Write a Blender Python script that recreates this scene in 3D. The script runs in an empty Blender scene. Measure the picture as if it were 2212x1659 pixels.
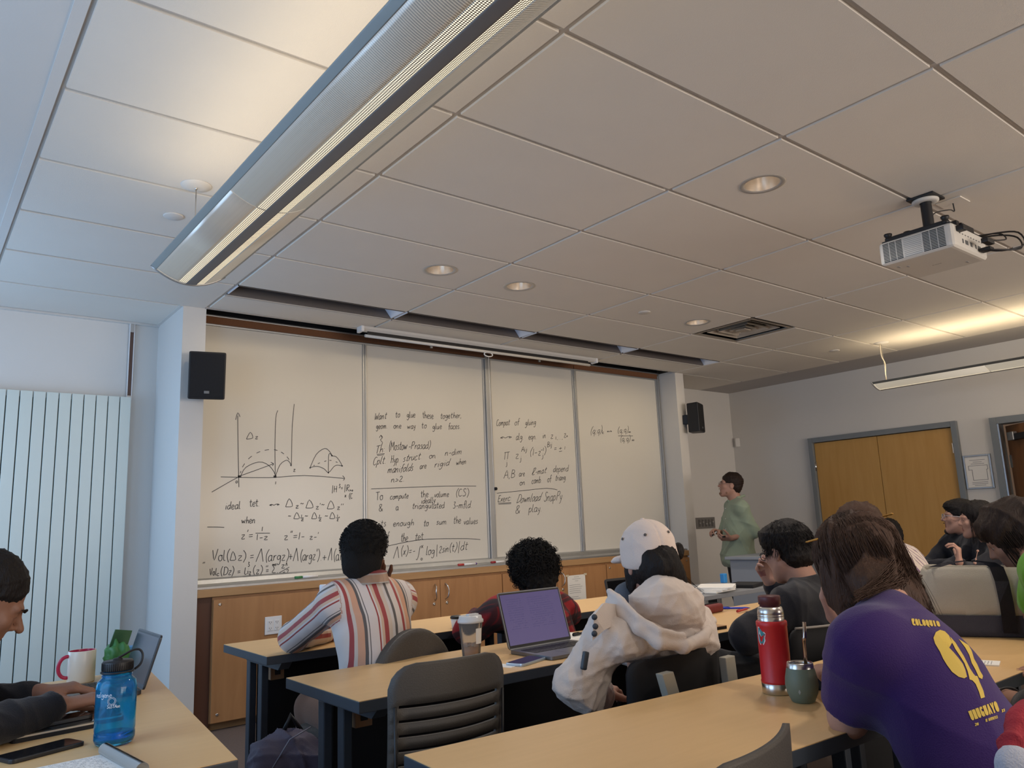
import bpy, bmesh, math, random
import numpy as np
from mathutils import Vector, Matrix, Euler
random.seed(7)
SC = bpy.context.scene
COL = SC.collection
# ---------------------------------------------------------------- camera
FPX, YAW, PIT, ROL = 1661.5, 0.673664, 0.180944, -0.0411979
Z0 = 1.206
CAM = np.array([-1.5433, -4.6416, Z0])
def _basis():
    a, b, c = YAW, PIT, ROL
    f = np.array([math.sin(a)*math.cos(b), math.cos(a)*math.cos(b), math.sin(b)])
    r = np.array([math.cos(a), -math.sin(a), 0.0]); u = np.cross(r, f)
    return math.cos(c)*r+math.sin(c)*u, -math.sin(c)*r+math.cos(c)*u, f
CR, CU, CF = _basis()
cd = bpy.data.cameras.new('camera'); cam = bpy.data.objects.new('camera', cd); COL.objects.link(cam)
cd.sensor_width = 36.0; cd.lens = 36.0*FPX/2212.0; cd.clip_start = 0.02; cd.clip_end = 60
M = Matrix(((CR[0], CU[0], -CF[0], CAM[0]), (CR[1], CU[1], -CF[1], CAM[1]), (CR[2], CU[2], -CF[2], CAM[2]), (0, 0, 0, 1)))
cam.matrix_world = M
SC.camera = cam
def at(px, py, k, v):
    """photo pixel -> the point of the room where its ray meets the plane k = v (z is height above the floor)"""
    d = CF*FPX + CR*(px-1106) + CU*(829.5-py)
    i = 'xyz'.index(k); t = (v-CAM[i])/d[i]
    return CAM + t*d
def Y(px, py, y): return at(px, py, 'y', y)
# ---------------------------------------------------------------- world, lights, exposure
W = bpy.data.worlds.new('world'); SC.world = W; W.use_nodes = True
W.node_tree.nodes['Background'].inputs[0].default_value = (1.0, 0.93, 0.86, 1)
W.node_tree.nodes['Background'].inputs[1].default_value = 0.86
SC.view_settings.view_transform = 'Standard'; SC.view_settings.look = 'None'
SC.view_settings.gamma = 1.0; SC.view_settings.exposure = 0.24; SC.view_settings.use_curve_mapping = False
def area(name, loc, direc, sx, sy, power, color, spread=math.pi):
    l = bpy.data.lights.new(name, 'AREA'); l.shape = 'RECTANGLE'; l.size = sx; l.size_y = sy
    l.energy = power; l.color = color; l.spread = spread
    o = bpy.data.objects.new(name, l); COL.objects.link(o); o.location = loc
    o.rotation_euler = Vector(direc).to_track_quat('-Z', 'Y').to_euler()
    return o
DAY = (0.28, 0.58, 1.0); WARM = (1.0, 0.79, 0.50); NEUT = (1.0, 0.90, 0.80)
# daylight through the left windows (long side runs along the wall)
area('window_daylight', (-2.42, 0.10, 1.45), (1, 0.12, 0.05), 1.9, 1.5, 28, DAY)
area('window_daylight', (-2.42, -2.6, 1.45), (1, 0.1, 0.0), 1.5, 1.9, 24, DAY)
# warm fill added at the open rear of the room, no window there
area('rear_fill', (3.0, -8.6, 1.5), (0.12, 1, 0.06), 5.5, 1.7, 160, (1.0, 0.87, 0.76))
# pendant tubes, throwing light up on the ceiling
area('pendant_uplight', (-0.635, -3.9, 2.38), (0, 0, 1), 0.2, 5.1, 6.9, WARM)
area('pendant_uplight', (5.565, -3.9, 2.38), (0, 0, 1), 0.2, 5.1, 18, WARM)
for i in range(4):
    area('slot_lamp', (0.61+1.2192*i, 0.09, 2.738), (0, 0.80, -1), 1.1, 0.03, 1.3, WARM, math.radians(100))

for x_, y_ in ((1.541, -2.733), (.922, -.902), (1.539, -.90), (3.369, -.899), (3.9, -2.733), (.3, -4.6), (2.6, -4.6)):  # last three have no fixture, added to brighten tables and people
    area('downlight_and_fill', (x_, y_, 2.735), (0, 0, -1), .15, .15, 7, NEUT, math.radians(130))
# ---------------------------------------------------------------- materials
MATS = {}
def mat(name, col, rough=0.6, metal=0.0, var=0.0, vscale=8.0, bump=0.0, bscale=60.0, spec=0.5, emit=None, estr=0.0,
        trans=0.0, ior=1.45, sheen=0.0, coat=0.0, stretch=None, alpha=1.0):
    if name in MATS: return MATS[name]
    m = bpy.data.materials.new(name); m.use_nodes = True; nt = m.node_tree; b = nt.nodes['Principled BSDF']
    b.inputs['Base Color'].default_value = (*col, 1); b.inputs['Roughness'].default_value = rough
    b.inputs['Metallic'].default_value = metal; b.inputs['Specular IOR Level'].default_value = spec
    b.inputs['Transmission Weight'].default_value = trans; b.inputs['IOR'].default_value = ior
    b.inputs['Sheen Weight'].default_value = sheen; b.inputs['Coat Weight'].default_value = coat
    b.inputs['Alpha'].default_value = alpha
    if emit: b.inputs['Emission Color'].default_value = (*emit, 1); b.inputs['Emission Strength'].default_value = estr
    tc = nt.nodes.new('ShaderNodeTexCoord'); co = tc.outputs['Object']
    if stretch:
        mp = nt.nodes.new('ShaderNodeMapping'); mp.inputs['Scale'].default_value = stretch
        nt.links.new(co, mp.inputs[0]); co = mp.outputs[0]
    if var > 0:
        n = nt.nodes.new('ShaderNodeTexNoise'); n.inputs['Scale'].default_value = vscale; n.inputs['Detail'].default_value = 5
        nt.links.new(co, n.inputs['Vector'])
        mx = nt.nodes.new('ShaderNodeMix'); mx.data_type = 'RGBA'
        mx.inputs[6].default_value = (*[c*(1-var) for c in col], 1); mx.inputs[7].default_value = (*[min(1, c*(1+var)) for c in col], 1)
        nt.links.new(n.outputs['Fac'], mx.inputs[0]); nt.links.new(mx.outputs[2], b.inputs['Base Color'])
    if bump > 0:
        n = nt.nodes.new('ShaderNodeTexNoise'); n.inputs['Scale'].default_value = bscale; n.inputs['Detail'].default_value = 4
        nt.links.new(co, n.inputs['Vector'])
        bp = nt.nodes.new('ShaderNodeBump'); bp.inputs['Strength'].default_value = min(1, bump); bp.inputs['Distance'].default_value = 0.01
        nt.links.new(n.outputs['Fac'], bp.inputs['Height']); nt.links.new(bp.outputs['Normal'], b.inputs['Normal'])
    MATS[name] = m
    return m
def srgb(r, g, b):
    f = lambda c: (c/255/12.92) if c/255 <= 0.04045 else ((c/255+0.055)/1.055)**2.4
    return (f(r), f(g), f(b))
m_wall = mat('wall_paint', (0.66, 0.64, 0.61), 0.7, var=0.03, vscale=2, bump=0.05, bscale=120)
m_tile = mat('ceiling_tile', (0.74, 0.70, 0.64), 0.85, var=0.025, vscale=5, bump=0.12, bscale=260)
m_grid = mat('ceiling_grid', (0.50, 0.47, 0.44), 0.5)
m_border = mat('shaded_drywall', (0.44, 0.42, 0.41), 0.8, var=0.04, vscale=3)  # grey carries the shade of an unlit recess beside the tiles
m_floor = mat('carpet', (0.125, 0.090, 0.075), 0.95, var=0.25, vscale=90, bump=0.5, bscale=400)
m_black = mat('black_plastic', (0.012, 0.012, 0.014), 0.45)
m_blackm = mat('black_matte', (0.008, 0.008, 0.010), 0.75)
m_edge = mat('dark_grey_edge', (0.035, 0.045, 0.060), 0.45, var=0.1, vscale=20)
m_alu = mat('brushed_aluminium', (0.42, 0.43, 0.44), 0.38, 0.85, stretch=(1, 1, 0.1), var=0.08, vscale=40)
m_aludark = mat('dark_aluminium', (0.16, 0.17, 0.18), 0.45, 0.6)
m_wb = mat('whiteboard_enamel', (0.60, 0.58, 0.535), 0.22, var=0.03, vscale=1.5, spec=0.4)
m_white = mat('white_plastic', (0.75, 0.76, 0.78), 0.4)
m_paper = mat('paper', (0.80, 0.78, 0.74), 0.8)
m_ink = mat('marker_ink', (0.060, 0.060, 0.065), 0.6)
m_chrome = mat('chrome', (0.75, 0.75, 0.75), 0.15, 1.0)
m_steel = mat('brushed_steel', (0.62, 0.60, 0.57), 0.28, 1.0)
def wood(name, c1, c2, rough=0.4, sc=(1, 12, 1), coat=0.15, spec=0.4):
    if name in MATS: return MATS[name]
    m = bpy.data.materials.new(name); m.use_nodes = True; nt = m.node_tree; b = nt.nodes['Principled BSDF']
    tc = nt.nodes.new('ShaderNodeTexCoord'); mp = nt.nodes.new('ShaderNodeMapping'); mp.inputs['Scale'].default_value = sc
    nt.links.new(tc.outputs['Object'], mp.inputs[0])
    n = nt.nodes.new('ShaderNodeTexNoise'); n.inputs['Scale'].default_value = 3.0; n.inputs['Detail'].default_value = 8; n.inputs['Distortion'].default_value = 0.6
    nt.links.new(mp.outputs[0], n.inputs['Vector'])
    cr = nt.nodes.new('ShaderNodeValToRGB'); cr.color_ramp.elements[0].color = (*c1, 1); cr.color_ramp.elements[1].color = (*c2, 1)
    cr.color_ramp.elements[0].position = 0.3; cr.color_ramp.elements[1].position = 0.72
    nt.links.new(n.outputs['Fac'], cr.inputs[0]); nt.links.new(cr.outputs[0], b.inputs['Base Color'])
    b.inputs['Roughness'].default_value = rough; b.inputs['Coat Weight'].default_value = coat; b.inputs['Coat Roughness'].default_value = 0.35
    b.inputs['Specular IOR Level'].default_value = spec
    MATS[name] = m; return m
m_table = wood('maple_laminate', (0.66, 0.42, 0.185), (0.70, 0.45, 0.205), 0.42, (1.5, 14, 1), 0.2)
m_cab = wood('beech_veneer', (0.36, 0.175, 0.070), (0.43, 0.22, 0.092), 0.45, (6, 6, 0.7), 0.1)
m_ledge = wood('oak_ledge', (0.36, 0.20, 0.085), (0.44, 0.26, 0.12), 0.45, (0.6, 8, 8), 0.1)
m_door = wood('birch_door', (0.51, 0.285, 0.085), (0.57, 0.33, 0.11), 0.5, (6, 6, 0.6), 0.05, 0.2)
m_doordark = wood('brown_door', (0.20, 0.085, 0.032), (0.27, 0.12, 0.05), 0.5, (6, 6, 0.6), 0.05)
m_cork = mat('cork_strip', (0.17, 0.075, 0.035), 0.9, var=0.3, vscale=120)
m_frame = mat('grey_door_frame', (0.20, 0.22, 0.235), 0.5)

# ---------------------------------------------------------------- mesh helpers
def box(bm, x0, x1, y0, y1, z0, z1, rot=None, mi=0):
    v = [bm.verts.new((x, y, z)) for x in (x0, x1) for y in (y0, y1) for z in (z0, z1)]
    if rot is not None:
        for q in v: q.co = rot @ q.co
    fs = [(0, 1, 3, 2), (4, 6, 7, 5), (0, 4, 5, 1), (2, 3, 7, 6), (0, 2, 6, 4), (1, 5, 7, 3)]
    out = []
    for f in fs:
        F = bm.faces.new([v[i] for i in f]); F.material_index = mi; out.append(F)
    return v
def round_path(pts):
    P = [Vector(p) for p in pts]; out = []
    for i in range(len(P)-1):
        a, b, c, d = P[max(i-1, 0)], P[i], P[i+1], P[min(i+2, len(P)-1)]
        for t in (0, .25, .5, .75): out.append(.5*((2*b)+(c-a)*t+(2*a-5*b+4*c-d)*t*t+(-a+3*b-3*c+d)*t**3))
    return out+[P[-1]]
def tube(bm, pts, r, n=8, cap=True, mi=0, flat=1.0):
    """tube through points; r a number or a list"""
    if cap and not isinstance(r, (list, tuple)) and 4 <= len(pts) <= 9: pts = round_path(pts)
    pts = [Vector(p) for p in pts]; rs = r if isinstance(r, (list, tuple)) else [r]*len(pts)
    rings = []; up = None
    for i, p in enumerate(pts):
        d = (pts[min(i+1, len(pts)-1)]-pts[max(i-1, 0)])
        if d.length < 1e-9: d = Vector((0, 0, 1))
        d.normalize()
        if up is None: up = d.orthogonal().normalized()
        up = (up-d*up.dot(d))
        if up.length < 1e-6: up = d.orthogonal()
        up.normalize(); s = d.cross(up)
        rings.append([bm.verts.new(p+(up*math.cos(2*math.pi*k/n)*flat+s*math.sin(2*math.pi*k/n))*rs[i]) for k in range(n)])
    for a, b in zip(rings, rings[1:]):
        for k in range(n):
            f = bm.faces.new((a[k], a[(k+1) % n], b[(k+1) % n], b[k])); f.smooth = True; f.material_index = mi
    if cap:
        for rg, rev in ((rings[0], True), (rings[-1], False)):
            f = bm.faces.new(rg[::-1] if rev else rg); f.material_index = mi
def lathe(bm, prof, n=32, mi=0, c=(0, 0, 0), closed=False):
    """prof = [(r, z), ...] bottom to top around z through c"""
    rings = []
    for r, z in prof:
        if r < 1e-6: rings.append([bm.verts.new((c[0], c[1], c[2]+z))])
        else: rings.append([bm.verts.new((c[0]+r*math.cos(2*math.pi*k/n), c[1]+r*math.sin(2*math.pi*k/n), c[2]+z)) for k in range(n)])
    for a, b in zip(rings, rings[1:]):
        for k in range(n):
            q = [a[k % len(a)], a[(k+1) % len(a)], b[(k+1) % len(b)], b[k % len(b)]]
            u = []
            for v in q:
                if v not in u: u.append(v)
            if len(u) >= 3:
                try:
                    f = bm.faces.new(u); f.smooth = True; f.material_index = mi
                except ValueError: pass
def prism(bm, outline, z0, z1, mi=0, axis='z'):
    """extrude a 2-D outline (counter-clockwise); axis z: (x,y)->z; y: (x,z)->y; x: (y,z)->x"""
    def P(u, v, w): return {'z': (u, v, w), 'y': (u, w, v), 'x': (w, u, v)}[axis]
    a = [bm.verts.new(P(u, v, z0)) for u, v in outline]; b = [bm.verts.new(P(u, v, z1)) for u, v in outline]
    n = len(a)
    for F in (bm.faces.new(a[::-1]), bm.faces.new(b)): F.material_index = mi
    for i in range(n): bm.faces.new((a[i], a[(i+1) % n], b[(i+1) % n], b[i])).material_index = mi
def bevel(bm, w=0.002, seg=2, ang=0.6):
    bmesh.ops.recalc_face_normals(bm, faces=bm.faces)
    es = [e for e in bm.edges if len(e.link_faces) == 2 and e.calc_face_angle(0) > ang]
    bmesh.ops.bevel(bm, geom=es, offset=w, segments=seg, affect='EDGES', profile=0.6, clamp_overlap=True)
def obj(name, bm, m, parent=None, loc=None, rot=None, fix=True, smooth=None):
    if fix: bmesh.ops.recalc_face_normals(bm, faces=bm.faces)
    me = bpy.data.meshes.new(name); bm.to_mesh(me); bm.free()
    for q in (m if isinstance(m, (list, tuple)) else [m]): me.materials.append(q)
    if smooth is not None:
        for p in me.polygons: p.use_smooth = smooth
    o = bpy.data.objects.new(name, me); COL.objects.link(o)
    if parent: o.parent = parent
    if loc is not None: o.location = loc
    if rot is not None: o.rotation_euler = rot
    return o
def bxo(name, d, m, parent=None, bev=0.0, loc=None, rot=None):
    bm = bmesh.new(); box(bm, *d)
    if bev: bevel(bm, bev)
    return obj(name, bm, m, parent, loc, rot)
def thing(name, label, cat, loc=(0, 0, 0), rz=0.0, group=None):
    o = bpy.data.objects.new(name, None); COL.objects.link(o); o.location = loc; o.rotation_euler = (0, 0, rz)
    o.empty_display_size = 0.05
    o['label'] = label; o['category'] = cat
    if group: o['group'] = group
    return o
def tag(o, label, cat, group=None):
    o['label'] = label; o['category'] = cat
    if group: o['group'] = group
    return o
def struct(o): o['kind'] = 'structure'; return o
def dup(o, parent=None, **kw):
    c = o.copy(); COL.objects.link(c)
    if parent: c.parent = parent
    for ch in list(o.children): dup(ch, c)
    return c

# ---------------------------------------------------------------- the room shell
CZ = 2.743; TT = 1.2192; TY = 0.6096
def slab(name, boxes, m):
    bm = bmesh.new()
    for d in boxes: box(bm, *d)
    return struct(obj(name, bm, m))
floor = slab('floor', [(-2.7, 6.9, -9, 1.5, -0.1, 0.0)], m_floor)
# front wall plane: pilasters either side of the board recess, header above, spandrel behind the cabinets
slab('wall_front', [(0, 4.877, 0.90, 1.35, 0, 3.1)], m_wall)
slab('trim_1', [(-0.15, 0.0, 0.6, 1.35, 0, CZ)], m_wall); slab('trim_2', [(4.877, 5.01, 0.6, 1.35, 0, CZ)], m_wall)
slab('wall_back', [(-2.7, -0.15, 1.23, 1.5, 0, CZ)], m_wall); slab('wall_corner', [(5.01, 6.95, 1.23, 1.5, 0, 3.0)], m_wall)
slab('wall_right', [(6.68, 6.95, 0.182, 1.23, 0, CZ+.25), (6.68, 6.95, -1.726, -1.425, 0, CZ+.25),
                    (6.68, 6.95, -1.425, 0.182, 2.04, CZ+.25), (6.68, 6.95, -2.80, -1.726, 2.02, CZ+.25), (6.68, 6.95, -9, -2.80, 0, CZ+.25)], m_wall)
# left wall with two window openings
slab('wall_left', [(-2.6, -2.46, -9, 1.23, 0, 0.75), (-2.6, -2.46, -9, 1.23, 2.35, CZ), (-2.6, -2.46, 1.05, 1.23, 0.75, 2.35),
                   (-2.6, -2.46, -1.85, -0.85, 0.75, 2.35), (-2.6, -2.46, -9, -3.35, 0.75, 2.35)], m_wall)
for n, (a, b) in enumerate(((-0.85, 1.05), (-3.35, -1.85))):
    bm = bmesh.new()
    for d in ((-2.58, -2.48, a, b, .75, .80), (-2.58, -2.48, a, b, 2.30, 2.35), (-2.58, -2.48, a, a+.05, .8, 2.3), (-2.58, -2.48, b-.05, b, .8, 2.3), (-2.56, -2.5, (a+b)/2-.02, (a+b)/2+.02, .8, 2.3)):
        box(bm, *d)
    struct(obj('window_%d' % (n+1), bm, m_alu))
# ceiling: plaster borders, dark plenum above the tiles
ceiling = slab('ceiling', [(-2.6, -1.245, -9, 1.23, CZ, CZ+.03), (-1.245, -.15, 1.20, 1.23, CZ-.012, CZ+.03), (4.9, 6.1, 1.17, 1.23, CZ, CZ+.03)], m_wall)
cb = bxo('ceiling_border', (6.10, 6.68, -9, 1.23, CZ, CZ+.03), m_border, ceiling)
cb['label'] = 'strip of ceiling along the door wall, shade painted in grey'
bxo('plenum', (-2.6, 6.95, -9, 1.3, CZ+.22, CZ+.25), m_blackm, ceiling)
def tile_mesh(w, d, name='ceiling_tile', hole=None):
    bm = bmesh.new(); g = .011; e = .006
    vs = []
    for x0, y0, z in ((g, g, CZ+.0125), (g+.0012, g+.0012, CZ-.0015)):
        vs.append([bm.verts.new(p) for p in ((x0, y0, z), (w-x0, y0, z), (w-x0, d-y0, z), (x0, d-y0, z))])
    for i in range(4): bm.faces.new((vs[0][i], vs[0][(i+1) % 4], vs[1][(i+1) % 4], vs[1][i]))
    if hole is None: bm.faces.new(vs[1])
    else:
        cx, cy, r = hole; n = 32
        ring = [bm.verts.new((cx+r*math.cos(2*math.pi*k/n), cy+r*math.sin(2*math.pi*k/n), CZ-.0015)) for k in range(n)]
        q = n//4
        # corner k of the tile serves the ring quarter k
        order = [vs[1][2], vs[1][3], vs[1][0], vs[1][1]]
        for k in range(4):
            for s in range(q):
                i = k*q+s; bm.faces.new((order[k], ring[(i+1) % n], ring[i]))
            bm.faces.new((order[k], order[(k+1) % 4], ring[((k+1)*q) % n]))
    bmesh.ops.recalc_face_normals(bm, faces=bm.faces)
    top = bmesh.ops.extrude_face_region(bm, geom=[f for f in bm.faces])
    for v in [g_ for g_ in top['geom'] if isinstance(g_, bmesh.types.BMVert)]: v.co.z = CZ+.02
    me = bpy.data.meshes.new(name); bmesh.ops.recalc_face_normals(bm, faces=bm.faces); bm.to_mesh(me); bm.free(); me.materials.append(m_tile); return me
DL = [(1.541, -2.733), (.922, -.902), (1.539, -.90), (3.369, -.899)]
full = tile_mesh(TT, TY)
def put_tile(me, x, y):
    o = bpy.data.objects.new('ceiling_tile', me); COL.objects.link(o); o.parent = ceiling; o.location = (x, y, 0)
for i in range(-1, 5):
    for j in range(0, 13):
        x, y = i*TT, -(j+1)*TY
        if i == 3 and j == 1: put_tile(tile_mesh(TT/2, TY), x+TT/2, y); continue     # beside the air diffuser
        h = [q for q in DL if x < q[0] < x+TT and y < q[1] < y+TY]
        put_tile(tile_mesh(TT, TY, hole=(h[0][0]-x, h[0][1]-y, .088)) if h else full, x, y)
front = tile_mesh(TT, .34); side = tile_mesh(TT, TY); al = tile_mesh(TT-.15, TY-.03)
for i in range(4): put_tile(front, i*TT, .24)
for i in (-1, 4): put_tile(full, i*TT, 0)
put_tile(al, -TT, TY); put_tile(full, 4*TT, TY)
bm = bmesh.new()
def bar(x0, x1, y0, y1):
    b = bmesh.new(); box(b, x0, x1, y0, y1, CZ+.009-(.0015 if y1-y0 > x1-x0 else 0), CZ+.018); o = obj('grid_bar', b, m_grid, ceiling)
bm.free()
for i in range(-1, 6):
    y1 = .6 if 0 <= i <= 4 else 1.2
    bar(i*TT-.012, i*TT+.012, -7.95, y1)
    if i == 3: bar(i*TT+TT/2-.012, i*TT+TT/2+.012, -2*TY, -TY)
for j in range(0, 14): bar(-1.245, 6.1, -j*TY-.012, -j*TY+.012)
bar(-1.245, 0, TY-.012, TY+.012); bar(4.877, 6.1, TY-.012, TY+.012); bar(0, 4.877, .228, .252)
bxo('grid_bar', (-.005, 4.885, .575, .60, CZ-.004, CZ+.03), m_grid, ceiling)
bxo('grid_bar', (6.085, 6.105, -8, 1.2, CZ-.002, CZ+.03), m_grid, ceiling)
bxo('grid_bar', (-1.262, -1.224, -8, 1.2, CZ-.004, CZ+.012), m_wall, ceiling)
bxo('grid_bar', (-.172, -.149, .6, 1.23, CZ-.004, CZ+.03), m_wall, ceiling); bxo('grid_bar', (4.877, 5.01, .6, .625, CZ-.002, CZ+.03), m_wall, ceiling)
# slot lights
m_slotin = mat('slot_housing_grey', (0.12, 0.105, 0.10), 0.5)
m_slotend = mat('slot_end_reflector', (0.75, 0.82, 0.95), 0.3, 0.2)
for i in range(4):
    lab = ['leftmost recessed slot light above the board', 'second recessed slot light from the left above the board',
           'third recessed slot light from the left above the board', 'rightmost recessed slot light above the board'][i]
    t = thing('slot_light', lab, 'light', (i*TT, 0, CZ), 0, 'recessed slot lights over the whiteboard')
    bm = bmesh.new(); box(bm, .012, TT-.012, .205, .225, .0, .12); box(bm, .012, TT-.012, .012, .225, .115, .12); box(bm, .012, TT-.012, .005, .012, 0, .12)
    obj('housing', bm, m_slotin, t)
    bm = bmesh.new(); prism(bm, [(TT-.014, .0), (TT-.014, .11), (TT-.10, .11)], .013, .204, axis='y'); obj('end_reflector', bm, m_slotend, t)
    bxo('end_plate', (.0125, .02, .013, .204, 0, .11), m_slotend, t)
    bxo('trim', (.012, TT-.012, .222, .236, -.006, .004), m_grid, t)

# ---------------------------------------------------------------- door wall
def hinge(parent, y, z, x=6.655):
    bm = bmesh.new(); tube(bm, [(x-.006, y, z-.05), (x-.006, y, z+.05)], .008, 8); box(bm, x-.004, x+.004, y-.014, y+.014, z-.05, z+.05); obj('hinge', bm, m_chrome, parent)
t = bpy.data.objects.new('door_1', None); COL.objects.link(t); struct(t); t['label'] = 'wide double closet door of yellow birch in a grey frame'
bm = bmesh.new()
for d in ((6.63, 6.75, .13, .182, 0, 2.045), (6.63, 6.75, -1.425, -1.373, 0, 2.045), (6.63, 6.75, -1.373, .13, 1.99, 2.045)): box(bm, *d)
bevel(bm, .003); obj('door_frame', bm, m_frame, t)
for a, b in ((-.603, .126), (-1.369, -.609)):
    bxo('door_leaf', (6.665, 6.71, a, b, .01, 1.984), m_door, t, .002)
for y, z in ((.128, 1.72), (-1.371, 1.78), (.128, 1.0), (.128, .25), (-1.371, 1.0), (-1.371, .25)): hinge(t, y, z)
bm = bmesh.new(); tube(bm, [(6.664, -.66, .95), (6.60, -.66, .95), (6.595, -.70, .95), (6.595, -.78, .95)], .009, 8); lathe(bm, [(0, 0), (.03, 0), (.03, .006), (0, .006)], 16); 
obj('door_handle', bm, m_chrome, t)
for v in t.children[-1].data.vertices:
    if abs(v.co.x) < .1: v.co = Vector((6.664-v.co.z, -.66+v.co.x, .95+v.co.y))
bxo('closet_back', (6.76, 6.94, -1.42, .18, 0, 2.04), m_blackm, t)
t = bpy.data.objects.new('door_2', None); COL.objects.link(t); struct(t); t['label'] = 'open brown room door at the right edge in a grey frame'
bm = bmesh.new()
for d in ((6.63, 6.80, -1.785, -1.726, 0, 2.03), (6.63, 6.80, -2.80, -2.74, 0, 2.03), (6.63, 6.80, -2.74, -1.785, 1.965, 2.03)): box(bm, *d)
bevel(bm, .003); obj('door_frame', bm, m_frame, t)
bm = bmesh.new(); box(bm, 6.64, 6.70, -1.80, -1.785, 0, 1.965); obj('door_stop', bm, m_alu, t)
rot = Matrix.Translation((6.80, -1.80, 0)) @ Matrix.Rotation(math.radians(-40), 4, 'Z')
bm = bmesh.new(); box(bm, 0, .045, -.92, 0, .01, 1.95, rot); bevel(bm, .002); obj('door_leaf', bm, m_doordark, t)
bm = bmesh.new(); box(bm, -.004, .049, -.03, .004, 1.55, 1.67, rot); obj('hinge', bm, m_chrome, t)
bm = bmesh.new(); box(bm, -.055, 0, -.36, -.12, 1.80, 1.86, rot); bevel(bm, .005); obj('door_closer', bm, m_black, t)
bm = bmesh.new(); box(bm, -.065, -.02, -.20, -.11, 1.80, 1.88, rot); bevel(bm, .006); obj('closer_arm', bm, m_alu, t)
bxo('hall_wall', (7.9, 8.0, -4.2, -.9, 0, 2.9), mat('hall_wall', (.25, .17, .12), .8), t)
# evacuation map in a frame
t = thing('framed_map', 'small silver-framed floor map between the two doors', 'picture', (6.68, -1.555, 1.53))
bm = bmesh.new()
for d in ((-.022, -.001, -.125, -.108, -.165, .165), (-.022, -.001, .108, .125, -.165, .165), (-.022, -.001, -.108, .108, -.165, -.148), (-.022, -.001, -.108, .108, .148, .165)): box(bm, *d)
bevel(bm, .004); obj('frame', bm, m_alu, t)
bxo('sheet', (-.010, -.001, -.108, .108, -.148, .148), m_paper, t)
bm = bmesh.new()
for z, w in ((.115, .07), (.095, .04), (.078, .06), (-.10, .07), (-.115, .07), (-.13, .05)):
    box(bm, -.0115, -.0095, -w, w, z-.003, z+.001)
pl = [(-.085, .06), (.085, .06), (.085, .02), (.055, .02), (.055, -.08), (-.075, -.08), (-.075, .02), (-.085, .02), (-.085, .06)]
for (a, b), (c, d) in zip(pl, pl[1:]): box(bm, -.0115, -.0095, min(a, c)-.002, max(a, c)+.002, min(b, d)-.002, max(b, d)+.002)
obj('print', bm, mat('grey_print', (.22, .22, .23), .8), t)
# motion sensor in the corner
t = thing('motion_sensor', 'small white motion sensor high in the corner of the right wall', 'sensor', (6.655, 1.20, 2.105), math.radians(45))
bm = bmesh.new(); prism(bm, [(-.032, -.055), (.032, -.055), (.032, .06), (-.032, .06)], -.045, .02, axis='y'); bevel(bm, .014, 3); obj('case', bm, m_wall, t, (0, -.03, 0))
bxo('lens', (-.02, .02, -.079, -.07, -.035, .01), m_white, t, .004)
# dimmer plate
t = thing('dimmer_plate', 'grey metal plate of five slide dimmers beside the lecturer', 'switch', (5.985, 1.229, 1.135))
bxo('plate', (-.175, .175, -.010, 0, -.065, .065), mat('dimmer_metal', (.20, .19, .18), .45, .3), t, .003)
for k in range(5):
    x = -.12+.06*k
    b_ = bxo('switch', (x-.016, x+.016, -.014, -.006, -.042, .042), mat('dimmer_slot', (.10, .095, .09), .5), t, .002)
    bxo('slider', (x-.008, x+.010, -.026, -.012, -.010+.012*math.sin(k*2), .008+.012*math.sin(k*2)), mat('dimmer_knob', (.32, .31, .30), .4), b_, .002)
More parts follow.
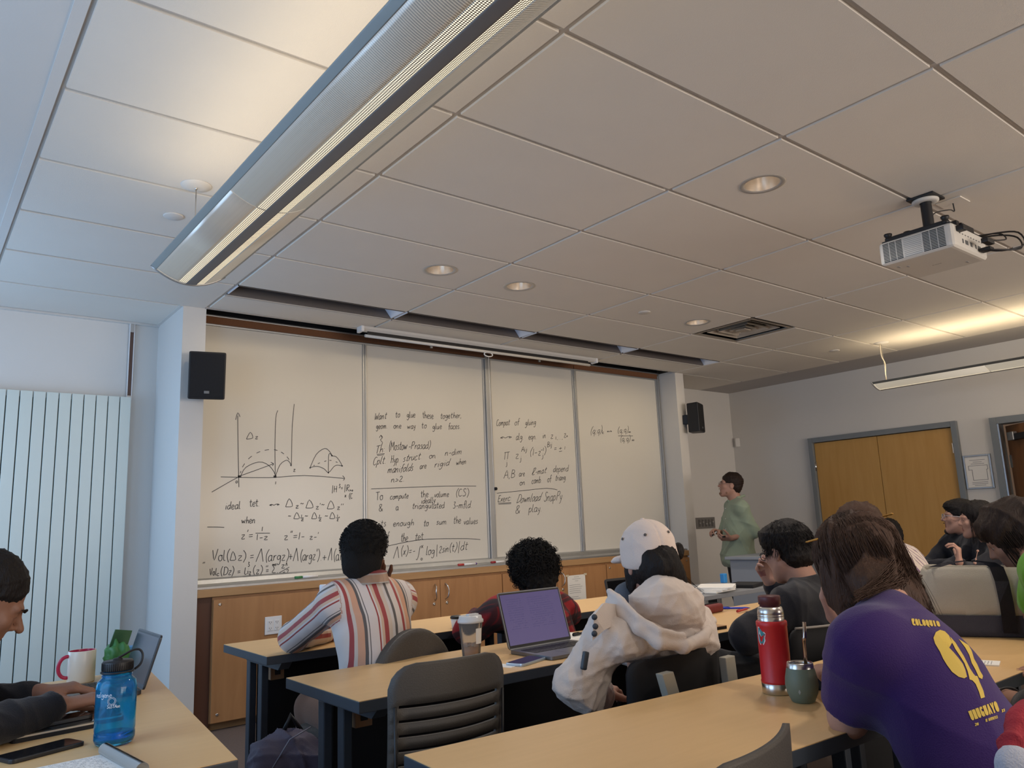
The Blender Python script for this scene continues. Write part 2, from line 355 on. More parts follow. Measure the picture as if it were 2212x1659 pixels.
# ---------------------------------------------------------------- handwriting: single-stroke letters on a 10-unit em
GL = {
'a': (5, "4,4 3,5 1,4 .5,2 1,0 2.5,0 4,2 4,5|4,2 4.3,0 5,.3"), 'b': (5, "1,9 .7,0|.8,2 2,4.5 4,4 4.4,2 3.5,0 1.5,-.2 .7,.6"),
'c': (4.2, "4,4 2.5,5 1,4 .5,2 1.2,0 3,-.2 4,.8"), 'd': (5, "4,4 2.5,4.6 1,3.6 .5,1.6 1.4,0 3,.4 4,2|4.4,9 4.1,3 4.3,0"),
'e': (4.2, "1,2.2 3.6,2.8 3.6,4 2.4,4.9 1,4 .5,2 1.2,.2 2.6,-.2 4,.8"), 'f': (3.6, "4,8.6 3,9.3 2,8 1.8,4 1.6,-1|.3,4.6 3.4,5"),
'g': (5, "4,4 2.6,4.8 1,3.8 .8,2 2,1 3.6,2 4.1,4.6 4.2,0 3.6,-2.6 2,-3.4 .6,-2.2"), 'h': (4.8, "1,9 .8,0|.9,2.4 2.4,4.4 3.6,4 3.9,2 4,0"),
'i': (2.2, "1,4.6 1,.6 1.6,0|1.1,6.6 1.2,7"), 'j': (2.6, "1.6,4.6 1.7,0 1.2,-2.6 0,-3|1.7,6.6 1.8,7"), 'k': (4.6, "1,9 .8,0|4,4.6 1,2.2 4,0"),
'l': (2.6, "1,9 .8,1.4 1.6,0 2.2,.4"), 'm': (7, ".6,4.6 .6,0|.7,2.6 1.8,4.6 3,4 3.1,0|3.2,2.6 4.4,4.6 5.6,4 5.8,.6 6.6,0"),
'n': (5, ".6,4.6 .6,0|.7,2.6 2,4.6 3.4,4 3.6,.6 4.4,0"), 'o': (4.6, "2.4,4.8 1,4 .5,2 1.4,0 3,0 4,1.8 3.6,4 2.2,4.8 4.4,4.4"),
'p': (4.8, "1,4.8 .8,-3.6|.9,2.6 2,4.6 3.8,4.2 4.2,2.2 3,.2 1,.4"), 'q': (4.8, "4,4.4 2.2,4.8 .7,3.2 .9,1 2.4,.4 4,2.4|4.1,4.6 4,-3.4"),
'r': (3.6, ".8,4.6 .8,0|.9,2.6 2,4.4 3.4,4.4"), 's': (3.6, "3.2,4.6 1.6,4.8 .8,3.6 2.4,2.4 3,1 1.8,0 .4,.4"),
't': (3.8, "2,8 1.7,1.4 2.4,0 3.4,.6|.2,5.4 3.8,5.6"), 'u': (5, ".7,4.6 .7,1.4 1.6,0 3,.6 3.8,2.4|3.9,4.6 3.9,.8 4.6,0"),
'v': (4.2, ".4,4.6 1.8,0 3.8,4.8"), 'w': (6.2, ".4,4.6 1.4,.2 2.8,3.6 4,.2 5.6,4.8"), 'x': (4.2, ".6,4.6 3.6,0|3.6,4.8 .4,0"),
'y': (4.4, ".6,4.6 1.8,1.2 3,1.6|3.8,4.8 2.6,-1.6 .8,-3.6"), 'z': (4.6, ".8,4.4 3.8,4.6 .8,.2 4.2,.2"),
'A': (6, ".4,0 3,9 5.4,0|1.4,3.4 4.8,3.6"), 'B': (5.4, "1,9 1,0|1,9 4,8.4 3.8,5.6 1.4,4.8 4.6,3.8 4.4,.8 1,0"), 'C': (5, "4.6,8 3,9 1.2,7.6 .5,4 1.4,.6 3.4,0 4.6,1.2"),
'D': (6.6, "1,9 1,0|.2,8.6 3,9 5.6,7 6,4 4.6,1 .6,0"), 'E': (5, "1,8.6 1,0|.6,8.6 4.4,8.8|1,4.6 3.8,4.8|.6,0 4.6,.4"), 'H': (5.6, "1,9 .8,0|4.8,9 4.6,0|.9,4.6 4.7,4.8"),
'L': (4.6, "1,9 .8,0 4.2,.3"), 'M': (7, ".6,0 1.2,8.6 3.4,3 5.8,8.8 6.2,0"), 'P': (5.4, "1,9 .8,0|.6,8.6 4,9 4.8,6.8 3.6,4.8 1,4.6"), 'R': (5.6, "1,9 .8,0|.6,8.6 4,9 4.6,6.8 3,4.8 1,4.6 5,0"),
'S': (5, "4.6,8 3,9.2 1.2,8 2,5.6 4.2,3.2 3.6,.6 1.6,-.2 .4,1.2"), 'T': (5.6, "3,8.8 2.8,0|.4,8.4 5.6,9"), 'V': (5.4, ".4,8.6 2.4,0 5.2,9.6"), 'W': (7.6, ".4,9 1.8,.2 3.8,6 5.2,.2 7.4,9"),
'Z': (5.6, ".6,8.6 5,8.8 .6,.2 5.2,.2|1.8,8.6 .2,.6"), '0': (4.4, "2.2,4 1,3 .8,1.2 1.8,0 3.2,.8 3.4,2.8 2.2,4"), '1': (2.6, "1.4,8 1.2,0"), '2': (4.6, ".8,6.6 2,8 3.8,7 3.2,4.4 .6,.4 4.4,.2"),
'3': (4.6, "1,8 3.6,8 2,5 4,3 3,.2 .6,.6"), '.': (2, ".8,0 1.1,.3"), ',': (2, "1,.6 .6,-1.2"), ':': (2.4, "1,.6 1.2,.9|1,4 1.2,4.3"), ';': (2.4, "1,.6 .6,-1|1,4 1.2,4.3"), '-': (4, ".6,2.8 3.4,3"), '=': (5, ".6,2 4.2,2.3|.6,4.2 4.2,4.5"),
'+': (5.4, "2.7,5.6 2.6,.4|.4,3 5,3.2"), '(': (3.2, "3,10 1.4,7 1,3 2.6,-1.6"), ')': (3.2, ".4,10 2.4,7 2.6,3 .6,-1.8"), '|': (2.4, "1.2,10 1,-1.4"), "'": (2, "1.2,10 .8,7.6"),
'"': (3, "1,10 .6,7.6|2.2,10 1.8,7.6"), '~': (5, ".4,2.4 1.6,3.8 3,2.4 4.4,3.6"), '&': (6, "5.2,0 1.6,5.4 2,8 4,8 3.4,5.6 .8,2.4 1.6,0 3.6,.4 5.2,3"), '^': (7, ".3,0 3,9.6 3.6,9.4 5.6,0"),
'#': (7.5, ".4,.2 3.4,8.4 6.4,1 .4,.2"), '>': (5, ".6,5 4,2.8 .6,.8"), '%': (6, ".4,2.2 1.2,4 2.4,2.4 3.6,4 4.8,2.4|.4,2.2 1.6,1|.4,2.2 1.8,3.4|6.8,2.6 4.8,2.4|5.6,4 7,2.6 5.6,1.2"),
'@': (6, "1.4,1 .4,2.4 1.6,3.8 3.4,1 5,1.6 4.8,3.6 3.4,3.6 1.4,1"), '$': (4.4, "3.6,9.4 .8,8.8 2.6,4.8 .6,.4 4.2,0"), '!': (6, "3.6,10 2.6,9.2 2.4,4 2,0 1,-1.8 0,-1"), '*': (6.4, "1.2,7.6 1.2,0|4.4,7.6 4.4,0|.2,7.4 6,7.8"),
'C|': (5, ""), ' ': (5, ""), '_': (2.2, ""), '<': (6, "1.6,1.4 .2,2.4 1.4,3.8|.2,2.4 1.6,3.4 2.8,1.8 4,3.4 5.2,2.2|4.6,3.6 6,2.4 4.8,1.2"), '/': (5, "4.4,8 .4,-.6"),
}
def _smooth(p):
    if len(p) < 3: return p
    out = []
    for i in range(len(p)-1):
        a, b, c, d = p[max(i-1, 0)], p[i], p[i+1], p[min(i+2, len(p)-1)]
        for t in (0, .34, .67):
            out.append(tuple(.5*((2*b[k])+(-a[k]+c[k])*t+(2*a[k]-5*b[k]+4*c[k]-d[k])*t*t+(-a[k]+3*b[k]-3*c[k]+d[k])*t**3) for k in (0, 1)))
    return out+[p[-1]]
RW = random.Random(3)
def letters(text):
    """strokes of the text laid along u from 0, heights in tenths of an em -> list of polylines, and total width"""
    u = 0; out = []
    for ch in text:
        w, s = GL.get(ch, GL['o']); j = RW.uniform(-.25, .25); sl = RW.uniform(-.03, .1)
        for st in [q for q in s.split('|') if q]:
            p = [tuple(map(float, q.split(','))) for q in st.split()]
            out.append(_smooth([(u+x+y*sl, y+j) for x, y in p]))
        u += w*RW.uniform(.92, 1.08)+.4
    return out, u
def ribbon(bm, pts, w, nrm):
    """flat stroke of width w on a plane with normal nrm"""
    pts = [Vector(p) for p in pts]; L = []
    for i, p in enumerate(pts):
        d = pts[min(i+1, len(pts)-1)]-pts[max(i-1, 0)]
        if d.length < 1e-7: d = Vector((1e-4, 0, 1e-4))
        s = d.normalized().cross(nrm)*w/2; L.append((bm.verts.new(p+s), bm.verts.new(p-s)))
    for a, b in zip(L, L[1:]): bm.faces.new((a[0], a[1], b[1], b[0]))

# ---------------------------------------------------------------- the whiteboard
BY = .845
wb = thing('whiteboard', 'wide whiteboard of four sliding panels covered in handwritten mathematics', 'whiteboard', (0, 0, 0))
px = [(0.03, 1.305), (1.33, 2.50), (2.58, 3.595), (3.64, 4.83)]
panels = []
for i, (a, b) in enumerate(px):
    y = BY+(.02 if i in (0, 3) else 0)
    p = bxo('whiteboard_panel', (a, b, BY, BY+.02, .925, 2.70), m_wb, wb); panels.append(p)
    bxo('frame_rail', (a-.012, a+.004, BY-.012, BY+.02, .92, 2.70), m_alu, p, .003); bxo('frame_rail', (b-.004, b+.012, BY-.012, BY+.02, .92, 2.70), m_alu, p, .003)
for x0, x1, y0 in ((2.512, 2.54, -.03), (2.545, 2.568, -.02), (3.607, 3.618, -.02), (4.842, 4.858, -.03), (4.862, 4.877, -.02), (0.0, .018, -.03), (1.318, 1.324, -.015)): bxo('divider_rail', (x0, x1, BY+y0, BY+.03, .90, 2.735), m_alu, wb, .002)
bxo('cork_strip', (.03, 4.85, BY-.02, BY, 2.700, 2.755), m_cork, wb)
bm = bmesh.new()
for d in ((.0, 4.877, BY-.03, BY+.01, 2.755, 2.768), (0, 4.877, BY-.028, BY+.01, 2.690, 2.702)): box(bm, *d)
bevel(bm, .003); obj('header_rail', bm, m_alu, wb)
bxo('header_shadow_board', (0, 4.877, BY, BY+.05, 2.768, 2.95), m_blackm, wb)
bm = bmesh.new(); prism(bm, [(BY, .935), (BY-.035, .925), (BY-.05, .90), (BY-.21, .895), (BY-.225, .89), (BY-.225, .877), (BY, .877)], 0.0, 4.877, axis='x')
obj('marker_tray', bm, m_alu, wb)
bm = bmesh.new(); lathe(bm, [(0, 0), (.014, 0), (.014, .02), (.008, .026), (0, .026)], 16); o = obj('bumper_knob', bm, m_blackm, wb, (2.585, BY-.012, 1.525), (math.pi/2, 0, 0))
INK = [bmesh.new() for _ in range(4)]
def pan(px_): return 0 if px_ < 786 else 1 if px_ < 1052 else 2 if px_ < 1236 else 3
def P2(px_, py_):
    p = at(px_, py_, 'y', BY-.0015); return (p[0], p[1], p[2])
NB = Vector((0, -1, 0))
def stroke(pts, w=.0046, sm=True):
    if sm and len(pts) > 2: pts = _smooth([tuple(map(float, p)) for p in pts])
    ribbon(INK[pan(pts[0][0])], [P2(*p) for p in pts], w, NB)
def write(text, x0, y0, x1, y1, h, w=.0046):
    """text from pixel (x0,y0) to (x1,y1) along its baseline; h = pixels of one em"""
    st, W_ = letters(text); k = pan(x0)
    up = (-(y1-y0)*.05, -1.0)
    for s in st:
        ribbon(INK[k], [P2(x0+(x1-x0)*u/W_+up[0]*v/10*h, y0+(y1-y0)*u/W_-v/10*h) for u, v in s], w, NB)
def dash(pts, n, duty=.55):
    q = _smooth([tuple(map(float, p)) for p in pts]); q = _smooth(q); L = len(q)
    for k in range(n):
        a = int(L*k/n); b = max(a+2, int(L*(k+duty)/n)); stroke(q[a:b], sm=False)
def Z1(sx, sy): return (430+sx/3.95, 860+sy/3.95)
def S1(s, **k): stroke([Z1(*map(float, q.split(','))) for q in s.split()], **k)
# panel 1 drawing
for s in ("340,760 335,500 330,150", "312,185 330,125 350,160", "650,670 648,400 655,170 672,105", "788,575 792,350 798,200 812,50",
          "185,672 600,678 900,660 1240,685", "1225,662 1243,685 1230,702", "108,802 250,720 345,668", "360,660 500,610 635,560", "612,548 636,560 625,578",
          "355,665 400,590 510,545 590,570 640,630 650,668", "652,668 690,570 745,530 775,550 788,580 778,570", "948,592 1000,480 1070,430 1110,450 1135,490",
          "1104,636 1104,560 1108,480 1125,478 1134,492 1170,500 1205,545 1220,578", "948,592 1010,582 1070,605 1104,636 1150,585 1180,572 1220,578",
          "70,1100 150,1100 215,1103"): S1(s)
for s in ((355, 640), (780, 545)): pass
dash([Z1(352, 640), Z1(370, 590), Z1(420, 520), Z1(490, 470), Z1(560, 445), Z1(640, 440), Z1(700, 460), Z1(750, 500), Z1(785, 550)], 8)
dash([Z1(975, 578), Z1(1050, 545), Z1(1130, 532), Z1(1200, 558)], 5)
for c, r in ((Z1(346, 668), 3.6), (Z1(648, 670), 3.2), (Z1(1104, 636), 1.4), (Z1(948, 594), 1.4), (Z1(1134, 491), 1.4), (Z1(1221, 578), 1.4)):
    stroke([(c[0]-r, c[1]), (c[0]+r, c[1])], w=.016 if r > 2 else .011, sm=False)
def w1(t, x0, y0, x1, y1, h): a, b = Z1(x0, y0), Z1(x1, y1); write(t, a[0], a[1], b[0], b[1], h/3.95)
w1('#', 400, 350, 470, 345, 68); w1('z', 475, 350, 505, 348, 45); w1('0', 308, 724, 334, 724, 50); w1('1', 648, 735, 658, 735, 30); w1('z', 802, 628, 826, 628, 45)
w1('|H', 1132, 803, 1180, 803, 60); w1('3', 1190, 765, 1208, 765, 38); w1('=', 1210, 782, 1232, 780, 42); w1('|R', 1238, 795, 1285, 795, 60); w1('>0', 1282, 796, 1316, 795, 30)
w1('x', 1240, 845, 1258, 845, 42); w1('(C', 1278, 858, 1310, 855, 48)
w1('ideal', 222, 950, 356, 944, 72); w1('tet.', 428, 925, 520, 922, 72); w1('<', 597, 925, 682, 918, 50)
for x, s in ((735, 'z'), (908, "z'"), (1090, "z''")):
    w1('#', x, 930+(x-735)*.05, x+82, 930+(x-735)*.05, 85); w1(s, x+85, 942+(x-735)*.03, x+110+12*len(s), 940+(x-735)*.03, 50)
w1('~', 862, 916, 900, 914, 50); w1('~', 1042, 924, 1078, 922, 50)
for x, s in ((805, 'z'), (958, 'z'), (1112, "z'")):
    w1('#', x, 1030, x+58, 1032, 66); w1('1', x+64, 1015, x+76, 1015, 26); S1('%d,1022 %d,1020' % (x+58, x+88)); w1(s, x+62, 1048, x+90, 1048, 38)
for x in (758, 902, 1072): w1('~', x, 1020, x+32, 1018, 46)
w1('when', 362, 1070, 482, 1066, 66)
w1("z'=", 355, 1202, 468, 1196, 78); S1('482,1152 605,1152'); w1('1', 530, 1135, 548, 1135, 46); w1('1-z', 485, 1210, 595, 1208, 62)
w1('z"=1-', 722, 1208, 905, 1205, 74); w1("z-'", 940, 1206, 1022, 1202, 58)
w1('Vol(', 108, 1385, 262, 1385, 100); w1('#', 262, 1385, 328, 1385, 92); w1('z)', 326, 1385, 408, 1385, 88); w1('=', 430, 1380, 475, 1378, 90); w1('^', 482, 1398, 560, 1396, 105)
w1('(argz)', 560, 1390, 770, 1382, 98); w1('+', 765, 1380, 800, 1378, 90); w1('^', 800, 1392, 858, 1390, 105); w1("(argz')", 860, 1385, 1030, 1380, 96); w1('.+', 1034, 1385, 1090, 1383, 80); w1('^(arg', 1098, 1386, 1260, 1382, 100)
w1('{' if '{' in GL else '3', 415, 1437, 432, 1437, 46); w1('"', 20, 1450, 50, 1446, 50)
w1('Vol', 90, 1512, 150, 1508, 66); w1('c', 150, 1516, 172, 1516, 40); w1('(Dz)', 180, 1512, 300, 1506, 76); w1('=', 325, 1502, 358, 1500, 62); w1('Li', 385, 1502, 425, 1500, 62); w1('2', 425, 1508, 445, 1506, 34)
w1('(z)', 455, 1500, 545, 1496, 72); w1('"', 558, 1478, 588, 1474, 46); w1('=', 566, 1492, 600, 1490, 62); w1('$', 618, 1490, 660, 1488, 74); w1('@', 622, 1434, 664, 1432, 46); w1('n=1', 618, 1516, 676, 1514, 34)
w1('z', 698, 1452, 735, 1450, 62); w1('^', 738, 1430, 756, 1430, 26); S1('685,1490 770,1442'); w1('n2', 712, 1508, 768, 1502, 52)
# panel 2
def Z2(sx, sy): return (780+sx/4.366, 870+sy/4.366)
def w2(t, x0, y0, x1, y1, h): a, b = Z2(x0, y0), Z2(x1, y1); write(t, a[0], a[1], b[0], b[1], h/4.366)
def S2(s, **k): stroke([Z2(*map(float, q.split(','))) for q in s.split()], **k)
for t in (("Want", 122, 165, 240, 148, 72), ("to", 322, 140, 370, 135, 66), ("glue", 430, 142, 512, 138, 66), ("these", 580, 145, 686, 150, 72), ("together,", 745, 150, 950, 142, 62),
          ("geom.", 140, 248, 250, 240, 62), ("one", 305, 242, 380, 240, 60), ("way", 435, 245, 515, 242, 60), ("to", 568, 240, 618, 238, 62), ("glue", 672, 250, 762, 246, 62), ("faces.", 822, 248, 940, 245, 62),
          ("Th:", 128, 480, 225, 465, 82), ("(Mostow", 258, 450, 432, 440, 92), ("-Prasad)", 445, 440, 655, 428, 76),
          ("Cplt.", 108, 590, 235, 570, 82), ("Hyp.", 278, 570, 362, 560, 80), ("struct.", 392, 555, 572, 530, 76), ("on", 638, 525, 710, 520, 60), ("n-dim", 788, 500, 948, 484, 66),
          ("manifolds", 245, 665, 490, 640, 80), ("are", 552, 625, 615, 615, 62), ("rigid", 688, 612, 832, 590, 72), ("when", 895, 588, 992, 574, 62), ("n>2.", 280, 752, 412, 742, 66),
          ("To", 135, 918, 208, 915, 86), ("compute", 272, 912, 446, 898, 60), ("the", 560, 892, 636, 888, 72), ("volume", 690, 892, 830, 885, 62), ("(CS)", 888, 885, 1022, 878, 76),
          ("ideally", 565, 950, 702, 940, 62), ("&", 165, 1022, 210, 1020, 78), ("a", 326, 1012, 356, 1012, 66), ("triangulated", 480, 1000, 788, 992, 66), ("3-mfld.", 862, 998, 1048, 990, 74),
          ("its", 168, 1172, 236, 1166, 76), ("enough", 300, 1165, 500, 1155, 66), ("to", 586, 1166, 640, 1160, 70), ("sum", 708, 1150, 806, 1144, 62), ("the", 868, 1140, 945, 1134, 78), ("values", 968, 1146, 1100, 1138, 66),
          ("of", 215, 1300, 270, 1296, 84), ("the", 374, 1310, 444, 1306, 92), ("tet", 505, 1296, 588, 1290, 80),
          ("^", 302, 1468, 372, 1460, 104), ("(x)=", 372, 1440, 478, 1430, 92), ("-", 486, 1420, 516, 1415, 60), ("!", 520, 1465, 572, 1455, 104), ("x", 564, 1372, 590, 1368, 56), ("0", 560, 1486, 586, 1484, 50),
          ("log", 608, 1438, 694, 1430, 92), ("|", 706, 1440, 730, 1440, 100), ("2sin", 732, 1418, 826, 1404, 80), ("(t)", 828, 1405, 905, 1395, 84), ("|", 908, 1408, 935, 1406, 100), ("dt", 935, 1394, 1004, 1384, 90)): w2(*t)
for s in ("192,400 202,375 182,350 198,335 188,308", "172,330 188,306 204,328", "148,488 222,478", "152,498 218,490", "95,812 400,800 800,786 1085,786", "200,1362 500,1300 700,1284 1000,1282 1125,1290"): S2(s)
# panels 3 and 4
def Z3(sx, sy): return (1050+sx/5.924, 880+sy/5.924)
def w3(t, x0, y0, x1, y1, h): a, b = Z3(x0, y0), Z3(x1, y1); write(t, a[0], a[1], b[0], b[1], h/5.924)
def S3(s, **k): stroke([Z3(*map(float, q.split(','))) for q in s.split()], **k)
for t in (("Compat.", 128, 238, 312, 222, 88), ("of", 362, 230, 425, 222, 88), ("gluing", 498, 232, 640, 218, 88), ("<", 172, 412, 340, 400, 86), ("alg.", 380, 418, 482, 410, 96), ("eqn.", 542, 412, 650, 404, 86), ("in", 722, 396, 766, 392, 84),
          ("z", 822, 402, 866, 400, 105), ("1,...,", 885, 412, 990, 408, 50), ("z", 992, 384, 1030, 382, 105), ("n", 1028, 382, 1048, 380, 40),
          ("*", 222, 672, 300, 664, 120), ("j", 252, 735, 280, 735, 80), ("z", 372, 655, 424, 652, 120), ("j", 432, 680, 458, 678, 78), ("Aij", 448, 570, 524, 560, 72), ("(1-", 552, 622, 660, 610, 108), ("z", 662, 615, 706, 612, 110), ("j", 712, 640, 738, 638, 72), ("-1", 700, 560, 742, 556, 50), (")", 742, 595, 772, 590, 100),
          ("Bij", 778, 508, 846, 500, 72), ("=", 866, 560, 908, 556, 88), ("+", 930, 545, 976, 540, 66), ("1", 998, 540, 1016, 538, 50), ("A,B", 222, 912, 370, 900, 112), ("are", 420, 885, 496, 878, 84), ("Z-mat.", 585, 865, 782, 835, 92), ("depend", 855, 828, 1055, 815, 92),
          ("on", 428, 996, 500, 988, 84), ("comb.", 582, 975, 716, 962, 92), ("of", 782, 958, 836, 950, 92), ("triang.", 884, 940, 1030, 926, 88), ("Exerc:", 145, 1210, 326, 1192, 92), ("Download", 385, 1225, 695, 1190, 118), ("SnapPy", 738, 1200, 972, 1184, 128), ("&", 368, 1358, 442, 1352, 118), ("play.", 540, 1340, 718, 1330, 110),
          ("(q;q)", 1330, 345, 1482, 325, 100), ("k", 1482, 340, 1512, 338, 52), ("<", 1548, 325, 1612, 320, 56), ("(q;q)", 1680, 330, 1822, 316, 84), ("@", 1820, 328, 1858, 326, 46), ("(q;q)", 1712, 440, 1850, 432, 84), ("@", 1866, 432, 1904, 430, 50)): w3(*t)
for s in ("140,1098 500,1062 780,1035 912,1056", "155,1226 322,1218", "158,1240 320,1232", "1690,364 1880,364", "934,566 972,560"): S3(s)
for i, b in enumerate(INK): obj('handwriting', b, m_ink, panels[i])['kind'] = 'stuff'
# ledge and cabinets under the board
tag(bxo('wooden_ledge', (0.0, 4.877, .60, .86, .825, .876), m_ledge, None, .004), 'long oak ledge running below the whiteboard tray', 'ledge')
def cab_unit(x0, x1, label, doors):
    t = thing('cabinet', label, 'cabinet', (x0, .6, 0), 0, 'wooden cabinets under the whiteboard')
    w = x1-x0
    bxo('cabinet_body', (.001, w-.001, .022, .27, .05, .822), m_cab, t)
    bxo('toe_kick', (0, w, .06, .10, 0, .055), m_ledge, t)
    xs = [(0.004, w/2-.002), (w/2+.002, w-.004)] if doors else [(.004, w-.004)]
    for k, (a, b) in enumerate(xs):
        d = bxo('door' if doors else 'front_panel', (a, b, 0, .02, .052, .806), m_cab, t, .0015)
        if doors:
            hx = (b-.045) if k == 0 else (a+.045)
            bm = bmesh.new(); tube(bm, [(hx, 0, .775), (hx+(.006 if k else -.006), -.028, .755), (hx+(.012 if k else -.012), -.034, .715), (hx+(.006 if k else -.006), -.028, .675), (hx, 0, .655)], .005, 8); obj('handle', bm, m_steel, d)
            bm = bmesh.new(); lathe(bm, [(0, 0), (.011, 0), (.011, .004), (.004, .004), (0, .001)], 16); obj('lock', bm, m_steel, d, (hx+(.012 if k else -.012), -.0, .628), (math.pi/2, 0, 0))
        else:
            for lx, lz in ((.045, .775), (.045, .10), (w-.05, .775), (w-.05, .10)):
                bm = bmesh.new(); lathe(bm, [(0, 0), (.009, 0), (.009, .003), (.004, .003), (0, .0005)], 16); obj('lock', bm, m_steel, d, (lx, 0, lz), (math.pi/2, 0, 0))
    return t
bxo_ = tag(bxo('filler_strip', (0.0, .10, .63, .88, 0, .822), mat('dark_cherry', (.10, .042, .025), .5), None), 'dark reddish filler strip left of the first cabinet', 'panel')
cab_unit(.10, 1.225, 'leftmost cabinet, plain panel with two cover screws and outlets', False)
cab_unit(1.225, 2.452, 'cabinet with two curved steel door handles side by side', True)
cab_unit(2.452, 3.672, 'cabinet with a paper notice taped on its right door', True)
cab_unit(3.672, 4.877, 'rightmost cabinet, plain panel beside the taped notice', False)
# notice
nt_ = thing('paper_notice', 'white printed notice taped on the cabinet door', 'notice', (3.285, .598, .595))
bxo('sheet', (-.108, .108, -.002, -.0005, -.135, .145), m_paper, nt_)
bm = bmesh.new()
for k in range(15):
    z_ = .13-.017*k; w_ = (.03, .05, .02)[k] if k < 3 else RW.uniform(.05, .09)
    if k in (3, 9): continue
    box(bm, -.09 if k > 2 else -w_, -.09+2*w_ if k > 2 else w_, -.0028, -.0019, z_-.0025, z_)
obj('print', bm, MATS['grey_print'], nt_)
for x_, z_ in ((-.11, .145), (.11, .145), (-.11, -.135), (.11, -.14)): bxo('tape', (x_-.018, x_+.018, -.0035, -.0015, z_-.008, z_+.008), mat('tape', (.62, .55, .40), .4), nt_)
# outlets
def outlet(name, label, x, z, w, h, m, n):
    t = thing(name, label, 'outlet', (x, .599, z))
    bxo('face_plate', (-w/2, w/2, -.006, 0, -h/2, h/2), m, t, .002)
    for k in range(n):
        cx = (k-(n-1)/2)*.046
        bxo('receptacle', (cx-.017, cx+.017, -.009, -.005, -.034, .034), m, t, .002)
        for sz in (-.019, .019):
            bm = bmesh.new(); box(bm, cx-.008, cx-.0055, -.0096, -.008, sz-.002, sz+.007); box(bm, cx+.0055, cx+.008, -.0096, -.008, sz-.002, sz+.006); box(bm, cx-.002, cx+.002, -.0096, -.008, sz-.009, sz-.005)
            obj('slots', bm, m_blackm, t)
outlet('wall_outlet', 'white double outlet plate on the leftmost cabinet panel', .50, Z0-.598, .115, .115, m_white, 2)
outlet('wall_outlet', 'ivory outlet plate with a yellow tab near the striped elbow', .752, Z0-.585, .085, .115, mat('ivory_plastic', (.62, .50, .25), .4), 1)
outlet('wall_outlet', 'left white plate of the pair on the rightmost cabinet', 3.80, Z0-.62, .085, .115, m_white, 1)
outlet('wall_outlet', 'right white plate of the pair on the rightmost cabinet', 4.0, Z0-.60, .085, .115, m_white, 1)
# markers on the tray
def marker(x0, x1, y, z, label, cap, n2=None):
    t = thing('marker', label, 'marker', (x0, y, z+.009))
    L = x1-x0
    bm = bmesh.new(); tube(bm, [(.3*L, 0, 0), (L, 0, 0)], .0085, 10); obj('barrel', bm, m_white, t)
    bm = bmesh.new(); tube(bm, [(0, 0, 0), (.32*L, 0, 0)], .0092, 10); obj('cap', bm, cap, t)
    if n2: bm = bmesh.new(); tube(bm, [(L, 0, 0), (L+.012, 0, 0)], .0085, 10); obj('end_plug', bm, n2, t)
marker(.66, .83, .625, .897, 'green-capped white marker on the tray left of the bottle', mat('marker_green', (.05, .22, .08), .4))
marker(2.03, 2.20, .625, .897, 'red-capped marker on the tray left of the curly head', mat('marker_red', (.45, .04, .04), .4), mat('marker_purple', (.12, .05, .25), .4))
marker(2.36, 2.50, .625, .897, 'marker with a dark red cap just left of the curly hair', mat('marker_darkred', (.30, .02, .03), .4))
# projection screen case
t = thing('projection_screen', 'rolled-up white projection screen hung over the whiteboard', 'screen', (0, .52, CZ))
bm = bmesh.new(); prism(bm, [(-.035, 0), (.035, 0), (.035, -.02), (.02, -.035), (-.02, -.035), (-.035, -.02)], 1.12, 3.60, axis='x'); obj('housing', bm, mat('screen_case', (.60, .59, .57), .4), t)
bm = bmesh.new(); tube(bm, [(1.15, -.015, -.072), (3.52, -.015, -.072)], .012, 10); obj('bottom_bar', bm, mat('screen_case', (0, 0, 0)), t)
bxo('screen_fabric', (1.17, 3.50, -.017, -.013, -.07, -.03), m_black, t)
for x_ in (1.12, 3.60): bxo('end_cap', (x_-.012, x_+.012, -.04, .04, -.045, 0), m_white, t, .004)
bm = bmesh.new(); tube(bm, [(2.32+.045*math.cos(a), -.015, -.095+.018*math.sin(a)) for a in [2*math.pi*k/16 for k in range(17)]], .005, 6); tube(bm, [(2.32, -.015, -.11), (2.325, -.015, -.9), (2.335, -.01, -1.45)], .0018, 5)
obj('pull_ring', bm, m_white, t)
for x_ in (1.75, 2.9): bxo('bracket', (x_-.01, x_+.01, -.012, .0, -.10, -.06), m_aludark, t)
# loudspeakers
def speaker(loc, rz, label, tilt=0):
    t = thing('loudspeaker', label, 'speaker', loc, rz)
    bm = bmesh.new(); prism(bm, [(-.075, .13), (-.115, 0), (.115, 0), (.075, .13)], -.155, .155); bevel(bm, .012, 3); c = obj('cabinet', bm, m_black, t)
    bm = bmesh.new(); prism(bm, [(-.105, -.004), (.105, -.004), (.105, .004), (-.105, .004)], -.145, .145); bevel(bm, .004)
    obj('grille', bm, mat('speaker_grille', (.010, .010, .012), .8, bump=.6, bscale=500), t)
    bxo('badge', (-.016, .016, -.007, -.003, -.118, -.10), m_aludark, t, .001)
    bxo('bracket', (-.03, .03, .125, .195, -.06, .04), m_black, t, .006)
    t.rotation_euler = (math.radians(tilt), 0, rz)
speaker((-.035, .42, Z0+1.035), math.radians(-14), 'black loudspeaker on the left pilaster beside the board', 9)
speaker((5.045, .43, Z0+1.035), math.radians(24), 'black loudspeaker on the right pilaster beside the board')
for x_, z_ in ((4.90, 0), (4.91, 0)): pass
